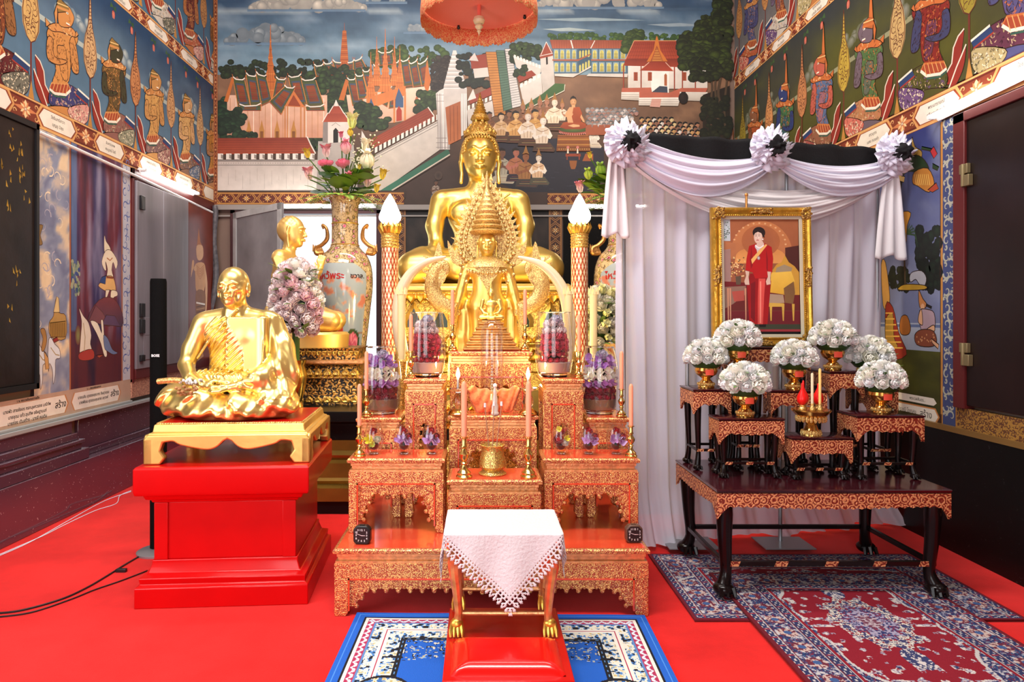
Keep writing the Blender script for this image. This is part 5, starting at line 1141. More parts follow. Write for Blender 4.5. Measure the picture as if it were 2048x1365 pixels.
# flower garland lying on the right knee
g = thing('flower_garland', 'gold and white jasmine garland with beads lying on the monk statue\'s knee', 'garland', (mx-.22, MY-.17, stand_z+.195))
mb = MB(); mb.tube([(-.14, .01, .012), (-.06, .0, .02), (.0, -.01, .018)], .016, 8, smooth=4); attach(mb, 'gold_end', M['goldfine'], g)
mb = MB(); r = random.Random(2)
for k in range(26): mb.ell((-.01+r.uniform(0, .13), -.005+r.uniform(-.018, .012)-.02*(k/26), .012+r.uniform(-.008, .014)), .009, 6, 4)
attach(mb, 'jasmine_bead', mat('jasmine', (.75, .72, .66), .5), g)
mb = MB()
for k in range(22): mb.ell((.03+r.uniform(-.03, .09), -.07+r.uniform(-.02, .02), -.035+r.uniform(-.02, .03)), (.012, .012, .009), 6, 4)
attach(mb, 'dried_flower', mat('dried_flower', (.45, .22, .08), .6, noise=.4, nscale=60), g)

# ------------------------------------------------ the great seated image (1.6 m wide)
def curls(mb, o, s, zmin=.06, r=.03):
    n = 0
    for j in range(11):
        ph = -.05+j*.135; rr = math.cos(ph); m = max(5, int(2*PI*rr*.43/.068))
        for k in range(m):
            a = 2*PI*k/m+j*.5; x = .375*rr*math.cos(a); y = .05+.44*rr*math.sin(a); z = .10+.42*math.sin(ph)
            if y < -.20 and z < .30: continue
            mb.ell((o[0]+x*s, o[1]+y*s, o[2]+z*s), r*s, 6, 4)
def great():
    c = Clay((-.84, -.52, -.02), (.84, .46, 1.52), .0085)
    seated(c, 1.58, .78, .8)
    c.ell((0, .10, .40), (.27, .19, .26), .1); c.ell((0, .09, .72), (.33, .18, .25), .12); c.chain([(-.36, .09, .90), (0, .11, .94), (.36, .09, .90)], [.105, .11, .105], .08)
    for q in (-1, 1): c.ell((q*.16, -.05, .74), (.14, .07, .10), .08)
    c.cone((0, .09, .94), (0, .06, 1.13), .12, .115, .06)
    for q in (-1, 1): c.chain([(q*.415, .08, .88), (q*.47, .05, .62), (q*.45, -.0, .42)], [.10, .085, .07], .05)
    c.chain([(.45, .0, .42), (.30, -.14, .32), (.12, -.22, .28)], [.075, .06, .04], .04); c.chain([(-.45, .0, .42), (-.46, -.16, .34), (-.40, -.28, .26)], [.07, .055, .04], .04)
    hand(c, (.14, -.21, .285), (.06, -.25, .27), [((.0, -.28+.03*i, .26), (-.06, -.28+.03*i, .26), (-.11, -.275+.028*i, .265)) for i in range(-1, 3)], ((.03, -.23, .31), (-.02, -.24, .31)), .017)
    hand(c, (-.40, -.28, .26), (-.385, -.34, .21), [((-.42+.03*i, -.385, .17), (-.42+.03*i, -.41, .12), (-.42+.03*i, -.41, .07)) for i in range(4)], ((-.34, -.36, .2), (-.33, -.39, .15)), .017)
    # shawl hanging from the left shoulder, robe edge across the chest
    c.box((.17, -.085, .60), (.055, .015, .34), .01, .015); c.chain([(.30, -.07, .93), (.0, -.13, .72), (-.24, -.06, .50)], .012, .01)
    face(c, (0, .02, 1.325), .50, True)
    return c.mesh()
gb = 7.0; gx = X_(960, gb); gz = Z_(572, gb)
t = thing('great_seated_statue', 'large seated gold image with spired head and long ears at the altar\'s top', 'statue', (gx, gb, gz))
attach(great(), 'body', M['gold'], t, smooth=180)
mb = MB(); curls(mb, (0, .02, 1.325), .50); 
for j in range(5):
    m = 15-j*3; 
    for k in range(m): a = 2*PI*k/m+j; mb.ell(((.155-j*.030)*math.cos(a), .05+(.155-j*.03)*math.sin(a), 1.58+.035*j), .022, 6, 4)
mb.lathe([(.17, 1.53), (.15, 1.60), (.09, 1.66), (.04, 1.70)], 18, (0, .05, 0)); attach(mb, 'curled_hair', M['goldrough'], t)
mb = MB(); pr = [(.075, 1.70), (.10, 1.72), (.085, 1.76)]
for k in range(7): z = 1.76+k*.028; r_ = .082*(1-k/8.5); pr += [(r_, z), (r_*.72, z+.018)]
pr += [(.012, 1.96), (.003, 2.0)]; mb.lathe(pr, 16, (0, .05, 0)); attach(mb, 'flame_spire', M['goldrough'], t)
mb = MB()
M['shell'] = mat('shell_eye', (.8, .76, .62), .3)
for q in (-1, 1):
    mb = MB(); mb.ell((q*.0725, -.148, 1.322), (.028, .012, .013), 10, 6); e_ = attach(mb, 'eye', M['shell'], t)
    mb = MB(); mb.ell((q*.0725, -.158, 1.322), (.011, .006, .010), 8, 6); l_ = t.location.copy(); t.location = (0, 0, 0); mb.build('pupil', M['black'], e_); t.location = l_

# pedestal of the great image: gilt rim, carved body with dark pointed niches
def leafrow(mb, x0, x1, y, z, w, h, t=.012, up=1, axis='y', sgn=-1):
    """row of pointed lotus leaves along a moulding, each a small domed leaf"""
    n = max(1, round((x1-x0)/w)); d = (x1-x0)/n
    for k in range(n):
        c = x0+(k+.5)*d; ol = [(-.42, 0), (-.48, .30), (-.36, .62), (-.12, .86), (0, 1.0), (.12, .86), (.36, .62), (.48, .30), (.42, 0)]
        pts = [(c+a*d, z+b*h*up) for a, b in ol]; ctr = (c, z+.42*h*up)
        f = (lambda u, v, o: (u, y+sgn*o, v)) if axis == 'y' else (lambda u, v, o: (y+sgn*o, u, v))
        vs = [f(u, v, 0) for u, v in pts]+[f(c+(u-c)*.6, ctr[1]+(v-ctr[1])*.6, t) for u, v in pts]+[f(*ctr, t*.5)]
        n_ = len(pts); mb.add(vs, [(i, (i+1) % n_, (i+1) % n_+n_, i+n_) for i in range(n_)]+[(n_+i, n_+(i+1) % n_, 2*n_) for i in range(n_)])
px0, px1 = X_(808, gb), X_(1120, gb)
t = thing('carved_throne', 'tall gilded throne with carved tiers and pointed dark niches under the large statue', 'pedestal', (gx, gb, .78))
mb = MB(); mb.tier([(.05, gz-.09), (.07, gz-.07), (.07, gz-.03), (.03, gz)], px0, px1, gb-.42, gb+.45); mb.build('gilt_rim', M['goldpaint'], t, bevel=.01)
mb = MB(); mb.tier([(-.14, .78), (-.14, .95), (-.10, .97), (-.10, 1.05), (-.16, 1.08), (-.16, 1.2), (-.02, 1.24), (-.02, 1.30), (-.05, 1.33), (-.05, gz-.16), (.04, gz-.14), (.04, gz-.09)], px0, px1, gb-.42, gb+.45); mb.build('carved_body', M['goldrough'], t)
for a_ in ((px0-.02, px1+.02, gb-.46, gz-.10, .09, .10, .02, -1), (px0, px1, gb-.44, 1.25, .11, .09, .03), (px0+.1, px1-.1, gb-.32, 1.08, .13, .11, .03)): mb = MB(); leafrow(mb, *a_); mb.build('lotus_petal_band', M['goldleaf'], t)
for k in range(6):
    c = px0+.14+k*(px1-px0-.28)/5; y = gb-.375; zz = gz-.42
    mb = MB(); o_ = [(-.10, 0), (-.10, .08), (-.06, .15), (0, .25), (.06, .15), (.10, .08), (.10, 0)]; i_ = [(a*.62, b*.74) for a, b in o_]; n_ = 7
    vs = [(c+a, y-.015, zz+b) for a, b in o_]+[(c+a, y-.03, zz+b) for a, b in i_]+[(c+a, y+.0, zz+b) for a, b in i_]
    mb.add(vs, [(i, i+1, n_+i+1, n_+i) for i in range(6)]+[(n_+i, n_+i+1, 2*n_+i+1, 2*n_+i) for i in range(6)]); ar = mb.build('niche_arch', M['goldleaf'], t)
    mb = MB(); mb.prism([(c+a, zz+b) for a, b in i_], y-.012, y-.004); mb.build('dark_inlay', mat('dark_green_glass', (.01, .03, .02), .15) if k == 0 else bpy.data.materials['dark_green_glass'], ar)

# ------------------------------------------------ crowned standing image in front
def crowned():
    c = Clay((-.36, -.2, -.02), (.36, .2, 1.10), .006)
    c.chain([(-.055, 0, .0), (-.06, 0, .30), (-.06, .0, .52)], [.045, .055, .075], .04); c.chain([(.055, 0, .0), (.06, 0, .30), (.06, .0, .52)], [.045, .055, .075], .04)
    c.ell((0, 0, .55), (.12, .085, .12), .05); c.ell((0, 0, .68), (.105, .075, .13), .05); c.chain([(-.125, 0, .80), (.125, 0, .80)], [.05, .05], .04); c.ell((0, 0, .78), (.13, .075, .07), .05); c.cone((0, 0, .80), (0, 0, .90), .04, .04, .02)
    for q in (-1, 1):
        c.chain([(q*.15, 0, .79), (q*.19, -.01, .63), (q*.225, -.03, .49)], [.042, .034, .028], .02); c.chain([(q*.225, -.03, .49), (q*.25, -.06, .36)], [.028, .018], .01)
        hand(c, (q*.25, -.06, .36), (q*.258, -.07, .315), [((q*(.24+.013*i), -.075, .28), (q*(.238+.014*i), -.075, .25), (q*(.237+.014*i), -.075, .225+.006*abs(i-1))) for i in range(4)], ((q*.232, -.08, .30), (q*.226, -.085, .27)), .0075)
        c.box((q*.115, .02, .28), (.075, .02, .28), .012, .03); c.chain([(q*.17, .02, .62), (q*.20, .03, .30), (q*.19, .02, .02)], [.03, .035, .04], .03)
    c.warp((-.3, -.2, 0), (.3, .2, .5), lambda X, Y, Z: .003*np.sin(90*X))
    face(c, (0, -.01, .975), .175, True)
    return c.mesh()
cy = 4.95; cx = X_(974, cy); cz = Z_(757, cy)
t = thing('crowned_standing_statue', 'gold standing figure in a tall filigree crown and jewelled collar before the large statue', 'statue', (cx, cy, cz))
attach(crowned(), 'body', M['gold'], t, smooth=180)
mb = MB(); pr = [(.10, 1.04)]
for k in range(8): z = 1.05+k*.037; r_ = .115*(1-k/9.5)+.006; pr += [(r_, z), (r_*1.06, z+.012), (r_*.8, z+.03)]
pr += [(.02, 1.36), (.012, 1.40), (.018, 1.415), (.004, 1.50)]; mb.lathe(pr, 20, (0, 0, 0)); attach(mb, 'tiered_crown', M['goldfine'], t)
def flames(mb, cx_, cz_, r0, r1, a0, a1, n, y, th=.01, lean=.5, w=.4):
    for k in range(n):
        a = a0+(a1-a0)*k/(n-1); s_ = (r1-r0); ux, uz = math.cos(a), math.sin(a); tx, tz = -uz, ux; sg = 1 if ux > 0 else -1
        q = [(r0, -.5*w), (r0+.35*s_, -.55*w), (r0+.7*s_, -.15*w+lean*.3*sg*.5), (r1, lean*.5*sg*w), (r0+.6*s_, .35*w), (r0+.2*s_, .5*w), (r0, .5*w)]
        mb.prism([(cx_+ux*p+tx*v*s_, cz_+uz*p+tz*v*s_) for p, v in q], y-th/2, y+th/2)
mb = MB()          # aureole of leaf-scrolls round head and crown
o_ = [(-.06, .78), (-.17, .86), (-.215, .98), (-.20, 1.10), (-.15, 1.22), (-.085, 1.34), (0, 1.47), (.085, 1.34), (.15, 1.22), (.20, 1.10), (.215, .98), (.17, .86), (.06, .78)]
mb.prism(curve2(o_, 4), .045, .06); cc = curve2(o_, 3)
for i in range(0, len(cc)-1):
    (a, b) = cc[i]; L = math.hypot(a, b-1.03) or 1; ux, uz = a/L, (b-1.03)/L; tx, tz = -uz, ux; e = .038+.012*(i % 2)
    mb.prism([(a-tx*.014, b-tz*.014), (a+ux*e*.6-tx*.006, b+uz*e*.6-tz*.006), (a+ux*e, b+uz*e+.012), (a+ux*e*.4+tx*.01, b+uz*e*.4+tz*.01), (a+tx*.014, b+tz*.014)], .044, .058)
    for f_ in (.88, .72): mb.ell((a*f_, .040, 1.03+(b-1.03)*f_), (.013, .014, .013), 6, 4)
attach(mb, 'filigree_aureole', M['goldfine'], t)
mb = MB(); mb.lathe([(.045, .885), (.09, .865), (.15, .83), (.165, .80), (.12, .80)], 24, (0, 0, 0), sy=.75)
mb.prism([(-.10, .84), (.10, .84), (.07, .74), (.03, .69), (0, .63), (-.03, .69), (-.07, .74)], -.098, -.085)
for k in range(15): a = PI*(k+.5)/15; mb.ell((-.155*math.cos(a), -.115*math.sin(a)-.0, .80-.045*math.sin(a)), .014, 6, 4)
attach(mb, 'jewelled_collar', M['goldfine'], t)
for q in (-1, 1):
    mb = MB(); cv = [(q*.13, .86), (q*.18, .90), (q*.235, .92), (q*.285, 1.0), (q*.27, .90), (q*.25, .84), (q*.17, .80)]; mb.prism(curve2(cv, 3), -.02, .02)
    for j in range(5): mb.prism([(q*(.15+j*.025), .86+j*.012), (q*(.165+j*.03), .93+j*.012), (q*(.18+j*.025), .865+j*.012)], -.015, .015)
    for j in range(9): mb.ell((q*(.15+.02*(j % 3)), -.03, .70+.025*j), .016, 6, 4)
    attach(mb, 'flame_epaulette', M['goldfine'], t)
    mb = MB(); mb.lathe([(.036, .455), (.042, .47), (.036, .50)], 14, (q*.228, -.035, 0)); attach(mb, 'armlet', M['goldfine'], t); mb = MB(); mb.lathe([(.03, .37), (.034, .38), (.03, .40)], 14, (q*.246, -.055, 0)); attach(mb, 'bracelet', M['goldfine'], t)
mb = MB(); mb.tier([(.02, -cz), (.02, -.66), (.0, -.62), (.0, -.5), (-.03, -.46), (-.03, -.30), (.02, -.28), (.02, -.20), (-.04, -.17), (-.04, -.06), (.0, -.04), (0, 0)], -.30, .30, -.16, .20); attach(mb, 'stepped_base', M['goldrough'], t)
for z in (-.28, -.17, -.04): mb = MB(); leafrow(mb, -.30, .30, -.175, z-.06, .055, .05, .014); attach(mb, 'base_leaf_band', M['goldleaf'], t)
for q in (-1, 1):
    mb = MB(); mb.tube([(q*.29, -.10, -.03), (q*.40, -.10, .02), (q*.45, -.10, .13), (q*.43, -.10, .24), (q*.37, -.10, .29), (q*.35, -.10, .24), (q*.38, -.10, .21)], [.05, .06, .055, .045, .035, .025, .015], 10, smooth=5, flat=.7)
    mb.prism(curve2([(q*.40, .12), (q*.35, .20), (q*.385, .27), (q*.375, .33), (q*.40, .45), (q*.43, .36), (q*.455, .28), (q*.47, .20), (q*.48, .10)], 3), -.12, -.08)
    for k in range(7): a = k*.4; mb.prism([(q*(.44+.03*math.sin(a)), .0+.05*k), (q*(.50+.03*math.sin(a)), .05+.05*k), (q*(.45+.03*math.sin(a)), .045+.05*k)], -.11, -.09)
    mb.v = [(x-q*.06, y, z+.53) for x, y, z in mb.v]; mb.tube([(q*.26, -.08, -.05), (q*.25, -.08, .3), (q*.25, -.09, .55)], [.03, .02, .045], 10, smooth=3)
    attach(mb, 'scroll_finial', M['goldfine'], t)

# ------------------------------------------------ praying disciple in profile, on a carved drum
def disciple():
    c = Clay((-.40, -.26, -.02), (.42, .26, 1.06), .0068)         # faces +X
    c.chain([(-.05, -.09, .10), (.16, -.12, .12), (.33, -.12, .10)], [.12, .10, .08], .06); c.chain([(-.05, .09, .10), (.16, .12, .12), (.33, .12, .10)], [.12, .10, .08], .06)
    c.chain([(.30, -.12, .06), (.0, -.13, .05), (-.28, -.10, .04)], [.06, .06, .04], .04); c.chain([(.30, .12, .06), (.0, .13, .05), (-.28, .10, .04)], [.06, .06, .04], .04); c.ell((-.12, 0, .14), (.16, .18, .13), .06)
    c.ell((-.10, 0, .34), (.11, .15, .18), .08); c.ell((-.08, 0, .52), (.115, .165, .16), .08); c.chain([(-.09, -.17, .64), (-.09, .17, .64)], [.06, .06], .06); c.cone((-.07, 0, .66), (-.045, 0, .78), .058, .055, .03)
    for q in (-1, 1):
        c.chain([(-.09, q*.20, .62), (-.03, q*.225, .46), (.02, q*.20, .40)], [.058, .05, .043], .03); c.chain([(.02, q*.20, .40), (.14, q*.10, .47), (.20, q*.025, .53)], [.043, .034, .024], .02)
        for i in range(4): c.chain([(.205+.006*i, q*.012, .55+.0*i), (.19+.016*i, q*.012, .61), (.205+.017*i, q*.008, .655+.01*math.sin(1+i))], [.012, .0105, .008], .005)
        c.cone((.19, q*.015, .545), (.165, q*.010, .60), .012, .009, .006); c.cone((.20, q*.02, .52), (.215, q*.013, .565), .022, .018, .01)
    c.chain([(-.06, -.18, .62), (.05, -.06, .50), (.03, .12, .36)], .016, .015)
    c.warp((-.4, -.26, .15), (.2, .26, .62), lambda X, Y, Z: .003*np.sin(60*(X+Z)))
    d = Clay((-.2, -.22, -.25), (.2, .22, .25), .0068); face(d, (0, 0, 0), .275, True)
    A_ = np.transpose(d.f[:, ::-1, :], (1, 0, 2))      # turn the head to look along +X
    # grid of the turned head: x' = -y, y' = x
    ox = np.array([-.035-.22, -.2, .872-.25]); i0 = np.round((ox-c.lo)/c.h).astype(int); sl = tuple(slice(i0[i], i0[i]+A_.shape[i]) for i in range(3))
    e = [min(sl[i].stop, c.n[i])-sl[i].start for i in range(3)]; sl = tuple(slice(sl[i].start, sl[i].start+e[i]) for i in range(3)); A_ = A_[:e[0], :e[1], :e[2]]
    f = c.f[sl]; k = .02; h = np.clip(.5+.5*(f-A_)/k, 0, 1); c.f[sl] = f*(1-h)+A_*h-k*h*(1-h)
    c.warp((-.25, -.2, .93), (.02, .2, 1.06), lambda X, Y, Z: .003*np.sin(130*X+60*Y)*np.sin(130*Z))
    return c.mesh()
M['warmgold'] = mat('satin_gold', (1, .68, .22), .42, .8, noise=.08, nscale=5)
dy = 5.92; dx = X_(592, dy); dz = Z_(664, dy)
t = thing('kneeling_disciple_statue', 'gold kneeling figure in profile with palms pressed together beside the tall vase', 'statue', (dx, dy, dz))
attach(disciple(), 'body', M['warmgold'], t, smooth=180)
mb = MB(); mb.lathe([(.36, -.13), (.37, -.02), (.35, 0), (.0, 0)], 32, (.09, 0, 0), sy=.8); attach(mb, 'drum', M['warmgold'], t)
bx0, bx1, by0, by1 = X_(545, 5.7), X_(723, 5.7), 5.60, 6.22
t2 = thing('carved_tiered_pedestal', 'black and gold carved pedestal in stepped tiers under the kneeling figure', 'pedestal', ((bx0+bx1)/2, 5.98, .78))
zt = dz-.13; zz = [.78, .80, .86, .87, .99, 1.0, 1.02, 1.09, 1.10, 1.12, zt-.13, zt-.12, zt-.02, zt]; of = [.0, .0, -.01, -.03, -.03, .0, -.0, -.03, -.01, .02, .02, -.04, -.04, -.02]
mb = MB(); mb.tier(list(zip(of, zz)), bx0, bx1, by0, by1); mb.build('body', M['goldbold'], t2)
mb = MB()
for z, w_, h_, u_ in ((.80, .075, .055, 1), (1.02, .075, .065, 1), (zt-.02, .045, .05, -1), (1.0, .05, .03, 1)): mb = MB(); leafrow(mb, bx0, bx1, by0-.012, z, w_, h_, .02, u_); mb.build('lotus_petal_band', M['goldrough'], t2)
mb = MB(); mb.tier([(.025, 1.115), (.035, 1.125), (.035, 1.14), (.02, 1.15)], bx0, bx1, by0, by1); mb.build('red_gilt_ledge', M['altarplain'], t2); mb = MB(); mb.tier([(.005, .995), (.015, 1.0), (.015, 1.012), (.0, 1.02)], bx0, bx1, by0, by1); mb.build('red_gilt_ledge', M['altarplain'], t2)
# ================================================ rear platform, plinth and stand on the left
PX0, PX1, PYf = -2.0, 1.75, 5.2
M['oliveg'] = mat('olive_gilt_steps', (.30, .17, .03), .22, .55, noise=.3, nscale=3)
t = thing('altar_platform', 'broad stepped altar platform of black stone with dull gold mouldings at the back', 'platform', (-.1, 6.7, 0))
mb = MB(); mb.tier([(0, 0), (0, .09), (.02, .10)], PX0, PX1, PYf, 8.0); mb.build('black_kick', M['blackstone'], t)
mb = MB(); mb.tier([(.02, .10), (.02, .20), (-.03, .22), (-.01, .25), (-.03, .27), (-.03, .38), (-.06, .40), (-.04, .44), (-.07, .47), (-.07, .55)], PX0, PX1, PYf, 8.0); mb.build('gilt_moulding', M['oliveg'], t)
mb = MB(); mb.tier([(-.07, .55), (-.07, .68), (.0, .70), (.0, .78)], PX0, PX1, PYf, 8.0); mb.build('black_slab', M['blackstone'], t, bevel=.004)
def cubic_plinth():
    cx_, cy_ = X_(432, 3.9)+.0, 3.93; w_, d_ = .88, .82; a = R(4)
    t = thing('red_plinth', 'tall glossy red painted plinth with stepped base under the seated monk statue', 'plinth', (-1.365, 3.94, 0), rotz=a)
    x, y = w_/2, d_/2
    mb = MB(); mb.tier([(.0, 0), (.0, .105), (-.02, .115), (-.015, .15), (-.05, .165), (-.065, .21), (-.065, .23)], -x, x, -y, y); attach(mb, 'stepped_base', M['redlac'], t, bevel=.005)
    mb = MB(); mb.tier([(-.075, .23), (-.075, .53)], -x, x, -y, y); attach(mb, 'body', M['redlac'], t, bevel=.004)
    mb = MB()
    for s_ in (-1, 1): mb.box(s_*(x-.075)-(.07 if s_ > 0 else 0), s_*(x-.075)+(0 if s_ > 0 else .07), -y+.065, -y+.08, .23, .53); attach(mb, 'corner_strip', M['redlac'], t, bevel=.003); mb = MB()
    mb = MB(); mb.tier([(-.065, .53), (-.06, .545), (-.04, .55), (-.03, .575), (.0, .58), (.005, .60), (.005, .715), (-.005, .728)], -x, x, -y, y); attach(mb, 'cap', M['redlac'], t, bevel=.005)
    # gilded low stand with a cusped apron
    s = thing('gold_statue_stand', 'low gold stand with curved legs and a wavy apron on the red plinth', 'stand', (-1.355, 3.95, .728), rotz=a)
    X, Y = .43, .36
    def apron(W):
        o = [(-W, 0), (-W+.085, 0), (-W+.11, .035), (-W+.085, .07), (-W+.10, .115), (-W+.15, .12), (-W+.19, .10), (-.12, .075), (-.06, .085), (-.02, .12), (0, .13)]
        o = o[:4]+curve2(o[4:10], 4)+[o[10]]; return o+[(-a, b) for a, b in reversed(o[:-1])]+[(W, .13), (W-.02, .155), (-W+.02, .155), (-W, .13)]
    mb = MB(); mb.prism(apron(X), -Y, -Y+.05); attach(mb, 'front_apron', M['goldpaint'], s, bevel=.008)
    mb = MB(); mb.prism(apron(X), Y-.05, Y); attach(mb, 'rear_apron', M['goldpaint'], s, bevel=.008)
    for q in (-1, 1): mb = MB(); mb.prism(apron(Y-.0), q*X-(.05 if q > 0 else 0), q*X+(0 if q > 0 else .05), 'x'); attach(mb, 'side_apron', M['goldpaint'], s, bevel=.008)
    mb = MB(); mb.tier([(-.01, .145), (-.02, .16), (-.035, .165), (-.04, .20), (-.045, .205)], -X, X, -Y, Y); attach(mb, 'upper_board', M['goldpaint'], s, bevel=.004)
    mb = MB(); mb.tier([(-.055, .204), (-.055, .207)], -X, X, -Y, Y); attach(mb, 'red_top', M['redlac'], s)
    mb = MB(); n = 60
    for k in range(n): x = -X+.06+(2*X-.12)*k/(n-1); mb.ell((x, -Y+.052, .207), (.009, .006, .006), 5, 4)
    for k in range(46): y = -Y+.06+(2*Y-.12)*k/45; mb.ell((X-.052, y, .207), (.006, .009, .006), 5, 4); mb.ell((-X+.052, y, .207), (.006, .009, .006), 5, 4)
    attach(mb, 'beaded_edge', M['goldfine'], s)
cubic_plinth()
t = thing('speaker_column', 'tall slim black column loudspeaker standing behind the red plinth', 'speaker', (X_(317, 4.4), 4.4, 0))
w_ = .052; z1 = Z_(558, 4.4); tx = t.location.x
mb = MB(); mb.lathe([(.13, 0), (.13, .012), (.12, .018)], 32, (tx+.02, 4.36, 0)); mb.build('base_plate', M['grey'], t)
mb = MB(); mb.lathe([(w_*.98, .018), (w_, z1*.5), (w_*.98, z1-.02), (w_*.9, z1)], 24, (tx, 4.4, 0), sy=.9); mb.build('grille', mat('speaker_grille', (.004, .004, .004), .8, bump=.4, bscale=300, spec=.1), t)
text('BOSE', .022, M['white'], 'logo', Matrix.Translation((tx+.004, 4.4-w_*.92-.002, Z_(712, 4.35))) @ Matrix.Rotation(PI/2, 4, 'X'), t, bold=.0008)
def cable(label, pts, r=.004, m='cord', name='power_cable'):
    mb = MB(); mb.tube(pts, r, 6, smooth=6); tag(mb.build(name, M[m]), label, 'cable')
g0 = lambda px, py, dz=.005: ((px-CX)*(H-dz)/(py-CY), F*(H-dz)/(py-CY), dz)
cable('thick black cable on the red carpet running from the left edge to the red plinth', [g0(-20, 1228), g0(40, 1222), g0(120, 1200), g0(170, 1178), g0(215, 1152), g0(250, 1130), g0(288, 1108)], .0055)
cable('thinner black cable looping across the carpet and ending behind the plinth\'s foot', [g0(-20, 1236), g0(60, 1226), g0(140, 1200), g0(190, 1180), g0(240, 1163), g0(295, 1142)], .004)
cable('pale lilac cable lying on the carpet along the left wall', [g0(-20, 1120), g0(60, 1085), g0(140, 1040), g0(210, 1002), g0(262, 984)], .003, 'whitecloth')
cable('second pale cable beside the lilac one near the left wall plinth', [g0(-20, 1118), g0(80, 1075), g0(130, 1050), g0(190, 1022), g0(232, 1008), g0(240, 992), g0(262, 982)], .003, 'whitecloth')
mb = MB(); mb.box(-.03, .03, -.012, .012, 0, .02); mb.T = None; p = g0(243, 1143); mb.v = [(a+p[0], b+p[1], c) for a, b, c in mb.v]; tag(mb.build('cable_plug', M['black'], bevel=.003), 'small black plug on the thick cable on the carpet', 'plug')
t = thing('meter_box', 'white electric meter box with a dial on the left wall beside the red door leaf', 'meter box', (LX+.12, 8.08, 1.4))
mb = MB(); mb.box(LX+.03, LX+.30, 8.0, 8.16, Z_(682, 8.0), Z_(640, 8.0)); mb.build('case', M['white'], t, bevel=.008)
mb = MB(); mb.box(LX+.16, LX+.26, 7.99, 8.0, Z_(672, 8.0), Z_(650, 8.0)); mb.build('display', M['grey'], t)
mb = MB(); mb.box(LX+.03, LX+.28, 8.0, 8.16, Z_(716, 8.0), Z_(684, 8.0)); mb.build('lower_case', mat('pinkish_box', (.75, .6, .6), .4), t, bevel=.008)
mb = MB(); mb.tube([P(418, 640, 8.05), P(428, 590, 8.05), P(432, 540, 8.1), P(428, 480, 8.1), P(431, 430, 8.1), P(430, 412, 8.1)], [.02, .03, .035, .03, .035, .03], 8, smooth=5); tag(mb.build('cable_bundle', mat('taped_cables', (.10, .09, .10), .5, noise=.6, nscale=20)), 'grey bundle of cables climbing the back left corner', 'cable')

# ================================================ gilded altar tables
def fret(mb, x0, x1, z0, z1, y, th, drop=.05, side=.035, full=False):
    """pierced leaf carving inside an opening: hangs from the top rail and runs down the legs"""
    W = x1-x0; Hh = z1-z0; nx = max(6, int(W/.03)); nz = max(4, int(Hh*.72/.03)); inn = []
    zb = z0+Hh*.26
    for k in range(nz+1):
        t_ = k/nz; inn.append((x0+side*(.35+.9*t_)+.010*math.cos(k*PI), zb+(z1-zb-drop*1.15)*t_))
    for k in range(1, nx):
        t_ = k/nx; e = min(t_, 1-t_)*W; inn.append((x0+W*t_, z1-drop*(1.0+1.1*math.exp(-(e/min(.06, W*.14))**2))-.010*math.cos(k*PI)-(.008 if abs(t_-.5) < .12 else 0)))
    L_ = inn[:nz+1]; T_ = inn[nz+1:]
    mb.prism([(x0, z1), (x0, z1-drop*2)]+T_+[(x1, z1-drop*2), (x1, z1)], y, y+th)
    mb.prism([(x0, z1-.002), (x0, zb)]+L_, y+.001, y+th); mb.prism([(x1, z1-.002), (x1, zb)]+[(x0+x1-a, b) for a, b in L_], y+.001, y+th); inn = inn+[(x0+x1-a, b) for a, b in L_]
    r = random.Random(int(abs(x0)*1000)); pts = inn
    for a, b in pts: mb.ell((a, y+th*.3, b), (.013, .009, .013), 6, 4)
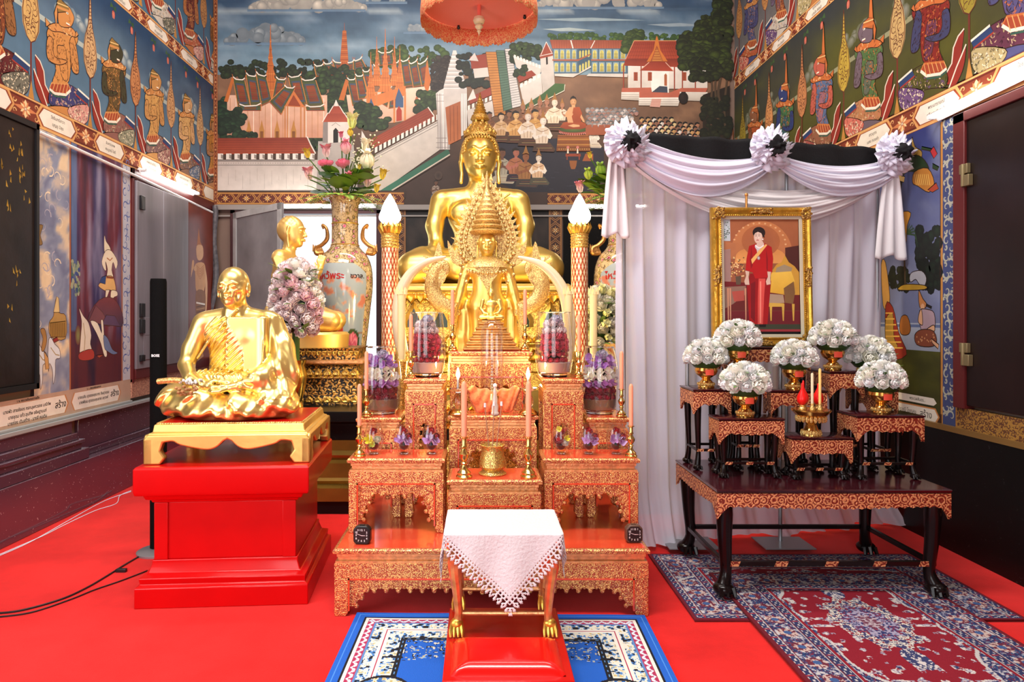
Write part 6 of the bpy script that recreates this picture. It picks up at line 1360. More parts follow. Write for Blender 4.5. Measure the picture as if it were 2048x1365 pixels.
def altar_table(label, x0, x1, y0, y1, z0, z1, leg=.055, ap=.075, grp='gilded red altar tables', topn='altartop', side=.05, drop=.05, foot=True):
    t = thing('altar_table', label, 'altar table', ((x0+x1)/2, (y0+y1)/2, z0), grp)
    hz = z1-.075
    mb = MB(); mb.m = 0; mb.tier([(-.008, z1-.03), (.006, z1-.024), (.008, z1-.010), (.0, z1-.002), (-.012, z1-.001)], x0, x1, y0, y1); mb.m = 1; mb.tier([(-.012, z1-.002), (-.012, z1)], x0, x1, y0, y1)
    mb.build('top', [M['altar'], M[topn]], t)
    mb = MB(); mb.tier([(-.004, hz), (-.004, hz+.010), (-.016, hz+.014), (-.016, hz+.028), (-.010, hz+.032), (-.010, z1-.03)], x0, x1, y0, y1); mb.build('moulding', M['altarplain'], t)
    zb = hz-ap
    for nm, a in (('front_apron', (x0, x1, y0, y0+.02)), ('rear_apron', (x0, x1, y1-.02, y1)), ('side_apron', (x0, x0+.02, y0+.02, y1-.02)), ('side_apron', (x1-.02, x1, y0+.02, y1-.02))):
        mb = MB(); mb.box(*a, zb, hz); mb.build(nm, M['altar'], t)
    for sx in (0, 1):
        for sy in (0, 1):
            lx0 = x0 if sx == 0 else x1-leg; ly0 = y0 if sy == 0 else y1-min(leg, .045); ly1 = ly0+min(leg, .045); mb = MB(); h_ = zb-z0
            if foot:
                s = -1 if sx == 0 else 1; xo = x0 if sx == 0 else x1; xi = x0+leg if sx == 0 else x1-leg
                pr = [(xo, zb), (xo, z0+h_*.25), (xo+s*.002, z0+.03), (xo, z0), (xi+s*.012, z0), (xi-s*.004, z0+.03), (xi+s*.004, z0+h_*.2), (xi, z0+h_*.4), (xi, zb)]
                mb.prism(pr, ly0, ly1)
            else: mb.box(lx0, lx0+leg, ly0, ly1, z0, zb)
            mb.build('leg', M['altar'], t, bevel=.004)
    # red inner bead round the opening and the pierced carving
    mb = MB(); b_ = .007; mb.box(x0+leg, x0+leg+b_, y0-.004, y0+.022, z0+(zb-z0)*.15, zb); mb.box(x1-leg-b_, x1-leg, y0-.004, y0+.022, z0+(zb-z0)*.15, zb); mb.box(x0+leg, x1-leg, y0-.004, y0+.022, zb-b_, zb); mb.build('red_bead', M['altartop'], t)
    mb = MB(); fret(mb, x0+leg+b_, x1-leg-b_, z0, zb-b_, y0+.012, .010, drop, side); mb.build('pierced_carving', M['altar'], t)
    return t
ZB = .34
altar_table('widest gilded red altar table, lowest of the tiered set, standing on the carpet', -.73, .844, 3.42, 4.60, 0, ZB, .07, .075, side=.06)
altar_table('gilded altar table holding three small flower globes on the left of the altar', -.706, -.196, 3.665, 3.925, ZB, .743, .045, .06)
altar_table('gilded altar table holding three small flower globes on the right of the altar', .345, .851, 3.665, 3.925, ZB, .743, .045, .06)
altar_table('narrow tall gilded table under the glass dome of red roses, left side', -.435, -.208, 3.95, 4.28, ZB, 1.144, .048, .07, side=.028, drop=.10)
altar_table('narrow tall gilded table under the glass dome of red roses, right side', .366, .598, 3.95, 4.28, ZB, 1.144, .048, .07, side=.028, drop=.10)
altar_table('narrow gilded table under the orchid dome at the altar\'s left end', -.71, -.460, 3.95, 4.28, ZB, .92, .05, .07, side=.03)
altar_table('narrow gilded table under the orchid dome at the altar\'s right end', .622, .86, 3.95, 4.28, ZB, .92, .05, .07, side=.03)
altar_table('gilded centre table holding the brass incense pot, just behind the white lace stool', -.165, .318, 3.55, 3.83, ZB, .655, .045, .06)
altar_table('gilded centre table under the orange cloth and two oil lamps', -.178, .330, 3.95, 4.15, ZB, .933, .05, .065, side=.06)
altar_table('highest gilded centre table, carrying the small seated figure on a tiered base', -.186, .315, 4.20, 4.60, ZB, 1.29, .05, .08)

# ------------------------------------------------ brass candlesticks with pink candles
def candlestick():
    t = thing('candlestick', 'x', 'candlestick', (0, 0, 0), 'brass candlesticks with pink candles')
    mb = MB(); mb.lathe([(.034, 0), (.036, .006), (.028, .014), (.030, .022), (.022, .030), (.012, .042), (.009, .055), (.016, .062), (.009, .070), (.020, .088), (.022, .102), (.012, .118), (.009, .126), (.015, .132), (.011, .140), (.011, .168), (.019, .172), (.019, .176), (.012, .178)], 20); mb.build('stem', M['brass'], t)
    mb = MB(); mb.lathe([(.0125, .176), (.0125, .40), (.008, .412), (.003, .416)], 14); mb.build('candle', M['candle'], t)
    return t
cs = candlestick()
sticks = [(905, 4.28, 1.29, .93, 'left of the small seated figure'), (1050, 4.28, 1.29, .93, 'right of the small seated figure'), (822, 3.99, 1.144, .9, 'before the left red rose dome'), (1158, 3.99, 1.144, .9, 'before the right red rose dome'),
    (733, 3.975, .92, .92, 'before the left orchid dome'), (1243, 3.975, .92, .92, 'before the right orchid dome'), (719, 3.71, .743, .95, 'at the left end of the small globe row'), (1262, 3.71, .743, .95, 'at the right end of the small globe row'),
    (928, 3.60, .655, 1.22, 'left of the brass incense pot'), (1057, 3.60, .655, 1.22, 'right of the brass incense pot')]
for i, (px, y, z, s_, l) in enumerate(sticks):
    o = cs if i == 0 else copy_tree(cs); o.location = (X_(px, y), y, z); o.scale = (s_,)*3; o['label'] = 'brass candlestick holding a pink candle '+l
# ------------------------------------------------ blossoms
def petalset(mb, rings, col_in, col_out, c=(0, 0, 0), s=1, seed=0, nseg=3):
    """rings: (count, radius, rise, length, width, tilt)"""
    r = random.Random(seed)
    for (n, rad, z, L, W, tilt) in rings:
        for k in range(n):
            a = 2*PI*k/n+r.random()*.5; tl = tilt+r.uniform(-.12, .12); vs = []; cs_ = []
            for j in range(nseg+1):
                v = j/nseg; ww = W*math.sin(PI*(.18+.68*v))*(1 if v < .99 else .8); bend = tl+.55*v*v
                for i in (-1, 0, 1):
                    x = rad+L*v*math.cos(bend); y = ww*i/2; zz = z+L*v*math.sin(bend)-abs(i)*-.12*W+.02*W*math.sin(7*v+i*3)
                    vs.append((c[0]+s*(x*math.cos(a)-y*math.sin(a)), c[1]+s*(x*math.sin(a)+y*math.cos(a)), c[2]+s*zz)); cs_.append(mixc(col_in, col_out, v))
            mb.add(vs, [(j*3+i, j*3+i+1, j*3+i+4, j*3+i+3) for j in range(nseg) for i in (0, 1)], cs_)
ROSE = [(3, .0, .0, .55, .42, 1.45), (4, .10, -.02, .55, .50, 1.25), (5, .18, -.06, .58, .58, 1.0), (6, .22, -.12, .62, .66, .70), (7, .22, -.20, .68, .72, .38)]
CARN = [(7, .0, .1, .5, .22, 1.4), (9, .08, .05, .55, .26, 1.1), (11, .12, 0, .6, .3, .8), (12, .14, -.1, .62, .34, .45), (12, .14, -.2, .6, .36, .1)]
LOTUS = [(4, .0, .0, 1.0, .5, 1.35), (6, .08, -.05, .95, .55, 1.15), (7, .12, -.1, .85, .55, .9)]
BUD = [(5, .0, .0, 1.05, .62, 1.52), (5, .03, -.04, .95, .66, 1.46)]
ORCH = [(3, .02, 0, .8, .5, .5), (2, .02, .03, .8, .75, .6), (1, 0, .1, .4, .4, 1.2)]
DAISY = [(6, .02, 0, .8, .36, .45)]
PET = {}
def bloom(kind, ci, co, seed=0):
    key = (kind, ci, co)
    if key not in PET:
        mb = MB(); petalset(mb, dict(rose=ROSE, carn=CARN, lotus=LOTUS, bud=BUD, orchid=ORCH, daisy=DAISY)[kind], ci, co, seed=seed)
        if kind in ('rose', 'carn'): mb.ell((0, 0, -.12), (.30, .30, .22), 8, 5, ci)
        if kind in ('daisy', 'orchid'): mb.ell((0, 0, .05), (.12, .12, .12), 6, 4, 'e0c040' if kind == 'daisy' else 'b04890')
        o = mb.build('tmp', M['petal'], None, smooth=180, origin=(0, 0, 0)); PET[key] = o.data; bpy.data.objects.remove(o)
    return PET[key]
def put(me, name, parent, loc, nrm, s, spin=None):
    o = bpy.data.objects.new(name, me); C.objects.link(o); o.parent = parent; o.location = loc
    q = Vector(nrm).to_track_quat('Z', 'Y'); o.rotation_mode = 'QUATERNION'; o.rotation_quaternion = q @ Matrix.Rotation(spin if spin is not None else random.random()*6, 3, 'Z').to_quaternion()
    o.scale = (s,)*3; return o
LEAFME = {}
def leafmesh(col='2f5a1c', col2='6c9a3a', kind='leaf'):
    if (col, kind) not in LEAFME:
        mb = MB()
        if kind == 'leaf':
            vs = []; cs_ = []
            for j in range(6):
                v = j/5; w_ = .36*math.sin(PI*(v*.92+.04))**.8
                for i in (-1, 0, 1): vs.append((v, w_*i/2, .12*math.sin(v*2.4)-.10*abs(i)*w_)); cs_.append(mixc(col, col2, .3+.4*v+.3*(i == 0)))
            mb.add(vs, [(j*3+i, j*3+i+1, j*3+i+4, j*3+i+3) for j in range(5) for i in (0, 1)], cs_)
        elif kind == 'round':
            n = 14; vs = [(.5, 0, .02)]+[(.5+.5*math.cos(2*PI*k/n)*(1+.05*math.sin(5*k)), .5*math.sin(2*PI*k/n), .09+.05*math.sin(3.1*k)) for k in range(n)]
            mb.add(vs, [(0, 1+k, 1+(k+1) % n) for k in range(n)], [lin(col2)]+[mixc(col, col2, .4)]*n)
        else:          # fern frond
            for k in range(9):
                x = .1+k*.1; L = .22*(1-abs(k-3)/9)
                for s_ in (-1, 1): mb.add([(x, 0, .1*math.sin(x*2)), (x+.06, s_*L*.5, .1*math.sin(x*2)+.02), (x+.10, s_*L, .1*math.sin(x*2)), (x+.05, s_*.0, .1*math.sin(x*2))], [(0, 1, 2, 3)], [lin(col), lin(col2), lin(col2), lin(col)])
        o = mb.build('tmp', M['leaf'], None, smooth=60, origin=(0, 0, 0)); LEAFME[(col, kind)] = o.data; bpy.data.objects.remove(o)
    return LEAFME[(col, kind)]
def leaf(parent, loc, d, s, col='2f5a1c', kind='leaf', col2='6c9a3a', up=(0, 0, 1)):
    o = bpy.data.objects.new('leaf', leafmesh(col, col2, kind)); C.objects.link(o); o.parent = parent; o.location = loc
    d = Vector(d).normalized(); u = Vector(up); y = u.cross(d); y = y.normalized() if y.length > .01 else Vector((0, 1, 0)); z = d.cross(y)
    o.rotation_mode = 'QUATERNION'; o.rotation_quaternion = Matrix((d, y, z)).transposed().to_quaternion(); o.scale = (s,)*3
# ------------------------------------------------ glass domes with preserved flowers
def dome(name, label, loc, h, r, kind, grp, seed=1):
    t = thing(name, label, 'flower dome', loc, grp); T = t.location.copy(); t.location = (0, 0, 0); rr = random.Random(seed)
    if kind == 'small': pr = [(.42, 0), (.62, .06), (.92, .35), (1.0, .52), (.90, .78), (.68, .97)]
    elif kind == 'rose': pr = [(.72, .02), (.88, .07), (1.0, .30), (1.0, .55), (.92, .82), (.86, 1.0)]
    else: pr = [(.70, .02), (.88, .10), (1.0, .35), (1.0, .60), (.88, .85), (.74, 1.0)]
    pp = [(a*r, b*h) for a, b in pr]; q, rd = catmull([Vector((a, b, 0)) for a, b in pp], [0]*len(pp), 4)
    mb = MB(); mb.lathe([(v.x, v.y) for v in q], 32, cap=False); mb.build('glass_bowl', M['glass'], t, smooth=180)
    mb = MB(); mb.lathe([(pp[0][0]*.9, 0), (pp[0][0], .01*h), (pp[0][0]*1.0, .05*h), (0.001, .06*h)], 24); mb.build('glass_foot', M['glassbase'], t)
    mb = MB(); mb.tube([(q[-1].x*math.cos(a*PI/12), q[-1].x*math.sin(a*PI/12), h) for a in range(25)], r*.03, 6); mb.build('rim', M['glassbase'], t)
    if kind == 'small':
        mb = MB(); mb.ell((0, 0, .30*h), (r*.5, r*.5, h*.16), 12, 8, '0c1408'); mb.build('moss', M['petal'], t)
        v = seed % 3
        put(bloom('rose', '7c0a10', 'c01420'), 'red_rose', t, (0 if v else -.0, -.2*r, .76*h if v else .74*h), (0, -.6, .8), r*.62)
        if seed == 3: fl = [('daisy', 'e8d020', 'f4ec40', -.30, .50, .55), ('rose', 'e8e0b0', 'f4f0d8', .42, .52, .3), ('daisy', 'c8d840', 'e8f080', -.05, .35, .4)]
        elif seed == 6: fl = [('rose', 'a01018', 'd02028', -.30, .52, .42), ('daisy', 'e8d020', 'f4ec40', .45, .55, .35), ('rose', 'e8e4c8', 'f8f4e8', .28, .42, .32), ('daisy', 'f0e038', 'f8f080', -.25, .85, .35)]
        else: fl = [('orchid', 'd8a8d8', 'b878c0', -.30, .50, .55), ('orchid', 'c890c8', 'd8b8e0', .38, .44, .50), ('rose', '7c0a10', 'b81420', .5, .62, .30), ('orchid', 'e8d8ec', 'b070b8', .0, .60, .36)]
        for k, ci, co, x, z, s_ in fl: put(bloom(k, ci, co), 'preserved_flower', t, (x*r, -.58*r, z*h), (x*.6, -1, .35), r*s_*1.85)
    else:
        lo = 'b8203c' if kind == 'rose' else None
        mb = MB(); mb.lathe([(.001, .07*h), (pp[1][0]*.9, .07*h), (pp[2][0]*.86, .22*h), (.30*r, .26*h)], 20, col='b89888' if lo else '8a6c50'); mb.ell((0, 0, .5*h), (.5*r, .5*r, .33*h), 12, 8, '141c0c'); mb.build('sand_and_moss', M['petal'], t)
        put(bloom('carn', '9a94a8', 'd0c8d8'), 'lilac_top_flower', t, (0.08*r, -.30*r, .86*h), (0, -.7, .7), r*.58)
        rws = 7; hr = .62
        for j in range(rws):
            v = j/(rws-1); z = .26+.56*v; m = (6, 6, 6, 5, 5, 4, 3)[j] if lo else (5, 6, 6, 6, 5, 5, 3)[j]
            for i in range(m):
                a = -PI/2+((i+.5*(j % 2)+.25)/m-.5)*2.9; rad = hr*(1-.30*v*v)
                p = (rad*r*math.cos(a), rad*r*math.sin(a), (z+rr.uniform(-.015, .015))*h); nrm = (math.cos(a), math.sin(a), .3)
                if lo:
                    c_ = ('a01028', 'd83850') if v < .35 else (('b81c34', 'e4586c') if v < .7 else ('e0b4b4', 'f4e4e0')); s_ = (.25 if v < .3 else .40 if (i+j) % 2 else .33); put(bloom('rose', *c_), 'preserved_rose', t, p, nrm, r*s_)
                else:
                    kd = ('rose', '5a0818', 'a01838') if v < .2 else (('orchid', 'b050a8', 'd8a0e0') if v < .36 else (('orchid', 'f0e4c0', 'fffaf0') if v < .72 else ('orchid', 'a058b8', 'c890d0'))); put(bloom(*kd), 'preserved_flower', t, p, nrm, r*(.46 if kd[0] == 'orchid' else .40))
        for k in range(8): a = -PI/2+(k-3.5)*.36; leaf(t, (.45*r*math.cos(a), .45*r*math.sin(a), (.25+.07*(k % 5))*h), (math.cos(a), math.sin(a), .3), r*.45, '1c3014', 'leaf', '3c5a24')
    t.location = T
    return t
dome('rose_dome', 'tall glass dome of red and pink roses on the altar\'s left', (X_(853, 4.11), 4.11, 1.144), .385, .112, 'rose', 'large glass flower domes', 1)
dome('rose_dome', 'tall glass dome of red and pink roses on the altar\'s right', (X_(1108, 4.11), 4.11, 1.144), .385, .112, 'rose', 'large glass flower domes', 2)
dome('orchid_dome', 'tall glass dome of white and purple orchids at the altar\'s left end', (X_(764, 4.13), 4.13, .92), .40, .115, 'orchid', 'large glass flower domes', 3)
dome('orchid_dome', 'tall glass dome of white and purple orchids at the altar\'s right end', (.723, 4.13, .92), .40, .115, 'orchid', 'large glass flower domes', 4)
for i, (px, l) in enumerate(((748, 'with yellow blossom, at the outer left of its row'), (808, 'with red rose and mauve orchids, middle of the left row'), (863, 'with red rose and pink orchids, nearest the centre on the left'), (1122, 'with red rose and yellow petals, nearest the centre on the right'), (1177, 'with white orchids under a red rose, middle of the right row'), (1232, 'with purple orchids, at the outer right of its row'))):
    dome('flower_globe', 'small clear glass globe '+l, (X_(px, 3.78), 3.78, .743), .165, .055, 'small', 'small glass flower globes', (3, 1, 2, 6, 4, 5)[i])
# ------------------------------------------------ incense pot, sticks, lamps, cloth, crystal
px, y = X_(985, 3.68), 3.68
t = thing('incense_pot', 'engraved brass incense pot standing between two candlesticks on the centre table', 'incense pot', (px, y, .655))
mb = MB(); mb.lathe([(.072, 0), (.075, .006), (.060, .016), (.055, .024), (.062, .030), (.072, .045), (.068, .085), (.058, .125), (.058, .135), (.062, .15), (.067, .158), (.062, .160), (.052, .14), (.001, .135)], 32, (px, y, .655)); mb.build('bowl', carved('engraved_brass', (.85, .60, .18), (.40, .24, .05), 90, .25, .95, .5, .6), t)
for i, (a, b) in enumerate(((970, 815), (988, 812), (1003, 812))):
    p0 = (px+(i-1)*.02, y-.01*i, .80); p1 = P(a, b, y-.01*i); u = thing('incense_stick', ('leftmost', 'middle', 'rightmost')[i]+' of three thin incense sticks standing in the brass pot', 'incense stick', p0, 'incense sticks in the pot')
    mb = MB(); mb.tube([p0, p1], .0032, 6); mb.build('stick', mat('incense_brown', (.45, .22, .12), .7) if i == 0 else bpy.data.materials['incense_brown'], u)
    mb = MB(); mb.tube([p1, (p1[0], p1[1], p1[2]+.022)], [.007, .006], 8); mb.build('ash_tip', M['white'], u)
mb = MB()
for k in range(2): mb.lathe([(.001, 0), (.008, .002), (.010, .008), (.006, .014), (.001, .015)], 10, (X_(1049+k*14, 3.585), 3.585, .70))
for k, sx in ((0, 916), (1, 1056)):
    y = 3.99; x = X_(sx, y); u = thing('glass_oil_lamp', 'lit glass oil lamp on a round foot, '+('left' if k == 0 else 'right')+' of the orange cloth', 'oil lamp', (x, y, .933), 'lit glass oil lamps')
    mb = MB(); mb.lathe([(.055, 0), (.058, .006), (.050, .018), (.030, .028), (.022, .034)], 28, (x, y, .933)); mb.build('foot', M['brass'], u)
    mb = MB(); mb.lathe([(.022, .034), (.028, .05), (.034, .07), (.026, .10), (.012, .125), (.05, .15), (.052, .155), (.018, .155)], 28, (x, y, .933)); mb.build('oil_glass', M['glassbase'], u)
    mb = MB(); mb.lathe([(.008, .155), (.008, .205), (.004, .21)], 12, (x, y, .933)); mb.build('burner_tube', M['grey'], u)
    mb = MB(); mb.lathe([(.003, .205), (.011, .222), (.012, .235), (.006, .26), (.001, .275)], 12, (x, y, .933)); mb.build('flame', M['flame'], u)
    point('flame_light', (x, y-.02, .933+.25), 2.2, (1, .62, .25), .02)
# orange fringed cloth swagged over a low bowl
y = 4.03; xc = X_(988, y)
t = thing('fringed_cloth', 'orange gold-shot cloth with fringe draped in two lobes on the centre table', 'cloth', (xc, y, .933))
def lob(u, v):
    x = (u-.5)*.31; e = abs(u-.5)*2; top = .175-.045*(1-e)-.06*max(0, e-.75)*4*.5; dr = .155*math.sin(PI*min(1, e*1.05))**.5*(1-.2*e)+.02
    return (xc+x, y-.0-.045*math.sin(PI*(v*.55+.2))*(1-.5*e)+.006*math.sin(40*u+9*v), .933+max(.012, top-dr*v+.008*math.sin(22*u)))
M['orangecloth'] = mat('orange_brocade', (.95, .22, .06), .5, .1, noise=.4, nscale=60, bump=.3, bscale=150, sheen=.4)
mb = MB(); mb.grid(lob, 40, 10); o = mb.build('fabric', M['orangecloth'], t, smooth=180); sm = o.modifiers.new('thickness', 'SOLIDIFY'); sm.thickness = .003
mb = MB()
for k in range(70): u = k/69; p = lob(u, 1); mb.tube([p, (p[0], p[1]-.002, max(.935, p[2]-.022))], .0012, 4)
mb.build('fringe', M['orangecloth'], t)
mb = MB(); mb.lathe([(.03, 0), (.035, .03), (.04, .10), (.035, .12)], 28, (xc, y-.01, .933)); mb.build('bowl_beneath', M['brass'], t)
x, y = X_(990, 3.963), 3.963
t = thing('crystal_stupa', 'small white crystal spire standing before the orange cloth', 'ornament', (x, y, .933))
mb = MB(); mb.lathe([(.022, 0), (.024, .01), (.018, .02), (.020, .05), (.014, .07), (.016, .09), (.010, .12), (.012, .13), (.007, .16)], 8, (x, y, .933)); mb.build('body', mat('milky_crystal', (.8, .72, .66), .15, trans=.3), t)
mb = MB(); mb.ell((x, y, 1.103), (.012, .012, .014), 8, 6); mb.build('crystal_tip', M['white'], t)
x, y = X_(984, 4.12), 4.12
t = thing('glass_cover', 'tall round-topped clear glass cover with a thin crystal column inside, behind the orange cloth', 'glass cover', (x, y, .933))
mb = MB(); mb.lathe([(.068, 0), (.069, .35), (.068, .45), (.062, .50), (.046, .535), (.022, .552), (.001, .555)], 32, (x, y, .933)); mb.build('glass', M['glass'], t, smooth=180)
mb = MB()
for k in range(26): mb.ell((x, y-.0, .96+k*.019), (.010-.0002*k,)*3, 8, 6)
mb.build('crystal_column', mat('clear_beads', (.9, .82, .75), .08, trans=.6), t)
mb = MB(); mb.lathe([(.055, 0), (.055, .02), (.04, .03)], 24, (x, y, .933)); mb.build('foot_ring', M['altarplain'], t)
# ------------------------------------------------ small seated figure on a stepped wooden-gold base
y = 4.40; x = X_(982, y); zb = Z_(641, y)
t = thing('small_seated_statue', 'small dark-gold seated figure with a spired crown on the highest centre table', 'statue', (x, y, 1.29))
mb = MB(); pr = []
for k in range(6): w_ = .170-.019*k; z = 1.29+k*(zb-1.29)/6; d_ = (zb-1.29)/6; pr += [(w_-.12, z), (w_-.12+.008, z+d_*.25), (w_-.12+.006, z+d_*.5), (w_-.135, z+d_*.7), (w_-.135, z+d_)]
mb.tier(pr, x-.12, x+.12, y-.10, y+.10); M['bronze'] = mat('bronze_gold', (.55, .27, .08), .35, .85, noise=.3, nscale=30, bump=.2, bscale=80); mb.build('stepped_base', M['bronze'], t, bevel=.002)
c = Clay((-.10, -.06, -.01), (.10, .06, .25), .003); seated(c, .16, .10, .1); c.ell((0, .01, .06), (.034, .024, .05), .012); c.ell((0, .01, .105), (.045, .026, .03), .012)
for q in (-1, 1): c.chain([(q*.052, .01, .125), (q*.064, 0, .075), (q*.045, -.02, .045), (q*.02, -.03, .04)], [.015, .012, .010, .008], .006)
c.cone((0, .01, .13), (0, .006, .15), .014, .014, .005); face(c, (0, .0, .172), .055, True); c.chain([(0, .01, .20), (0, .01, .245)], [.014, .003], .006)
m_ = c.mesh(); m_.v = [(a+x, b+y, c_+zb) for a, b, c_ in m_.v]; m_.build('figure', M['gold'], t, smooth=180)
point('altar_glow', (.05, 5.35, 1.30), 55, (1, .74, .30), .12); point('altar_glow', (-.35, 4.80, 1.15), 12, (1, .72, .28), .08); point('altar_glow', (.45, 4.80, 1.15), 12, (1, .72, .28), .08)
# ================================================ tall porcelain vases with lotus
def vasemat():
    m, nt, b = nmat('flowered_porcelain'); co = coords(nt)
    v = N(nt, 'ShaderNodeTexVoronoi', i_Scale=16.0); nt.links.new(co, v.inputs[0]); n = N(nt, 'ShaderNodeTexNoise', i_Scale=38.0, i_Detail=3.0, i_Distortion=1.5); nt.links.new(co, n.inputs[0])
    c1 = ramp(nt, [(.18, 'd8687c'), (.27, 'f0b8b8'), (.32, '6c7a3c'), (.40, 'b89058'), (.5, 'd8b888')], v.outputs['Distance']); c2 = ramp(nt, [(.42, '4a2c18'), (.47, 'ffffff')], n.outputs[0])
    mx = N(nt, 'ShaderNodeMix', data_type='RGBA', blend_type='MULTIPLY'); mx.inputs[0].default_value = .7; nt.links.new(c1, mx.inputs[6]); nt.links.new(c2, mx.inputs[7]); nt.links.new(mx.outputs[2], b.inputs['Base Color'])
    b.inputs['Roughness'].default_value = .12; b.inputs['Coat Weight'].default_value = .6; return m
M['vase'] = vasemat()
VP = [(.17, 0), (.175, .03), (.165, .10), (.19, .35), (.235, .75), (.262, 1.0), (.255, 1.18), (.215, 1.30), (.15, 1.375), (.128, 1.43), (.126, 1.58), (.124, 1.72), (.135, 1.80), (.165, 1.85), (.182, 1.862)]
_q, _ = catmull([Vector((a, b, 0)) for a, b in VP], [0]*len(VP), 4); VPC = [(v.x, v.y) for v in _q]
def vr(z):
    for (a, b), (c, d) in zip(VPC, VPC[1:]):
        if b <= z <= d: return a+(c-a)*(z-b)/(d-b+1e-9)
    return VPC[-1][0]
def big_vase(label):
    t = thing('porcelain_vase', label, 'vase', (0, 0, 0), 'pair of tall porcelain vases')
    mb = MB(); mb.lathe(VPC, 40, cap=False); mb.lathe([(.17, 0), (.001, .001)], 40); mb.build('body', M['vase'], t, smooth=180)
    def on(a, z, o=.003): r_ = vr(z)+o; return (r_*math.sin(a), -r_*math.cos(a), z)
    def outline(v): return 1.02*min(1, (min(v, 1-v)*7+.25))**.5
    def pc(u, v):
        x, y = (u-.5)*2, v; c = mixc('8c98a4', 'a8b0b0', y); n = fbm(u*5, v*9, 3)
        if .42 < y < .86 and n > .12: c = mixc('c8a890', 'c87860', (n-.12)*4)
        if (x+.0)**2+((y-.26)*2.2)**2 < .018 and y > .26: c = lin('c03828')
        if abs(y-.255) < .008: c = lin('8c6a58')
        d = math.hypot((x-.52), (y-.14)*2.2)
        if d < .34: c = mixc('e88c9c', 'c04860', abs(math.sin(14*d+3*math.atan2(y-.14, x-.52)))) if d < .25 else lin('2c4424')
        if x < -.1 and y < .16 and n > -.1: c = mixc('d8a860', 'b8603c', abs(n)*2)
        return c
    mb = MB(); mb.grid(lambda u, v: on((u-.5)*2*outline(v), .36+.86*v), 44, 56, colfn=pc); pn = mb.build('painted_panel', M['vcgloss'], t, smooth=180)
    mb = MB(); text_mb(mb, 'ไหว้พระ', .085, Matrix.Identity(4), 'b01818', bold=.002); mb.v = [on((x-.08)/.25, 1.10+y, .006) for x, y, z in mb.v]; mb.build('lettering', M['vc'], pn, smooth=0); mb = MB(); text_mb(mb, 'ขวาล.', .06, Matrix.Translation((.24, 0, 0)), '2c1c1c', bold=.0015)
    mb.v = [on((x-.08)/.25, 1.10+y, .006) for x, y, z in mb.v]; mb.build('lettering', M['vc'], pn, smooth=0)
    for z0, h in ((1.60, .016), (1.40, .012)): mb = MB(); mb.lathe([(vr(z0)+.001, z0), (vr(z0)+.005, z0+h/2), (vr(z0+h)+.001, z0+h)], 36, cap=False); mb.build('gilt_ring', M['goldpaint'], t)
    for s_ in (-1, 1):
        mb = MB(); mb.tube([(s_*.20, 0, 1.335), (s_*.27, 0, 1.33), (s_*.275, 0, 1.38), (s_*.22, 0, 1.41), (s_*.17, 0, 1.47), (s_*.175, 0, 1.56), (s_*.215, 0, 1.60), (s_*.205, 0, 1.56)], [.02, .025, .018, .02, .022, .016, .014, .008], 8, smooth=5)
        for k in range(5): mb.prism([(s_*(.20+k*.02), 1.34+.01*k), (s_*(.225+k*.02), 1.40+.005*k), (s_*(.23+k*.02), 1.34)], -.01, .01)
        mb.build('scroll_handle', M['bronze'], t)
    mb = MB()
    for k in range(16): a = 2*PI*k/16; mb.ell((.178*math.cos(a), .178*math.sin(a), 1.85), (.035, .035, .012), 8, 4)
    mb.build('scalloped_rim', M['vase'], t); return t
va = big_vase('tall flowered porcelain vase with a blue-grey painted panel, left of the altar, holding lotus')
vx = X_(690, 6.5); va.location = (vx, 6.5, .78)
vb = copy_tree(va, loc=(1.37-.02, 6.5, .78), label='tall flowered porcelain vase mostly hidden behind the left edge of the white curtain')
def lotus_bouquet(name, label, cx, cz, Y, items, nl=46, seed=1, xmin=-9, xmax=9):
    t = thing(name, label, 'bouquet', (cx, Y, cz), 'lotus bouquets'); r = random.Random(seed)
    for (px, py, kind, ci, co, s_) in items:
        x, _, z = P(px, py, Y); dx, dz = x-cx, z-cz; yy = -.10-.12*r.random()
        put(bloom(kind, ci, co), 'lotus_bud' if kind == 'bud' else 'lotus_flower', t, (dx, yy, dz-s_*.4), (dx*.5, -.55 if kind != 'bud' else -.15, 1), s_)
        mb = MB(); mb.tube([(cx+dx*.15, Y, cz-.05), (cx+dx*.6, Y+yy*.5, cz+dz*.5), (cx+dx, Y+yy, cz+dz-s_*.4)], .006, 6, smooth=3, col='4c7030'); mb.build('stem', M['leaf'], t)
    for k in range(nl):
        a = 2*PI*k/nl+r.random()*.3; R_ = .06+.26*r.random(); x = R_*math.cos(a)*1.25
        if not xmin < x < xmax: continue
        z = .02+.22*r.random()*(1-R_); leaf(t, (x*.6, R_*.6*math.sin(a)-.03, z), (math.cos(a), math.sin(a), .55*r.random()-.15), .13+.10*r.random(), '3c641c' if k % 3 else '4c6c1c', 'round' if k % 3 == 0 else 'leaf', '9cbc4c' if k % 2 else '6c9030')
    for k in range(26):
        a = 2*PI*k/26
        if xmin < .2*math.cos(a) < xmax: leaf(t, (.15*math.cos(a), .15*math.sin(a), .02), (math.cos(a), math.sin(a), -.25-.3*r.random()), .26, '5c8428', 'fern', '9cbc4c')
    for k in range(14):
        a, b = .08+.16*r.random(), .25+.35*r.random(); mb = MB(); mb.tube([(cx+.02, Y-.05, cz), (cx+a*.6, Y-.08, cz+b*.6), (cx+a*1.5, Y-.08, cz+b)], .0035, 4, smooth=3, col='5c6c30')
        for q in range(7): mb.ell((cx+a*(.6+.9*q/6)+r.uniform(-.03, .03), Y-.09, cz+b*(.6+.4*q/6)+r.uniform(-.03, .03)), .009, 5, 4, 'e8e0c0')
        if xmax > 1: mb.build('sprig', M['leaf'], t)
    return t
V = lambda x, y: (600+x/2.844, 220+y/2.844)
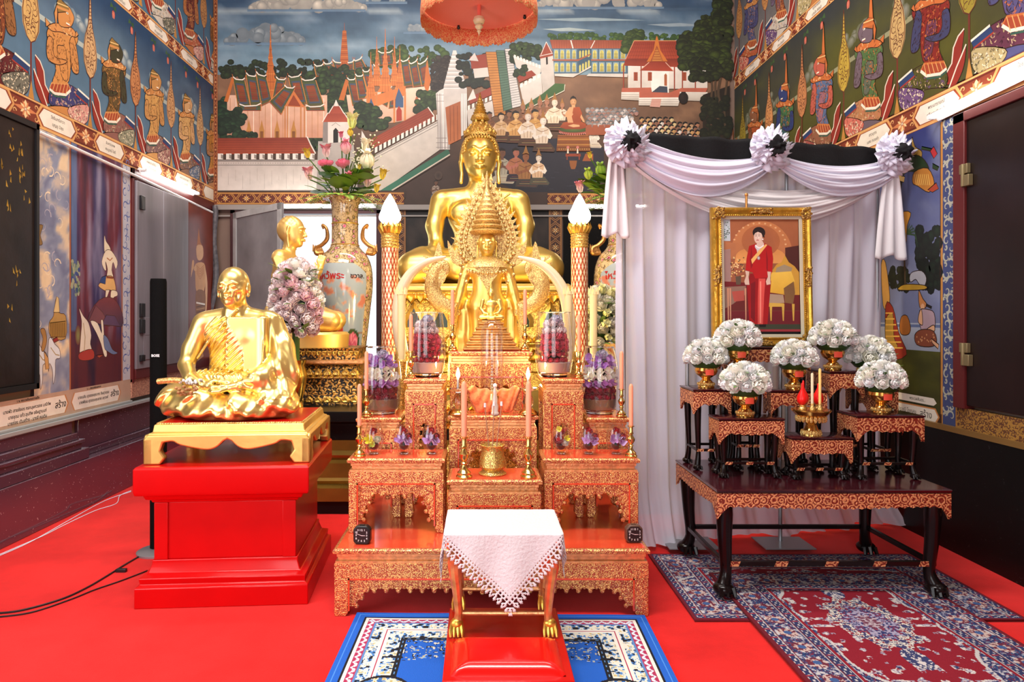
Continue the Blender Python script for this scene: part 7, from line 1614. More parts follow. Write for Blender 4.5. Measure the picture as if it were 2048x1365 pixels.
PK, PK2, CR, YL = ('e8a0b0', 'e8607c'), ('f8e8d8', 'e0708c'), ('f8f0c8', 'f4ead0'), ('f0d848', 'c8a828')
lotus_bouquet('lotus_bouquet', 'arrangement of pink and cream lotus, buds and round leaves in the tall left vase', vx, 2.62, 6.45, [(*V(308, 90), 'bud', 'd8e078', 'f0ecb0', .14), (*V(310, 160), 'lotus', *YL, .07), (*V(75, 278), 'bud', *YL, .09), (*V(170, 258), 'bud', *PK2, .12), (*V(283, 235), 'lotus', *PK2, .13),
    (*V(262, 310), 'rose', *PK, .10), (*V(160, 315), 'rose', *PK, .08), (*V(195, 320), 'rose', *PK, .06), (*V(380, 225), 'bud', *CR, .12), (*V(392, 300), 'lotus', *CR, .17), (*V(85, 392), 'bud', *PK2, .12), (*V(270, 398), 'rose', *PK, .08), (*V(305, 410), 'lotus', *PK, .10), (*V(390, 420), 'bud', *PK2, .12), (*V(480, 390), 'bud', *YL, .10), (*V(450, 470), 'bud', *YL, .08), (*V(250, 165), 'bud', *PK, .06), (*V(360, 355), 'bud', *YL, .05)])
lotus_bouquet('lotus_bouquet', 'lotus buds and green leaves rising behind the curtain\'s left rosette', 1.33, 2.62, 6.45, [(1176, 318, 'bud', *YL, .06), (1158, 380, 'bud', *PK2, .11), (1172, 355, 'lotus', 'c8d048', '98b030', .10), (1196, 345, 'lotus', 'a8c040', '7c9c28', .12)], 60, 4)
# pink silk-flower bouquet on the platform
def posy(label, cx, Y, z0, zc, rx, rz, n, cols, seed, grp, pot=True):
    t = thing('flower_bouquet', label, 'bouquet', (cx, Y, z0), grp); r = random.Random(seed)
    mb = MB(); mb.lathe([(.05, 0), (.06, .01), (.045, .05), (.075, .16), (.09, .26), (.07, .34), (.085, .38)], 24, (cx, Y, z0)); mb.build('vase', M['vcgloss'] if not pot else M['brass'], t)
    for k in range(n):
        v = (k+.5)/n; ph = math.acos(1-1.75*v); a = k*2.4
        x = rx*math.sin(ph)*math.cos(a); y = rx*.6*math.sin(ph)*math.sin(a); z = zc-z0+rz*math.cos(ph)
        if y > .08: y = -y
        ci, co, kd = cols[k % len(cols)]; put(bloom(kd, ci, co), 'blossom', t, (x, y, z), (x, y-.12, (z-zc+z0)*.5+.05), .075+.02*r.random())
    for k in range(34):
        a = r.random()*6.3; v = r.uniform(-1, 1); leaf(t, (rx*.6*math.cos(a), -abs(rx*.5*math.sin(a)), zc-z0+rz*v*.8), (math.cos(a), -abs(math.sin(a)), r.uniform(-.5, .6)), .13, '2c4a1c', 'fern' if k % 3 == 0 else 'leaf', '7c9c48')
    mb = MB(); mb.ell((cx, Y, zc), (rx*.8, rx*.5, rz*.8), 12, 10, '2c4a1c'); mb.build('foliage_core', M['leaf'], t)
    mb = MB(); mb.tube([(cx, Y, z0+.3), (cx, Y, zc)], .03, 8, col='3c5a24'); mb.build('stems', M['leaf'], t); return t
PS = [('fccccc', 'fff0ee', 'rose'), ('fcc4cc', 'fff6f4', 'carn'), ('fce8d8', 'fffaf2', 'rose'), ('fca8b8', 'fcdce0', 'rose')]
posy('bunch of pale pink silk roses and carnations behind the monk statue\'s shoulder', X_(592, 5.42), 5.42, .78, Z_(605, 5.42), .175, .31, 66, PS, 5, 'silk flower bunches')
posy('bunch of cream silk flowers beside the curtain\'s left edge behind the right lamp post', X_(1200, 5.55), 5.55, .78, Z_(640, 5.55), .14, .24, 50, [('f0e4b8', 'f8f0d8', 'rose'), ('f4ead0', 'fff8e8', 'carn'), ('e0d888', 'f0ecb0', 'lotus')], 6, 'silk flower bunches')
# ------------------------------------------------ lamp posts with flame-shaped bulbs
def diamond():
    m, nt, b = nmat('mirror_mosaic_post'); tc = N(nt, 'ShaderNodeTexCoord'); sp = N(nt, 'ShaderNodeSeparateXYZ'); nt.links.new(tc.outputs['Object'], sp.inputs[0])
    at = N(nt, 'ShaderNodeMath', operation='ARCTAN2'); nt.links.new(sp.outputs[0], at.inputs[0]); nt.links.new(sp.outputs[1], at.inputs[1])
    u = N(nt, 'ShaderNodeMath', operation='MULTIPLY'); u.inputs[1].default_value = 14/(2*PI); nt.links.new(at.outputs[0], u.inputs[0])
    v = N(nt, 'ShaderNodeMath', operation='MULTIPLY'); v.inputs[1].default_value = 1/.085; nt.links.new(sp.outputs[2], v.inputs[0])
    def tri(op, off):
        a = N(nt, 'ShaderNodeMath', operation=op); nt.links.new(u.outputs[0], a.inputs[0]); nt.links.new(v.outputs[0], a.inputs[1])
        p = N(nt, 'ShaderNodeMath', operation='PINGPONG'); p.inputs[1].default_value = .5; nt.links.new(a.outputs[0], p.inputs[0]); return p.outputs[0]
    mn_ = N(nt, 'ShaderNodeMath', operation='MINIMUM'); nt.links.new(tri('ADD', 0), mn_.inputs[0]); nt.links.new(tri('SUBTRACT', 0), mn_.inputs[1])
    nt.links.new(ramp(nt, [(.10, (.50, .03, .02)), (.15, (.85, .55, .15)), (.22, (.95, .75, .45)), (.5, (1, .85, .6))], mn_.outputs[0]), b.inputs['Base Color'])
    b.inputs['Roughness'].default_value = .3; b.inputs['Metallic'].default_value = .3; return m
def lamp_post(label, x):
    y = 5.03; t = thing('flame_lamp_post', label, 'lamp', (x, y, 0), 'flame lamp posts'); r_ = .062; zt = Z_(497, y)
    mb = MB(); mb.lathe([(.13, 0), (.13, .06), (.10, .08), (.09, .2), (r_, .24), (r_, zt)], 28, (x, y, 0)); mb.build('mosaic_shaft', diamond(), t, smooth=30)
    mb = MB(); pr = [(r_, zt)]
    for k in range(5): z = zt+k*.022; pr += [(r_*1.02, z+.002), (r_*1.08, z+.011), (r_*1.02, z+.02)]
    pr += [(r_*1.15, Z_(462, y)), (r_*1.3, Z_(457, y)), (r_*1.15, Z_(455, y))]; mb.lathe(pr, 28, (x, y, 0)); mb.build('gilt_collar', M['goldrough'], t)
    mb = MB(); z0 = Z_(468, y)
    for k in range(16):
        a = 2*PI*k/16; ca, sa = math.cos(a), math.sin(a); q = lambda r, z, s_: (x+r*ca-s_*sa, y+r*sa+s_*ca, z)
        mb.add([q(.068, z0, -.014), q(.068, z0, .014), q(.082, z0+.05, .016), q(.078, z0+.085, 0), q(.082, z0+.05, -.016), q(.092, z0+.045, 0)], [(0, 1, 5), (1, 2, 5), (2, 3, 5), (3, 4, 5), (4, 0, 5)])
    mb.lathe([(.066, z0), (.078, z0+.055)], 24, (x, y, 0), cap=False); mb.build('lotus_capital', M['goldleaf'], t, smooth=20)
    mb = MB(); z0 = Z_(447, y); n = 24; vs = []; fs = []; zz = 22; bulb_h = z0-Z_(388, y); bulb_h = -bulb_h
    prof = [(0, .055), (.08, .070), (.2, .077), (.35, .074), (.5, .062), (.65, .046), (.8, .028), (.92, .014), (1, .003)]; pc_, _ = catmull([Vector((a, b, 0)) for a, b in prof], [0]*9, 3)
    for p in pc_:
        for k in range(n): a = 2*PI*k/n; rr = p.y*(1+.06*math.sin(4*a+p.x*9)*(1 if .1 < p.x < .98 else 0)); vs.append((x+rr*math.cos(a), y+rr*math.sin(a), z0+p.x*bulb_h))
    m_ = len(pc_); mb.add(vs, [(j*n+k, j*n+(k+1) % n, (j+1)*n+(k+1) % n, (j+1)*n+k) for j in range(m_-1) for k in range(n)]); mb.build('flame_bulb', M['bulb'], t, smooth=180)
    return t
lamp_post('slim mosaic lamp post with a lit white flame-shaped bulb, left of the altar', X_(780, 5.03)); lamp_post('slim mosaic lamp post with a lit white flame-shaped bulb, right of the altar', X_(1159, 5.03))
# ------------------------------------------------ tusks and thick candles
for s_, pts in (('left', [(806, 712), (797, 650), (800, 592), (820, 550), (852, 525), (892, 514)]), ('right', [(1136, 712), (1139, 650), (1130, 592), (1108, 552), (1078, 527), (1036, 514)])):
    y = 4.70; q = [P(a, b, y) for a, b in pts]; t = thing('elephant_tusk', 'long cream elephant tusk curving inward from the '+s_+' in front of the large statue', 'tusk', (q[0][0], y, 0), 'elephant tusks')
    mb = MB(); mb.tube(q, [.042, .044, .042, .036, .026, .008], 16, smooth=6); mb.build('ivory', M['tusk'], t, smooth=180)
    mb = MB(); z = q[0][2]; mb.lathe([(.065, 0), (.065, .1), (.045, .14), (.045, z-.25), (.07, z-.2), (.055, z-.12), (.062, z-.02), (.052, z+.03)], 20, (q[0][0], y, 0)); mb.build('gilt_stand', M['goldrough'], t)
for px, pt, Y, l in ((803, 577, 4.50, 'beside the left tusk'), (1137, 577, 4.50, 'beside the right tusk'), (1187, 578, 4.78, 'right of the right lamp post')):
    x = X_(px, Y); z = Z_(pt, Y); t = thing('thick_candle', 'thick cream yellow candle with a ragged top '+l, 'candle', (x, Y, ZB if Y < 4.6 else 0), 'thick cream candles')
    mb = MB(); mb.lathe([(.022, z-.5), (.026, z-.42), (.026, z-.1), (.030, z-.02)], 16, (x, Y, 0))
    for k in range(8): a = 2*PI*k/8; mb.prism([(x+.028*math.cos(a)-.012, z-.04), (x+.028*math.cos(a)+.012, z-.04), (x+.036*math.cos(a), z+.012*(k % 3))], Y+.028*math.sin(a)-.003, Y+.028*math.sin(a)+.003)
    mb.build('wax', mat('cream_wax', (.95, .74, .36), .5) if px == 803 else bpy.data.materials['cream_wax'], t)
    mb = MB(); b0 = ZB if Y < 4.6 else 0; mb.lathe([(.05, b0), (.05, b0+.05), (.03, b0+.08), (.025, z-.7), (.045, z-.62), (.03, z-.56), (.04, z-.48), (.026, z-.47)], 16, (x, Y, 0)); mb.build('gilt_holder', M['goldrough'], t)
# ------------------------------------------------ hanging ceremonial parasol
ux, uy, uz = X_(958, 6.3), 6.3, 4.22; ur = .525
M['redsilk'] = mat('red_silk', (1, .22, .16), .5, sheen=.3); M['redlace'] = carved('gilt_lace', (.85, .48, .22), (.75, .08, .04), 70, .5, .2, .5, .5)
t = thing('ceremonial_parasol', 'round red ceremonial parasol with scalloped lace edge hanging over the large statue', 'parasol', (ux, uy, uz))
mb = MB(); mb.lathe([(ur, .16), (ur*.99, .175), (.06, .20), (.001, .20)], 64, (ux, uy, uz)); mb.build('canopy', M['redsilk'], t)
mb = MB(); n = 192
vs = []; 
for j, (rr, zz) in enumerate(((ur+.004, .18), (ur+.012, .10), (ur+.010, .02))):
    for k in range(n): a = 2*PI*k/n; vs.append((ux+rr*math.cos(a), uy+rr*math.sin(a), uz+zz-(.022*abs(math.sin(a*12))+.012*abs(math.sin(a*48)) if j == 2 else 0)))
mb.add(vs, [(j*n+k, j*n+(k+1) % n, (j+1)*n+(k+1) % n, (j+1)*n+k) for j in (0, 1) for k in range(n)]); o = mb.build('lace_valance', M['redlace'], t); sm = o.modifiers.new('thickness', 'SOLIDIFY'); sm.thickness = .004
mb = MB(); mb.lathe([(.03, .20), (.03, .19), (.055, .185), (.02, .165), (.018, .09), (.018, .06)], 20, (ux, uy, uz)); mb.build('red_socket', M['redsilk'], t)
mb = MB(); mb.lathe([(.018, .06), (.045, .05), (.055, .02), (.045, -.005), (.02, -.015), (.035, -.025), (.038, -.04), (.02, -.06), (.012, -.068), (.022, -.078), (.012, -.09), (.001, -.12)], 24, (ux, uy, uz)); mb.build('turned_finial', mat('ivory_finial', (.85, .75, .5), .3), t)
for k in range(4):
    a = PI/4+k*PI/2; mb = MB(); mb.lathe([(.001, .175), (.012, .17), (.012, .15), (.018, .14), (.012, .125), (.001, .12)], 10, (ux+.48*math.cos(a-.35), uy+.48*math.sin(a-.35), uz)); mb.build('small_hook', M['black'], t)
mb = MB(); mb.lathe([(.02, .20), (.02, 1.78)], 10, (ux, uy, uz)); mb.build('hanging_rod', M['goldpaint'], t)
# ================================================ kneeling bench, stool, lace cloth
kx0, kx1, ky0, ky1, kz = -.142, .356, 2.55, 3.20, .15
t = thing('kneeling_bench', 'low red padded kneeling bench in front of the altar, centre foreground', 'kneeler', ((kx0+kx1)/2, (ky0+ky1)/2, 0))
mb = MB(); mb.box(kx0, kx1, ky0, ky1, .10, kz-.012); mb.build('board', M['redlac'], t, bevel=.005)
mb = MB(); mb.tier([(-.01, 0.024), (0, .03), (0, .09), (-.006, .10)], kx0, kx1, ky0, ky1); mb.build('carved_silver_base', carved('silver_red_carving', (.62, .58, .52), (.35, .05, .04), 60, .3, .8, .5, .9), t)
for a in (kx0+.03, kx1-.03):
    for b in (ky0+.03, ky1-.03): mb = MB(); mb.lathe([(.015, .015), (.02, .024)], 12, (a, b, 0)); mb.build('foot', M['black'], t)
def pad(u, v):
    e = min(u, 1-u, v, 1-v); h = min(1, e*7); return (kx0+.03+(kx1-kx0-.06)*u, ky0+.035+.28*v, kz-.012+.038*h**.55)
mb = MB(); mb.grid(pad, 30, 24); mb.build('padded_seat', M['redseat'], t, smooth=180)
sx0, sx1, sy0, sy1, szt = -.135, .335, 2.90, 3.24, .58
t = thing('gilt_stool', 'small gilded red stool with claw feet standing on the kneeling bench, under white lace', 'stool', ((sx0+sx1)/2, (sy0+sy1)/2, kz-.012))
mb = MB(); mb.box(sx0, sx1, sy0, sy1, szt-.035, szt-.004); mb.build('seat', M['altarplain'], t, bevel=.008)
mb = MB(); mb.box(sx0+.02, sx1-.02, sy0+.02, sy1-.02, szt-.09, szt-.035); mb.build('apron', M['altar'], t, bevel=.004)
for a in (0, 1):
    for b in (0, 1):
        x = sx0+.035 if a == 0 else sx1-.035; y = sy0+.035 if b == 0 else sy1-.035; s_ = -1 if a == 0 else 1; f_ = -1 if b == 0 else 1; z0 = kz-.012
        mb = MB(); mb.tube([(x, y, szt-.05), (x+s_*.012, y+f_*.01, szt-.13), (x-s_*.0, y, szt-.25), (x-s_*.008, y, z0+.09), (x, y+f_*.01, z0+.04)], [.026, .028, .021, .017, .024], 10, smooth=4); lg = mb.build('leg', mat('gilt_red_leg', (.85, .34, .12), .25, .6, noise=.4, nscale=25) if (a, b) == (0, 0) else bpy.data.materials['gilt_red_leg'], t)
        mb = MB(); mb.ell((x, y+f_*.008, z0+.05), (.028, .026, .024), 10, 8)
        for k in range(4): mb.tube([(x+(k-1.5)*.012, y-.01, z0+.05), (x+(k-1.5)*.016, y-.034, z0+.03), (x+(k-1.5)*.017, y-.044, z0+.006)], [.010, .009, .005], 6)
        mb.build('claw_foot', M['goldleaf'], lg)
for (a, b) in (((sx0+.04, sy0+.04), (sx1-.04, sy0+.04)), ((sx0+.04, sy1-.04), (sx1-.04, sy1-.04)), ((sx0+.04, sy0+.04), (sx0+.04, sy1-.04)), ((sx1-.04, sy0+.04), (sx1-.04, sy1-.04))):
    mb = MB(); mb.tube([(*a, kz+.075), (*b, kz+.075)], .009, 8); mb.build('stretcher', M['altarplain'], t)
D = .525; n = 170; cxx, cyy = (sx0+sx1)/2, (sy0+sy1)/2-.0; hx, hy = (sx1-sx0)/2+.006, (sy1-sy0)/2+.006
def lace(a, b):       # a, b: cloth coordinates -1..1 along its edges; turned so a corner hangs in front
    x = (a-b)*D/2*1.0; y = (a+b)*D/2; rot = R(3); x, y = x*math.cos(rot)-y*math.sin(rot), x*math.sin(rot)+y*math.cos(rot)
    qx, qy = max(-hx, min(hx, x)), max(-hy, min(hy, y)); ox, oy = abs(x)-abs(qx), abs(y)-abs(qy); d = math.hypot(ox, oy)
    fl = .10*d+.006*math.sin(34*(x if oy > ox else y))*min(1, d*8); r_ = .012; dd = max(0, d-r_)
    nx, ny = (ox/(d+1e-9))*(1 if x > 0 else -1), (oy/(d+1e-9))*(1 if y > 0 else -1)
    return (cxx+qx+nx*(fl+min(d, r_)), cyy+qy+ny*(fl+min(d, r_)), szt+.003-dd)
mb = MB(); vs = [lace(2*i/n-1, 2*j/n-1) for j in range(n+1) for i in range(n+1)]; fs = []; cell = 2*D/math.sqrt(2)/n*1.0
for j in range(n):
    for i in range(n):
        u, v = (i+.5)/n, (j+.5)/n; e = min(u, 1-u, v, 1-v)*n; al = (v if min(u, 1-u) < min(v, 1-v) else u)*n
        if e < 3.2 and e < 3.4*abs(((al/5) % 1)-.5)*2: continue
        if e < 15:
            if 5.2 < e < 8.2 and math.hypot((al % 6)-3, (e-6.7)*1.1) < 1.75: continue
            if 9 < e < 11.4 and math.hypot((al % 4)-2, (e-10.2)) < 1.15: continue
            if 12.6 < e < 13.6 and al % 3 < 1.1: continue
            if 3.4 < e < 5 and (al % 3) < 1.0: continue
        fs.append((j*(n+1)+i, j*(n+1)+i+1, (j+1)*(n+1)+i+1, (j+1)*(n+1)+i))
mb.add(vs, fs); lc = mb.build('lace_cloth', mat('white_damask', (.70, .68, .69), .75, bump=.35, bscale=85, sheen=.3), smooth=60); tag(lc, 'white cloth with wide lace border draped cornerwise over the small stool', 'tablecloth')
sm = lc.modifiers.new('thickness', 'SOLIDIFY'); sm.thickness = .0012
# ------------------------------------------------ two square clocks
def clock(label, x, y, s_, mtl, rz):
    t = thing('desk_clock', label, 'clock', (x, y, ZB), 'square alarm clocks', rotz=rz); h = .094*s_; w = .088*s_; q = w/2
    o = [(-q+.014, 0), (q-.014, 0), (q, .014), (q, h-.018), (q-.018, h), (-q+.018, h), (-q, h-.018), (-q, .014)]
    mb = MB(); mb.prism(o, -.02, .022); attach(mb, 'case', mtl, t, bevel=.006)
    i_ = [(a*.84, h/2+(b-h/2)*.84) for a, b in o]; mb = MB(); mb.prism(i_, -.0225, -.0195); f = attach(mb, 'dial', M['black'], t)
    mb = MB()
    for k in range(12):
        a = PI/2-2*PI*(k+1)/12; e = 1/max(abs(math.cos(a)), abs(math.sin(a))); e = min(e, 1.22); r_ = w*.31*e
        text_mb(mb, str(k+1), .0135, Matrix.Translation((r_*math.cos(a), -.0229, h/2+r_*math.sin(a))) @ Matrix.Rotation(PI/2, 4, 'X'), 'e8e8e8', bold=.0003)
    attach(mb, 'numerals', M['vc'], t, smooth=0)
    for nm, ang, L, W_ in (('hour_hand', 0, .020, .0016), ('minute_hand', 160, .030, .0012)):
        a = R(ang); mb = MB(); c_, s2 = math.cos(a), math.sin(a); mb.prism([(-s2*W_, h/2+c_*W_), (s2*W_, h/2-c_*W_), (c_*L+s2*W_*.5, h/2+s2*L-c_*W_*.5), (c_*L-s2*W_*.5, h/2+s2*L+c_*W_*.5)], -.0236, -.0232); attach(mb, nm, mat('hand_white', (.9, .75, .75), .4) if 'hand_white' not in bpy.data.materials else bpy.data.materials['hand_white'], t)
    mb = MB(); mb.box(-.012, .012, -.006, .006, h-.002, h+.004); attach(mb, 'snooze_button', mtl, t)
clock('square black clock on the red table top, left end of the altar', X_(725, 3.50), 3.50, 1.0, M['black'], R(-4)); clock('square clock with brown rim, right end of the altar', X_(1267, 3.52), 3.52, .98, mat('brown_clock_case', (.12, .06, .04), .3), R(3))
# ================================================ rugs, woven stitch by stitch
def rug(name, label, cx, cy, w, l, rz, cell, fn, z=.006, grp=None, th=.008):
    nx, ny = int(w/cell), int(l/cell); xs = (np.arange(nx+1)/nx-.5)*w; ys = (np.arange(ny+1)/ny-.5)*l
    U, V_ = np.meshgrid((np.arange(nx)+.5)/nx, (np.arange(ny)+.5)/ny); col = fn(U, V_, w, l)
    X, Y = np.meshgrid(xs, ys); i = np.arange(nx)[None, :]; j = np.arange(ny)[:, None]; a = j*(nx+1)+i
    idx = np.stack([a, a+1, a+nx+2, a+nx+1], -1).reshape(-1); co = np.stack([X.ravel(), Y.ravel(), np.full(X.size, th)+.0012*np.sin(X.ravel()*9+Y.ravel()*5)], 1)
    me = bpy.data.meshes.new(name); nf = nx*ny; nv = len(co); base = np.array([[-w/2, -l/2, 0], [w/2, -l/2, 0], [w/2, l/2, 0], [-w/2, l/2, 0], [-w/2, -l/2, th], [w/2, -l/2, th], [w/2, l/2, th], [-w/2, l/2, th]])
    co = np.concatenate([co, base]); side = [(0, 1, 5, 4), (1, 2, 6, 5), (2, 3, 7, 6), (3, 0, 4, 7)]; idx = np.concatenate([idx, np.array([[nv+q for q in f] for f in side]).ravel()])
    me.vertices.add(len(co)); me.vertices.foreach_set('co', co.ravel()); me.loops.add(len(idx)); me.loops.foreach_set('vertex_index', idx.astype(np.int32))
    me.polygons.add(nf+4); me.polygons.foreach_set('loop_start', np.arange(nf+4, dtype=np.int32)*4); me.polygons.foreach_set('loop_total', np.full(nf+4, 4, np.int32)); me.update(calc_edges=True); me.validate()
    at = me.color_attributes.new('Col', 'FLOAT_COLOR', 'CORNER'); c4 = np.ones((nf+4, 4), np.float32); c4[:nf, :3] = col.reshape(-1, 3); c4[nf:, :3] = col[0, 0]; at.data.foreach_set('color', np.repeat(c4, 4, 0).ravel())
    me.materials.append(M['wool']); o = bpy.data.objects.new(name, me); C.objects.link(o); o.location = (cx, cy, z); o.rotation_euler = (0, 0, rz); return tag(o, label, 'rug', grp)
M['wool'] = mat('woven_wool', 'ffffff', .9, vcol=True, bump=.4, bscale=260)
def vn(x, y, seed=0):      # smooth value noise
    xi, yi = np.floor(x).astype(int), np.floor(y).astype(int); fx, fy = x-xi, y-yi; fx = fx*fx*(3-2*fx); fy = fy*fy*(3-2*fy)
    hsh = lambda a, b: np.modf(np.abs(np.sin(a*127.1+b*311.7+seed*74.7)*43758.5453))[0]
    return (hsh(xi, yi)*(1-fx)+hsh(xi+1, yi)*fx)*(1-fy)+(hsh(xi, yi+1)*(1-fx)+hsh(xi+1, yi+1)*fx)*fy
def pick(c, m, h): c[m] = lin(h)
def blue_rug(U, V, w, l):
    x = (U-.5)*w; y = (V-.5)*l; e = np.minimum(w/2-np.abs(x), l/2-np.abs(y)); al = np.where(w/2-np.abs(x) < l/2-np.abs(y), y, x); ax = np.abs(x); c = np.zeros(U.shape+(3,)); c[:] = lin('1c62c8')
    n = vn(ax*60, y*60, 1)+.5*vn(ax*120, y*120, 2)
    b = e < .26; m = b & (e > .115); pick(c, m, 'e4e4d4'); k = m & (n > .82); pick(c, k, '4c88c8'); pick(c, m & (n > .98), '14141c'); pick(c, m & (n < .42), 'd0b870'); pick(c, m & (n < .30), '6c9cc8')
    s_ = (e > .165) & (e < .20); pick(c, s_, 'e8e8dc'); pick(c, s_ & (np.abs(e-.182) < .004), 'b02850')
    m = (e > .075) & (e < .112); pick(c, m, 'b03058'); q = np.abs(np.sin(al*70))*.018+.078; pick(c, m & (np.abs(e-q-.004) < .007), 'dce8f4')
    pick(c, (e > .112) & (e < .118), '5c88c0'); pick(c, (e > .06) & (e < .075), 'ece8dc'); pick(c, (e > .05) & (e < .06), '101018'); pick(c, (e > .022) & (e < .027), '4c8ce0')
    # scrolls in the corners of the field and urns on the long sides
    X2 = w/2-.26-ax; Y2 = l/2-.26-np.abs(y); cr = (e >= .26) & (X2 < .40) & (Y2 < .20-.22*(X2-.1)) ; pick(c, cr & (n > .95), '14141c'); pick(c, cr & (n > 1.07), 'e0e0d0'); pick(c, cr & (n < .40), 'd8c070'); pick(c, cr & (n < .32), '8cb4d8')
    pick(c, (e >= .26) & (e < .285), '10141c'); pick(c, (e >= .268) & (e < .276) & (np.sin(al*160) > .2), '5c90c8')
    d = np.hypot((ax-(w/2-.24))/.13, (y+.14)/.16); pick(c, d < 1, 'dcd8c0'); pick(c, (d < 1) & (n > .85), '3c70b0'); pick(c, (d < 1) & (n < .45), 'b89c4c'); pick(c, (d < 1.06) & (d > .95), '14141c')
    pick(c, (np.hypot((ax-(w/2-.40))/.05, (y+.16)/.03) < 1), 'd8c070'); return c
def persian(medy, side=1):
    def f(U, V, w, l):
        x = (U-.5)*w; y = (V-.5)*l; ax = np.abs(x); ym = y-medy; e = np.minimum(w/2-ax, l/2-np.abs(y)); al = np.where(w/2-ax < l/2-np.abs(y), y, x); c = np.zeros(U.shape+(3,)); c[:] = lin('8c0c24')
        n = .6*vn(ax*85, y*85, 3)+.4*vn(ax*170, y*170, 4); n2 = vn(ax*26, np.abs(ym)*26, 5)
        # field edge: blue floral corners cut by a curved outline
        o = np.hypot(x/(w*.5-.24), ym/(.78)); edge = 1.0+.07*np.sin(8*np.arctan2(ym, x)); m = (o > edge) | (e < .26); pick(c, m, '232c5c'); pick(c, m & (n > .56), '8c8ca4'); pick(c, m & (n > .64), 'c4c0c0'); pick(c, m & (n < .34), '7c2038'); pick(c, m & (n < .27), '2c5c88'); pick(c, np.abs(o-edge) < .02, 'c8c4c0')
        f_ = (~m) & (n2 > .66) & (n > .45); pick(c, f_, '9c94a8'); pick(c, f_ & (n > .6), 'd8d0c8'); pick(c, (~m) & (n2 > .8) & (n < .4), '2c3c68')
        d = np.hypot(x/.17, ym/.27)+.07*np.sin(10*np.arctan2(ym/.27, x/.17)); M1 = d < 1; pick(c, M1, 'd8d4c8'); pick(c, M1 & (n > .56), '3c3c68'); pick(c, M1 & (n < .36), '8c1c30'); M2 = d < .66; pick(c, M2, '2c3468'); pick(c, M2 & (n > .57), 'a8a0b8'); pick(c, M2 & (n < .36), '8c2c40'); pick(c, (d < .28), '6c3048'); pick(c, (d < .28) & (n > .5), 'b8a8b0')
        for s_ in (-1, 1): pe = np.hypot(x/.055, (ym-s_*.36)/.09); pick(c, pe < 1, '343c68'); pick(c, (pe < 1) & (n > .55), 'd8d0cc'); pick(c, np.abs(ax) + np.abs(ym-s_*.29)*.2 < .004, 'd8d0c8')
        b = e < .24; 
        for a0, a1, h in ((0, .018, '6c0c20'), (.018, .05, '28305c'), (.05, .056, 'b8b4b4'), (.056, .062, '6c1024'), (.175, .181, 'b8b4b4'), (.181, .187, '6c1024'), (.187, .225, '28305c'), (.225, .231, 'b8b4b4'), (.231, .245, '8c0c24')): pick(c, (e >= a0) & (e < a1), h)
        for a0, a1 in ((.02, .048), (.19, .222)): q = (e > a0) & (e < a1); pick(c, q & (np.sin(al*150)*np.sin(e*220) > .35), 'c8c0bc'); pick(c, q & (np.sin(al*75+1) > .93), '9c2c3c')
        q = (e > .062) & (e < .175); fl = np.hypot(((al*1.0+.07) % .14)-.07, e-.118); pick(c, q & (fl < .045), '6c2438'); pick(c, q & (fl < .045) & (n > .52), 'c8b0a8'); pick(c, q & (fl < .018), '3c5c90')
        return c
    return f
rug('patterned_rug', 'bright blue patterned rug with floral border under the kneeling bench', .088, 2.79, 1.44, 1.26, R(-1.2), .005, blue_rug)
rug('persian_rug', 'dark red and navy rug lying crosswise beneath the large carved table', 1.875, 3.82, .93, 1.64, R(90), .0055, persian(0), .006, 'persian rugs')
rug('persian_rug', 'long red rug with ivory medallion lying over another rug, right foreground', 1.885, 3.05, 1.13, 1.78, 0, .005, persian(.25), .018, 'persian rugs')
# ================================================ draped memorial on the right
CA, CB = Vector((.885, 4.47, 0)), Vector((2.90, 4.93, 0)); CD = (CB-CA); CN = Vector((-CD.y, CD.x, 0)).normalized()*-1.0      # towards the viewer
def sheer():
    m = bpy.data.materials.new('sheer_white_cloth'); m.use_nodes = True; nt = m.node_tree; nt.nodes.clear(); o = N(nt, 'ShaderNodeOutputMaterial')
    d = N(nt, 'ShaderNodeBsdfDiffuse'); d.inputs[0].default_value = (.80, .79, .90, 1); t = N(nt, 'ShaderNodeBsdfTranslucent'); t.inputs[0].default_value = (.75, .74, .88, 1); tr = N(nt, 'ShaderNodeBsdfTransparent')
    a = N(nt, 'ShaderNodeMixShader'); a.inputs[0].default_value = .32; nt.links.new(d.outputs[0], a.inputs[1]); nt.links.new(t.outputs[0], a.inputs[2])
    b = N(nt, 'ShaderNodeMixShader'); b.inputs[0].default_value = .10; nt.links.new(a.outputs[0], b.inputs[1]); nt.links.new(tr.outputs[0], b.inputs[2]); nt.links.new(b.outputs[0], o.inputs[0]); return m
M['sheer'] = sheer(); ZT = 2.62
def fold(u, z):
    s_ = math.sin(2*PI*(11*u+.5*math.sin(5*u)+.06*z))+.45*math.sin(2*PI*(25*u+1.3*math.sin(3*u+z*.4))); k = .5+.5*math.sin(9*u+1); return .030*s_*(.55+.6*k)*(1.0-.25*z/ZT)
def drape(u, v):
    z = ZT*(1-v); p = CA+CD*(u+.0*v)+CN*(fold(u, z))
    fl = max(0, .40-z)/.40; p = p+CN*(.12*fl**1.6*(.8+.3*math.sin(13*u)))+CD.normalized()*((u-.45)*.26*fl**1.3*(1 if u > .45 else .2)); return (p.x, p.y, max(.022+.010*(1+math.sin(31*u)), z-.0+.02*math.sin(23*u)*fl))
t = thing('white_curtain', 'tall white draped curtain hung on a frame behind the framed portrait', 'curtain', ((CA.x+CB.x)/2, (CA.y+CB.y)/2, 0))
mb = MB(); mb.grid(drape, 240, 60); mb.build('sheer_panel', M['sheer'], t, smooth=180)
def al(u, z, out=0): p = CA+CD*u+CN*out; return Vector((p.x, p.y, z))
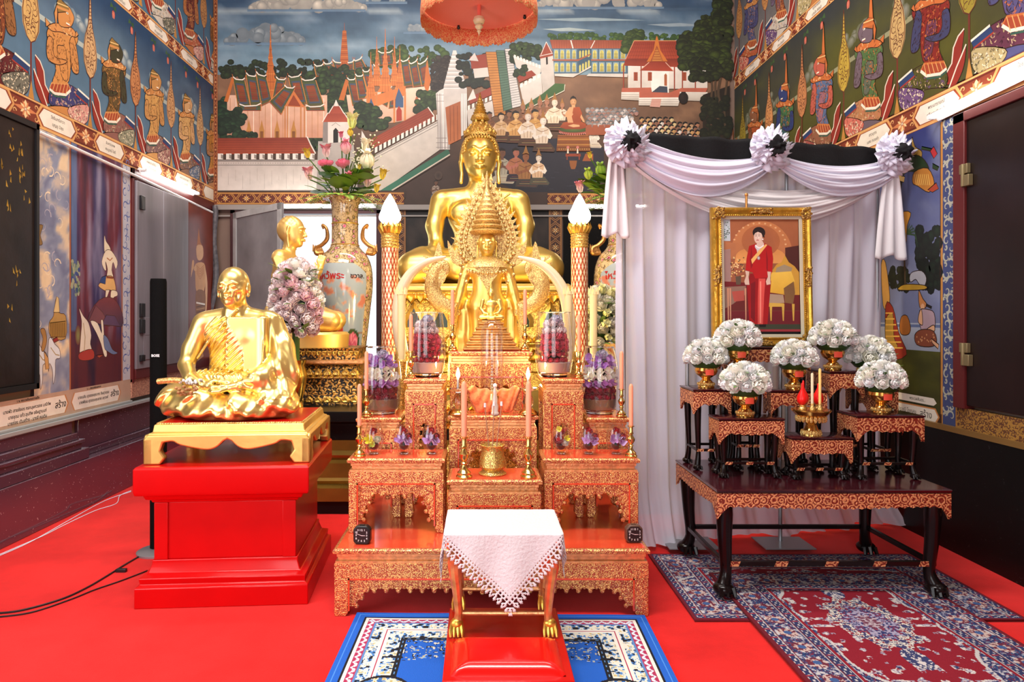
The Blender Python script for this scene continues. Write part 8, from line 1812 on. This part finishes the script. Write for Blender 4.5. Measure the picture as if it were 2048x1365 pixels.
mb = MB(); mb.tube([al(-.02, 2.64), al(1.02, 2.64)], .018, 10); mb.build('top_rail', M['grey'], t)
for u in (0.03, .33, .62, .98):
    mb = MB(); mb.tube([al(u, .02, -.0), al(u, 2.63)], .012, 8); mb.build('pole', M['grey'], t)
for px, py in ((1583, 1096), (1392, 1096)):
    g = g0(px, py, .03); mb = MB(); mb.box(g[0]-.18, g[0]+.14, g[1]-.04, g[1]+.20, .03, .036); mb.build('base_plate', M['grey'], t)
    mb = MB(); mb.tube([(g[0]-.02, g[1]+.12, .036), (g[0]-.02, g[1]+.12, 1.2)], .013, 8); mb.build('pole', M['grey'], t)
def velvet(u, v): p = al(-.01+1.02*u, 2.70-.19*v+.004*math.sin(60*u), .07+.012*math.sin(44*u)); return tuple(p)
mb = MB(); mb.grid(velvet, 80, 6); o = mb.build('black_pelmet', M['blackcloth'], smooth=180); sm = o.modifiers.new('thickness', 'SOLIDIFY'); sm.thickness = .004; tag(o, 'black velvet strip along the top of the white curtain', 'pelmet')
def swag(nm, label, u0, u1, zt0, zt1, st, sb, zb0, zb1, mt, out=.08, seed=0):
    def f(u, v):
        uu = u0+(u1-u0)*u; q = 4*u*(1-u); top = zt0+(zt1-zt0)*u-st*q; bot = zb0+(zb1-zb0)*u-sb*q
        pl = .014*math.sin(v*24+3*math.sin(2*u+seed)+seed)*(1-.35*q)+.006*math.sin(v*50+5*u); return tuple(al(uu, top+(bot-top)*v, out+.05*math.sin(PI*v)*q+pl))
    mb = MB(); mb.grid(f, 60, 40); o = mb.build(nm, mt, smooth=180); sm = o.modifiers.new('thickness', 'SOLIDIFY'); sm.thickness = .003; return tag(o, label, 'swag', 'curtain swags')
M['cream'] = mat('cream_satin', (.80, .75, .76), .55, sheen=.3, bump=.05, bscale=14)
swag('cloth_swag', 'cream swag hanging lowest, sweeping from the left rosette to the right one', .02, .98, 2.58, 2.54, .20, .36, 2.50, 2.46, M['cream'], .09, 2)
swag('cloth_swag', 'lavender white swag between the left and middle rosettes', .02, .53, 2.66, 2.60, .09, .24, 2.52, 2.53, M['whitecloth'], .135, 0)
swag('cloth_swag', 'lavender white swag between the middle and right rosettes', .53, .99, 2.60, 2.62, .07, .17, 2.52, 2.48, M['whitecloth'], .135, 1)
def tail(nm, label, u, w, z0, z1, mt, out):
    def f(a, v): k = .35+.65*v**.7; return tuple(al(u+(a-.5)*w*k, z0+(z1-z0)*v*(1+.03*math.sin(9*a)), out+.022*math.sin(a*15)*(1-.3*v)))
    mb = MB(); mb.grid(f, 40, 24); o = mb.build(nm, mt, smooth=180); sm = o.modifiers.new('thickness', 'SOLIDIFY'); sm.thickness = .003; tag(o, label, 'cloth tail', 'cloth tails under rosettes')
M['satinwhite'] = mat('bright_white_satin', (.82, .82, .84), .5, sheen=.3)
tail('cloth_tail', 'white cloth tail with a hem hanging under the right rosette', .985, .125, 2.52, 1.92, M['satinwhite'], .11)
tail('cloth_tail', 'pinkish cream cloth tail hanging under the left rosette', -.02, .09, 2.55, 2.02, M['cream'], .09)
# ruffled rosettes
def rosette(label, u, z, out=.17):
    p = al(u, 1, out); p.z = Z_(z, p.y); t = thing('cloth_rosette', label, 'rosette', p, 'ruffled cloth rosettes'); r = random.Random(int(u*100)+3)
    mb = MB(); q = CN.to_track_quat('Z', 'Y').to_matrix().to_4x4(); mb.T = q
    for j in range(4):
        rr = .045+.022*j; n = 72; ph = r.random()*6; vs = []
        for v in range(5):
            w_ = v/4
            for k in range(n):
                a = 2*PI*k/n; wob = .9*math.sin(13*a+ph+2.5*w_)+.9*math.sin(23*a+2*ph-2*w_)+.6*math.sin(6*a+ph*3); R_ = rr*.45+(rr*.85+.012*wob*w_)*w_*1.05; vs.append((R_*math.cos(a+.08*wob*w_), R_*math.sin(a+.08*wob*w_), .055-.022*j+.022*wob*w_+.03*(1-w_)))
        mb.add(vs, [(v*n+k, v*n+(k+1) % n, (v+1)*n+(k+1) % n, (v+1)*n+k) for v in range(4) for k in range(n)])
    mb.T = None; l = t.location.copy(); mb.v = [(a+l.x, b+l.y, c+l.z) for a, b, c in mb.v]; o = mb.build('ruffle', M['whitecloth'], t, smooth=180); sm = o.modifiers.new('thickness', 'SOLIDIFY'); sm.thickness = .002
    mb = MB(); mb.ell((0, 0, 0), .06, 28, 18); vv = []
    for a, b, c in mb.v: n = fbm(a*40, b*40, c*40+u*9); k = 1+.45*n; vv.append((p.x+a*k+CN.x*.055, p.y+b*k+CN.y*.055, p.z+c*k))
    mb.v = vv; mb.build('black_centre', M['blackcloth'], t, smooth=60)
rosette('white ruffled rosette with black centre at the curtain\'s left end', .0, 287); rosette('white ruffled rosette with black centre in the middle of the curtain top', .50, 297); rosette('white ruffled rosette with black centre at the curtain\'s right end', .975, 308)

# ------------------------------------------------ carved dark tables
def dark_table(label, x0, x1, y0, y1, z0, z1, ap=.06, lr=.020, grp='dark carved tables', big=False):
    t = thing('carved_table', label, 'table', ((x0+x1)/2, (y0+y1)/2, z0), grp); tt = .022 if big else .014
    mb = MB(); mb.tier([(-.006, z1-tt), (.0, z1-tt*.7), (.004, z1-tt*.2), (.0, z1)], x0, x1, y0, y1); mb.build('top', M['tabletop'], t)
    zt = z1-tt
    def scal(a, b, ax, p, s_):
        L = b-a; n = max(8, int(L/.022)); lo = []
        for k in range(n+1):
            u = k/n; e = min(u, 1-u)*L; d = ap*(.80+.14*math.sin(PI*u)**2)+ap*.75*math.exp(-(e/(ap*.40))**2)+.004*math.cos(k*PI); lo.append((a+L*u, zt-d))
        mb = MB(); mb.prism([(b, zt), (a, zt)]+lo, p, p+s_*.012, ax); return mb
    for nm, args in (('front_apron', (x0, x1, 'y', y0, 1)), ('rear_apron', (x0, x1, 'y', y1, -1)), ('side_apron', (y0+.012, y1-.012, 'x', x0, 1)), ('side_apron', (y0+.012, y1-.012, 'x', x1, -1))): scal(*args).build(nm, M['tablecarve'], t)
    i = lr+.016; h_ = zt-z0
    for a in (0, 1):
        for b in (0, 1):
            x, sx = (x0+i, -1) if a == 0 else (x1-i, 1); y, sy = (y0+i, -1) if b == 0 else (y1-i, 1)
            mb = MB(); mb.tube([(x, y, zt), (x, y, zt-h_*.22), (x-sx*lr*.1, y-sy*lr*.1, z0+h_*.5), (x-sx*lr*.3, y-sy*lr*.3, z0+h_*.22), (x+sx*lr*.1, y+sy*lr*.1, z0+lr*1.2)], [lr*.95, lr*1.05, lr*.85, lr*.7, lr*.95], 10, smooth=3)
            lg = mb.build('leg', M['tableleg'], t, smooth=60); mb = MB(); mb.ell((x+sx*lr*.2, y+sy*lr*.3, z0+lr*.85), (lr*1.35, lr*1.35, lr*.85), 12, 8)
            for k in range(3): mb.tube([(x+(k-1)*lr*.7, y-lr*1.1, z0+lr*1.2), (x+(k-1)*lr*.85, y-lr*1.55, z0+lr*.25)], [lr*.35, lr*.25], 6)
            mb.build('claw_foot', M['tableleg'], lg)
    zs = z0+h_*(.30 if big else .25); s = .012 if big else .007
    for k, (p, q) in enumerate((((x0+i, y0+i), (x1-i, y0+i)), ((x0+i, y1-i), (x1-i, y1-i)), ((x0+i, y0+i), (x0+i, y1-i)), ((x1-i, y0+i), (x1-i, y1-i)))):
        mb = MB(); mb.box(min(p[0], q[0])-s, max(p[0], q[0])+s, min(p[1], q[1])-s, max(p[1], q[1])+s, zs-s*1.1, zs+s*1.1); st = mb.build('stretcher', M['tableleg'], t, bevel=.003)
        if k == 0:
            for u in ((.04, .27, .51, .74, .96) if big else (.1, .5, .9)):
                x = p[0]+(q[0]-p[0])*u; w_ = s*3.2; mb = MB(); mb.prism([(x-w_, zs-s*1.15), (x+w_*.7, zs-s*1.15), (x+w_, zs+s*1.15), (x-w_*.7, zs+s*1.15)], p[1]-s-.002, p[1]-s+.001); mb.build('gilt_patch', M['tablecarve'], st)
    return t
TZ = .598
dark_table('large low carved table, black legs and dark top, carrying all the smaller tables', 1.24, 2.465, 3.57, 4.32, .028, TZ, .085, .042, big=True)
dark_table('small carved table at the front left, under the lowest left flower bowl', 1.335, 1.700, 3.81, 3.985, TZ, .933, .082)
dark_table('lowest small carved table in the centre, under the candle tray', 1.722, 2.060, 3.77, 3.955, TZ, .834, .082)
dark_table('small carved table at the front right, under the lowest right flower bowl', 2.085, 2.455, 3.77, 3.985, TZ, .956, .082)
dark_table('small carved table at the rear left edge, under the leftmost flower bowl', 1.252, 1.475, 4.005, 4.27, TZ, 1.075, .082)
dark_table('small carved table in the middle row centre, under the centre flower bowl', 1.70, 2.03, 3.99, 4.10, TZ, 1.07, .082)
dark_table('taller carved table behind on the right, holding a bowl under the portrait\'s right corner', 2.055, 2.26, 4.01, 4.30, TZ, 1.18, .09)
dark_table('taller carved table behind on the left, holding a bowl under the portrait\'s left corner', 1.49, 1.68, 4.00, 4.17, TZ, 1.18, .09)
dark_table('small carved table at the rear right, mostly hidden behind the front right bowl', 2.285, 2.455, 4.005, 4.27, TZ, 1.075, .082)
dark_table('tallest carved table at the back, standing directly under the framed portrait', 1.50, 2.03, 4.19, 4.31, TZ, 1.315, .08)
# ------------------------------------------------ footed gold bowls and white bouquets
def footed_bowl():
    t = thing('offering_bowl', 'x', 'bowl', (0, 0, 0), 'footed gold bowls'); mb = MB()
    mb.lathe([(.047, 0), (.049, .008), (.042, .016), (.040, .034), (.028, .050), (.022, .056), (.030, .062), (.058, .082), (.068, .105), (.064, .122), (.068, .128), (.064, .13), (.056, .118), (.001, .10)], 32); mb.build('body', M['bowlgold'], t)
    mb = MB(); mb.grid(lambda u, v: (.067*math.sin((u-.5)*.75), -.0705*math.cos((u-.5)*.75), .078+.034*v+.003), 6, 2); mb.build('red_label', mat('red_orange_label', (1, .12, .06), .5), t)
    mb = MB()
    for k in range(16): a = 2*PI*k/16; mb.ell((.044*math.cos(a), .044*math.sin(a), .024), (.010, .010, .011), 6, 4)
    mb.build('foot_relief', M['goldfine'], t); return t
M['bowlgold'] = mat('lacquered_gold_bowl', (.85, .45, .10), .16, .95, coat=.4)
fb = footed_bowl(); WH = [('f0ecd8', 'f8f6f0', 'rose'), ('f0f0ea', 'fbfbf8', 'carn'), ('ece8c8', 'f6f4e8', 'rose'), ('eef0ee', 'fafafa', 'carn')]
def white_bouquet():
    t = thing('white_bouquet', 'x', 'bouquet', (0, 0, 0), 'white flower bouquets'); r = random.Random(21)
    mb = MB(); mb.ell((0, 0, .05), (.10, .10, .075), 14, 8, '2c4a1c'); mb.build('foliage_core', M['leaf'], t)
    for j, (m, ph) in enumerate(((1, 1.5), (6, .95), (10, .45), (11, -.02))):
        for k in range(m):
            a = 2*PI*k/m+j*.35; rr = .100; p = (rr*math.cos(ph)*math.cos(a), rr*math.cos(ph)*math.sin(a), .055+.088*math.sin(ph)); ci, co, kd = WH[(k+j) % 4]
            put(bloom(kd, ci, co), 'blossom', t, p, (math.cos(ph)*math.cos(a), math.cos(ph)*math.sin(a), math.sin(ph)+.15), (.060 if kd == 'rose' else .054)+.006*r.random())
    for k in range(14): a = 2*PI*k/14; ph = r.uniform(-.2, 1); leaf(t, (.10*math.cos(ph)*math.cos(a), .10*math.cos(ph)*math.sin(a), .05+.09*math.sin(ph)), (math.cos(a), math.sin(a), r.uniform(-.2, .6)), .055, '2c5018', 'leaf', '5c8c38')
    return t
wb = white_bouquet()
places = [(1412, 4.11, 1.075, 'leftmost, on the rear left table'), (1475, 4.085, 1.18, 'in front of the portrait\'s lower left corner'), (1490, 3.89, .933, 'lowest on the left, on the front left table'), (1588, 4.045, 1.07, 'in the centre below the portrait'), (1665, 4.12, 1.18, 'in front of the portrait\'s lower right corner'), (1737, 4.14, 1.075, 'partly hidden at the rear right'), (1762, 3.87, .956, 'lowest on the right, on the front right table')]
for i, (px, y, z, l) in enumerate(places):
    x = X_(px, y); b = fb if i == 0 else copy_tree(fb); b.location = (x, y, z); b['label'] = 'footed gold bowl holding white flowers, '+l
    f = wb if i == 0 else copy_tree(wb); f.location = (x, y, z+.128); f.rotation_euler = (0, 0, i*1.1); f.scale = (1.0+.04*(i % 3),)*3; f['label'] = 'dome-shaped white rose bouquet, '+l
# tray with candles and red buds
x, y, z = X_(1622, 3.86), 3.86, .834
t = thing('footed_tray', 'footed gold tray carrying red buds and two candles on the lowest centre table', 'tray', (x, y, z))
mb = MB(); mb.lathe([(.055, 0), (.055, .01), (.038, .035), (.028, .06), (.035, .075), (.07, .10), (.092, .125), (.106, .14), (.104, .146), (.06, .142), (.001, .14)], 36, (x, y, z)); mb.build('body', M['bowlgold'], t)
for r_, zz, h in ((.075, .095, .02), (.048, .012, .02)):
    mb = MB()
    for k in range(22): a = 2*PI*k/22; mb.ell((x+r_*math.cos(a), y+r_*math.sin(a), z+zz), (.010, .010, h), 6, 4)
    mb.build('petal_relief', M['goldfine'], t)
for k, (dx, dy_, h, l) in enumerate(((-.055, -.01, .0, 'left'), (-.03, .03, .01, 'middle'), (.045, .01, -.005, 'right'))):
    u = thing('red_bud', 'pointed red wax bud standing on the gold tray, '+l+' of three', 'wax bud', (x+dx, y+dy_, z+.142), 'red wax buds')
    mb = MB(); mb.lathe([(.018, 0), (.02, .01), (.014, .02), (.016, .03)], 14, (x+dx, y+dy_, z+.142)); mb.build('gilt_cup', M['goldfine'], u)
    mb = MB(); mb.lathe([(.012, .03), (.026, .045), (.029, .065), (.024, .085), (.012, .108), (.006, .125), (.005, .15+h), (.001, .155+h)], 18, (x+dx, y+dy_, z+.142)); mb.build('bud', mat('scarlet_wax', (.85, .01, .008), .35) if k == 0 else bpy.data.materials['scarlet_wax'], u)
for k, (dx, l) in enumerate(((-.008, 'pale yellow candle, shorter of the two on the gold tray'), (.035, 'deep yellow candle, taller of the two on the gold tray'))):
    u = thing('thin_candle', l, 'candle', (x+dx, y-.03, z+.142), 'thin tray candles'); mb = MB(); mb.lathe([(.013, 0), (.016, .01), (.009, .03), (.010, .04)], 12, (x+dx, y-.03, z+.142)); mb.build('gilt_socket', M['goldfine'], u)
    mb = MB(); mb.lathe([(.0075, .03), (.0075, .205+.025*k), (.003, .212+.025*k)], 12, (x+dx, y-.03, z+.142)); mb.build('wax', mat('yellow_wax'+'ab'[k], ((.75, .66, .42), (.95, .60, .18))[k], .45), u)
    mb = MB(); mb.tube([(x+dx, y-.03, z+.35+.025*k), (x+dx, y-.03, z+.365+.025*k)], .001, 4); mb.build('wick', M['black'], u)
# ------------------------------------------------ framed portrait
y0 = 4.235; fx0, fx1, fz0, fz1 = X_(1426, y0), X_(1627, y0), Z_(690, y0), Z_(409, y0); FC = Vector(((fx0+fx1)/2, y0, 1.318)); tilt = R(-2.5)
t = thing('portrait_frame', 'ornate gold frame with the portrait of a person in a long red dress', 'picture', FC); hw, hh = (fx1-fx0)/2, (fz1-fz0)
def fr(pts): return pts
def ring(mb, a, b, ya, yb, m=None):      # rectangular moulding between two insets, at two depths
    q = lambda o, y: [(-hw+o, y, o), (hw-o, y, o), (hw-o, y, hh-o), (-hw+o, y, hh-o)]
    mb.add(q(a, ya)+q(b, yb), [(k, (k+1) % 4, (k+1) % 4+4, k+4) for k in range(4)], None, m)
prof = [(0, .03), (0, -.0), (.008, -.018), (.020, -.022), (.030, -.012), (.042, -.008), (.050, -.016), (.056, -.016), (.058, -.006)]
def seat(mb, nm, mt, parent=t, **k): l = t.location.copy(); t.location = (0, 0, 0); o = mb.build(nm, mt, parent, **k); t.location = l; return o
mb = MB()
for (a, b), (c, d) in zip(prof, prof[1:]): ring(mb, a, c, b, d)
seat(mb, 'moulding', M['frame'], smooth=50)
mb = MB(); ring(mb, .058, .075, -.006, -.004); ring(mb, .075, .077, -.004, .0); seat(mb, 'linen_liner', mat('linen', (.55, .50, .36), .7))
mb = MB()
for k in range(60): v = .055+(hh-.11)*k/59; mb.ell((-hw+.053, -.017, v), .0035, 5, 4); mb.ell((hw-.053, -.017, v), .0035, 5, 4)
for k in range(40): v = -hw+.055+(2*hw-.11)*k/39; mb.ell((v, -.017, .053), .0035, 5, 4); mb.ell((v, -.017, hh-.053), .0035, 5, 4)
seat(mb, 'bead_row', M['frame'])
def orn(cx, cz, sx, sz, seed):
    mb = MB(); r = random.Random(seed)
    for k in range(16):
        u, v = r.uniform(-1, 1), r.uniform(-1, 1)
        mb.ell((cx+u*sx, -.018, cz+v*sz), (.009+.006*r.random(), .009, .007+.005*r.random()), 7, 5)
    for k in range(6): a = k*PI/3; q = [(cx+sx*.8*math.cos(a+s)*(1-.1*j), -.022, cz+sz*.8*math.sin(a+s)*(1-.1*j)) for j, s in enumerate((0, .4, .9, 1.5))]; mb.tube(q, [.006, .005, .005, .003], 6)
    seat(mb, 'leaf_ornament', M['frameorn'])
for i, (a, b) in enumerate(((-1, 0), (1, 0), (-1, 1), (1, 1))): orn(a*(hw-.04), .04 if b == 0 else hh-.04, .034, .034, i)
for i, (a, b, c, d) in enumerate(((0, .026, .06, .014), (0, hh-.026, .06, .014), (-hw+.026, hh/2, .014, .06), (hw-.026, hh/2, .014, .06))): orn(a, b, c, d, 9+i)
mb = MB(); mb.box(-hw+.01, hw-.01, .012, .03, .01, hh-.01); seat(mb, 'backing', M['black'])
# the portrait itself, a flat painted print (crop pixels / 4.404, origin 1400,390)
mu = Mural(lambda x, z: (x, .006, z), (0, -1, 0), 2.5e-5)
Q = lambda x, y: (X_(1400+x/4.404, y0)-FC.x, Z_(390+y/4.404, y0)-1.318)
def q_(pts, c, c2=None): mu.poly([Q(*p) for p in pts], c, c2)
q_([(222,205),(890,205),(890,1205),(222,1205)], '8a4c38', 'a0603c'); q_([(285,560)]+[(560-275*math.cos(PI*k/20), 520-300*math.sin(PI*k/20)) for k in range(21)]+[(835,560)], 'b07048', 'c07a48'); q_([(320,600)]+[(550-220*math.cos(PI*k/20), 540-90*math.sin(PI*k/20)) for k in range(21)]+[(780,600)], 'dc9c58', 'c88448'); mu.disc(*Q(555,400), .12, .10, '9c5c40', 'a8643c', 24)
for k in range(15): a = PI*k/14; mu.disc(*Q(545-230*math.cos(a), 430-190*math.sin(a)), .007, .006, 'd8a878', n=6)
q_([(222,205),(285,205),(285,400),(222,400)], 'b8c4c8')
for k in range(22): mu.disc(*Q(228+rnd.random()*50, 215+rnd.random()*170), .004, .004, rnd.choice(['4c6c50', '6c8c70', '2c4434']), n=5)
q_([(222,400),(330,420),(330,480),(222,480)], 'b07048'); q_([(222,480),(285,470),(285,760),(222,770)], '9c7c74'); q_([(222,760),(890,800),(890,1205),(222,1205)], '5c2820', '6c1c20'); q_([(770,460),(890,440),(890,720),(770,700)], '4c2420')
q_([(222,1020),(890,1020),(890,1140),(222,1140)], '6c1c24'); q_([(222,1140),(890,1140),(890,1185),(222,1185)], '3c4030'); q_([(222,1185),(890,1185),(890,1205),(222,1205)], 'a03038')
q_([(225,810),(415,800),(420,870),(300,960),(230,1000)], '8c6c5c'); q_([(290,850),(400,840),(400,930),(310,940)], 'b05044')
for a, b in ((250, 1130), (270, 1125), (405, 1110)): q_([(a,820),(a+14,820),(a+10,b),(a+2,b)], 'c89070')
for k in range(46): mu.disc(*Q(285+rnd.random()*125, 545+rnd.random()*175), .0052, .0048, rnd.choice(['e0b878', 'd8b068', '4c3c30', 'e8c890', '6c5a34']), n=7)
q_([(325,715),(375,715),(370,790),(330,790)], '5c4c3c')
q_([(655,660),(690,610),(735,590),(765,525),(800,590),(850,625),(890,680),(890,880),(760,880),(640,860)], 'c8983c'); q_([(640,680),(820,670),(850,760),(740,870),(630,860)], 'd8a838', 'e8c050'); q_([(690,640),(760,610),(830,640),(820,670),(680,680)], '9c8c70')
q_([(615,870),(745,880),(755,950),(615,960)], 'a89078'); q_([(610,950),(750,955),(752,985),(612,985)], 'd0a848'); q_([(750,820),(840,760),(850,860),(830,960),(760,950)], '7c5a38')
for a in (622, 730, 820): q_([(a,960),(a+24,960),(a+16,1110),(a+6,1110)], 'd0a848')
mu.stroke([Q(222,1022), Q(890,1022)], .001, '8c5c4c')
# figure: gown, jacket, sash, hands, head
q_([(455,690),(610,690),(640,760),(625,900),(600,1140),(470,1140),(440,1100),(425,800)], 'a81418', '8c1018'); q_([(530,735),(590,735),(575,900),(560,1140),(515,1140),(520,900)], 'd85048'); q_([(540,760),(552,760),(545,1130),(532,1130)], 'f08878'); q_([(460,780),(500,760),(490,1120),(455,1080)], '78101a')
q_([(450,445),(510,425),(590,420),(650,455),(662,560),(650,670),(640,700),(610,672),(608,725),(500,735),(478,680),(450,672),(415,660),(425,560)], 'b8181c', 'a81418')
q_([(470,440),(455,560),(462,650),(480,620),(478,520)], '8c1018'); q_([(600,470),(615,560),(612,680),(600,650)], '8c1018')
q_([(598,428),(612,436),(475,605),(466,565),(560,460)], 'e8b468'); q_([(412,665),(448,672),(440,720),(448,790),(410,790),(402,760),(420,710)], 'd8bca8'); q_([(608,672),(640,675),(632,730),(635,785),(600,792),(594,760),(612,720)], 'd8bca8')
q_([(510,440),(540,395),(570,400),(585,430),(520,505)], 'd8bcac'); mu.disc(*Q(533,552), .010, .013, 'd8d4d0', '8c6870', 10)
for k in range(14): t_ = k/13; mu.disc(*Q(508+68*t_, 440-14*math.sin(PI*t_)*-1.5), .004, .0045, 'f0ece8', n=6); mu.disc(*Q(506+30*t_, 450+50*t_*(1-t_)+20*t_), .004, .005, 'c8ccd0', n=5)
mu.disc(*Q(540,325), .040, .036, '2c1c1c', '1c1010', 18); mu.disc(*Q(532,366), .027, .042, 'ecd4c4', 'd8b8a4', 18); q_([(494,350),(500,312),(540,296),(580,318),(590,372),(574,362),(560,330),(530,318),(506,330)], '241616')
for a in (514, 540): mu.stroke([Q(a-8,355), Q(a+8,354)], .0032, '2c1a18'); mu.stroke([Q(a-9,343), Q(a,338), Q(a+9,342)], .0024, '3c2620')
mu.stroke([Q(526,360), Q(523,378), Q(530,380)], .0018, 'b08c7c'); mu.stroke([Q(516,394), Q(526,391), Q(537,394)], .005, 'a82830'); mu.disc(*Q(573,385), .004, .006, 'f0f0f0', n=6); q_([(525,1140),(590,1140),(585,1165),(530,1165)], '1c1414')
seat(mu.mb, 'portrait_print', M['paint'], smooth=0)
t.rotation_euler = (tilt, 0, 0)
t = thing('display_easel', 'slim gilt display easel whose tip shows above the portrait frame', 'easel', (FC.x, 4.30, 1.318))
mb = MB(); mb.tube([(FC.x-.08, 4.295, 1.322), (FC.x-.08, 4.300, Z_(392, 4.3))], .008, 8); mb.ell((FC.x-.08, 4.300, Z_(390, 4.3)), .012, 8, 6); mb.build('mast', M['bronze'], t)
for s_ in (-1, 1): mb = MB(); mb.tube([(FC.x-.08+s_*.16, 4.292, 1.322), (FC.x-.08, 4.294, 2.0)], .007, 8); mb.build('side_leg', M['bronze'], t)
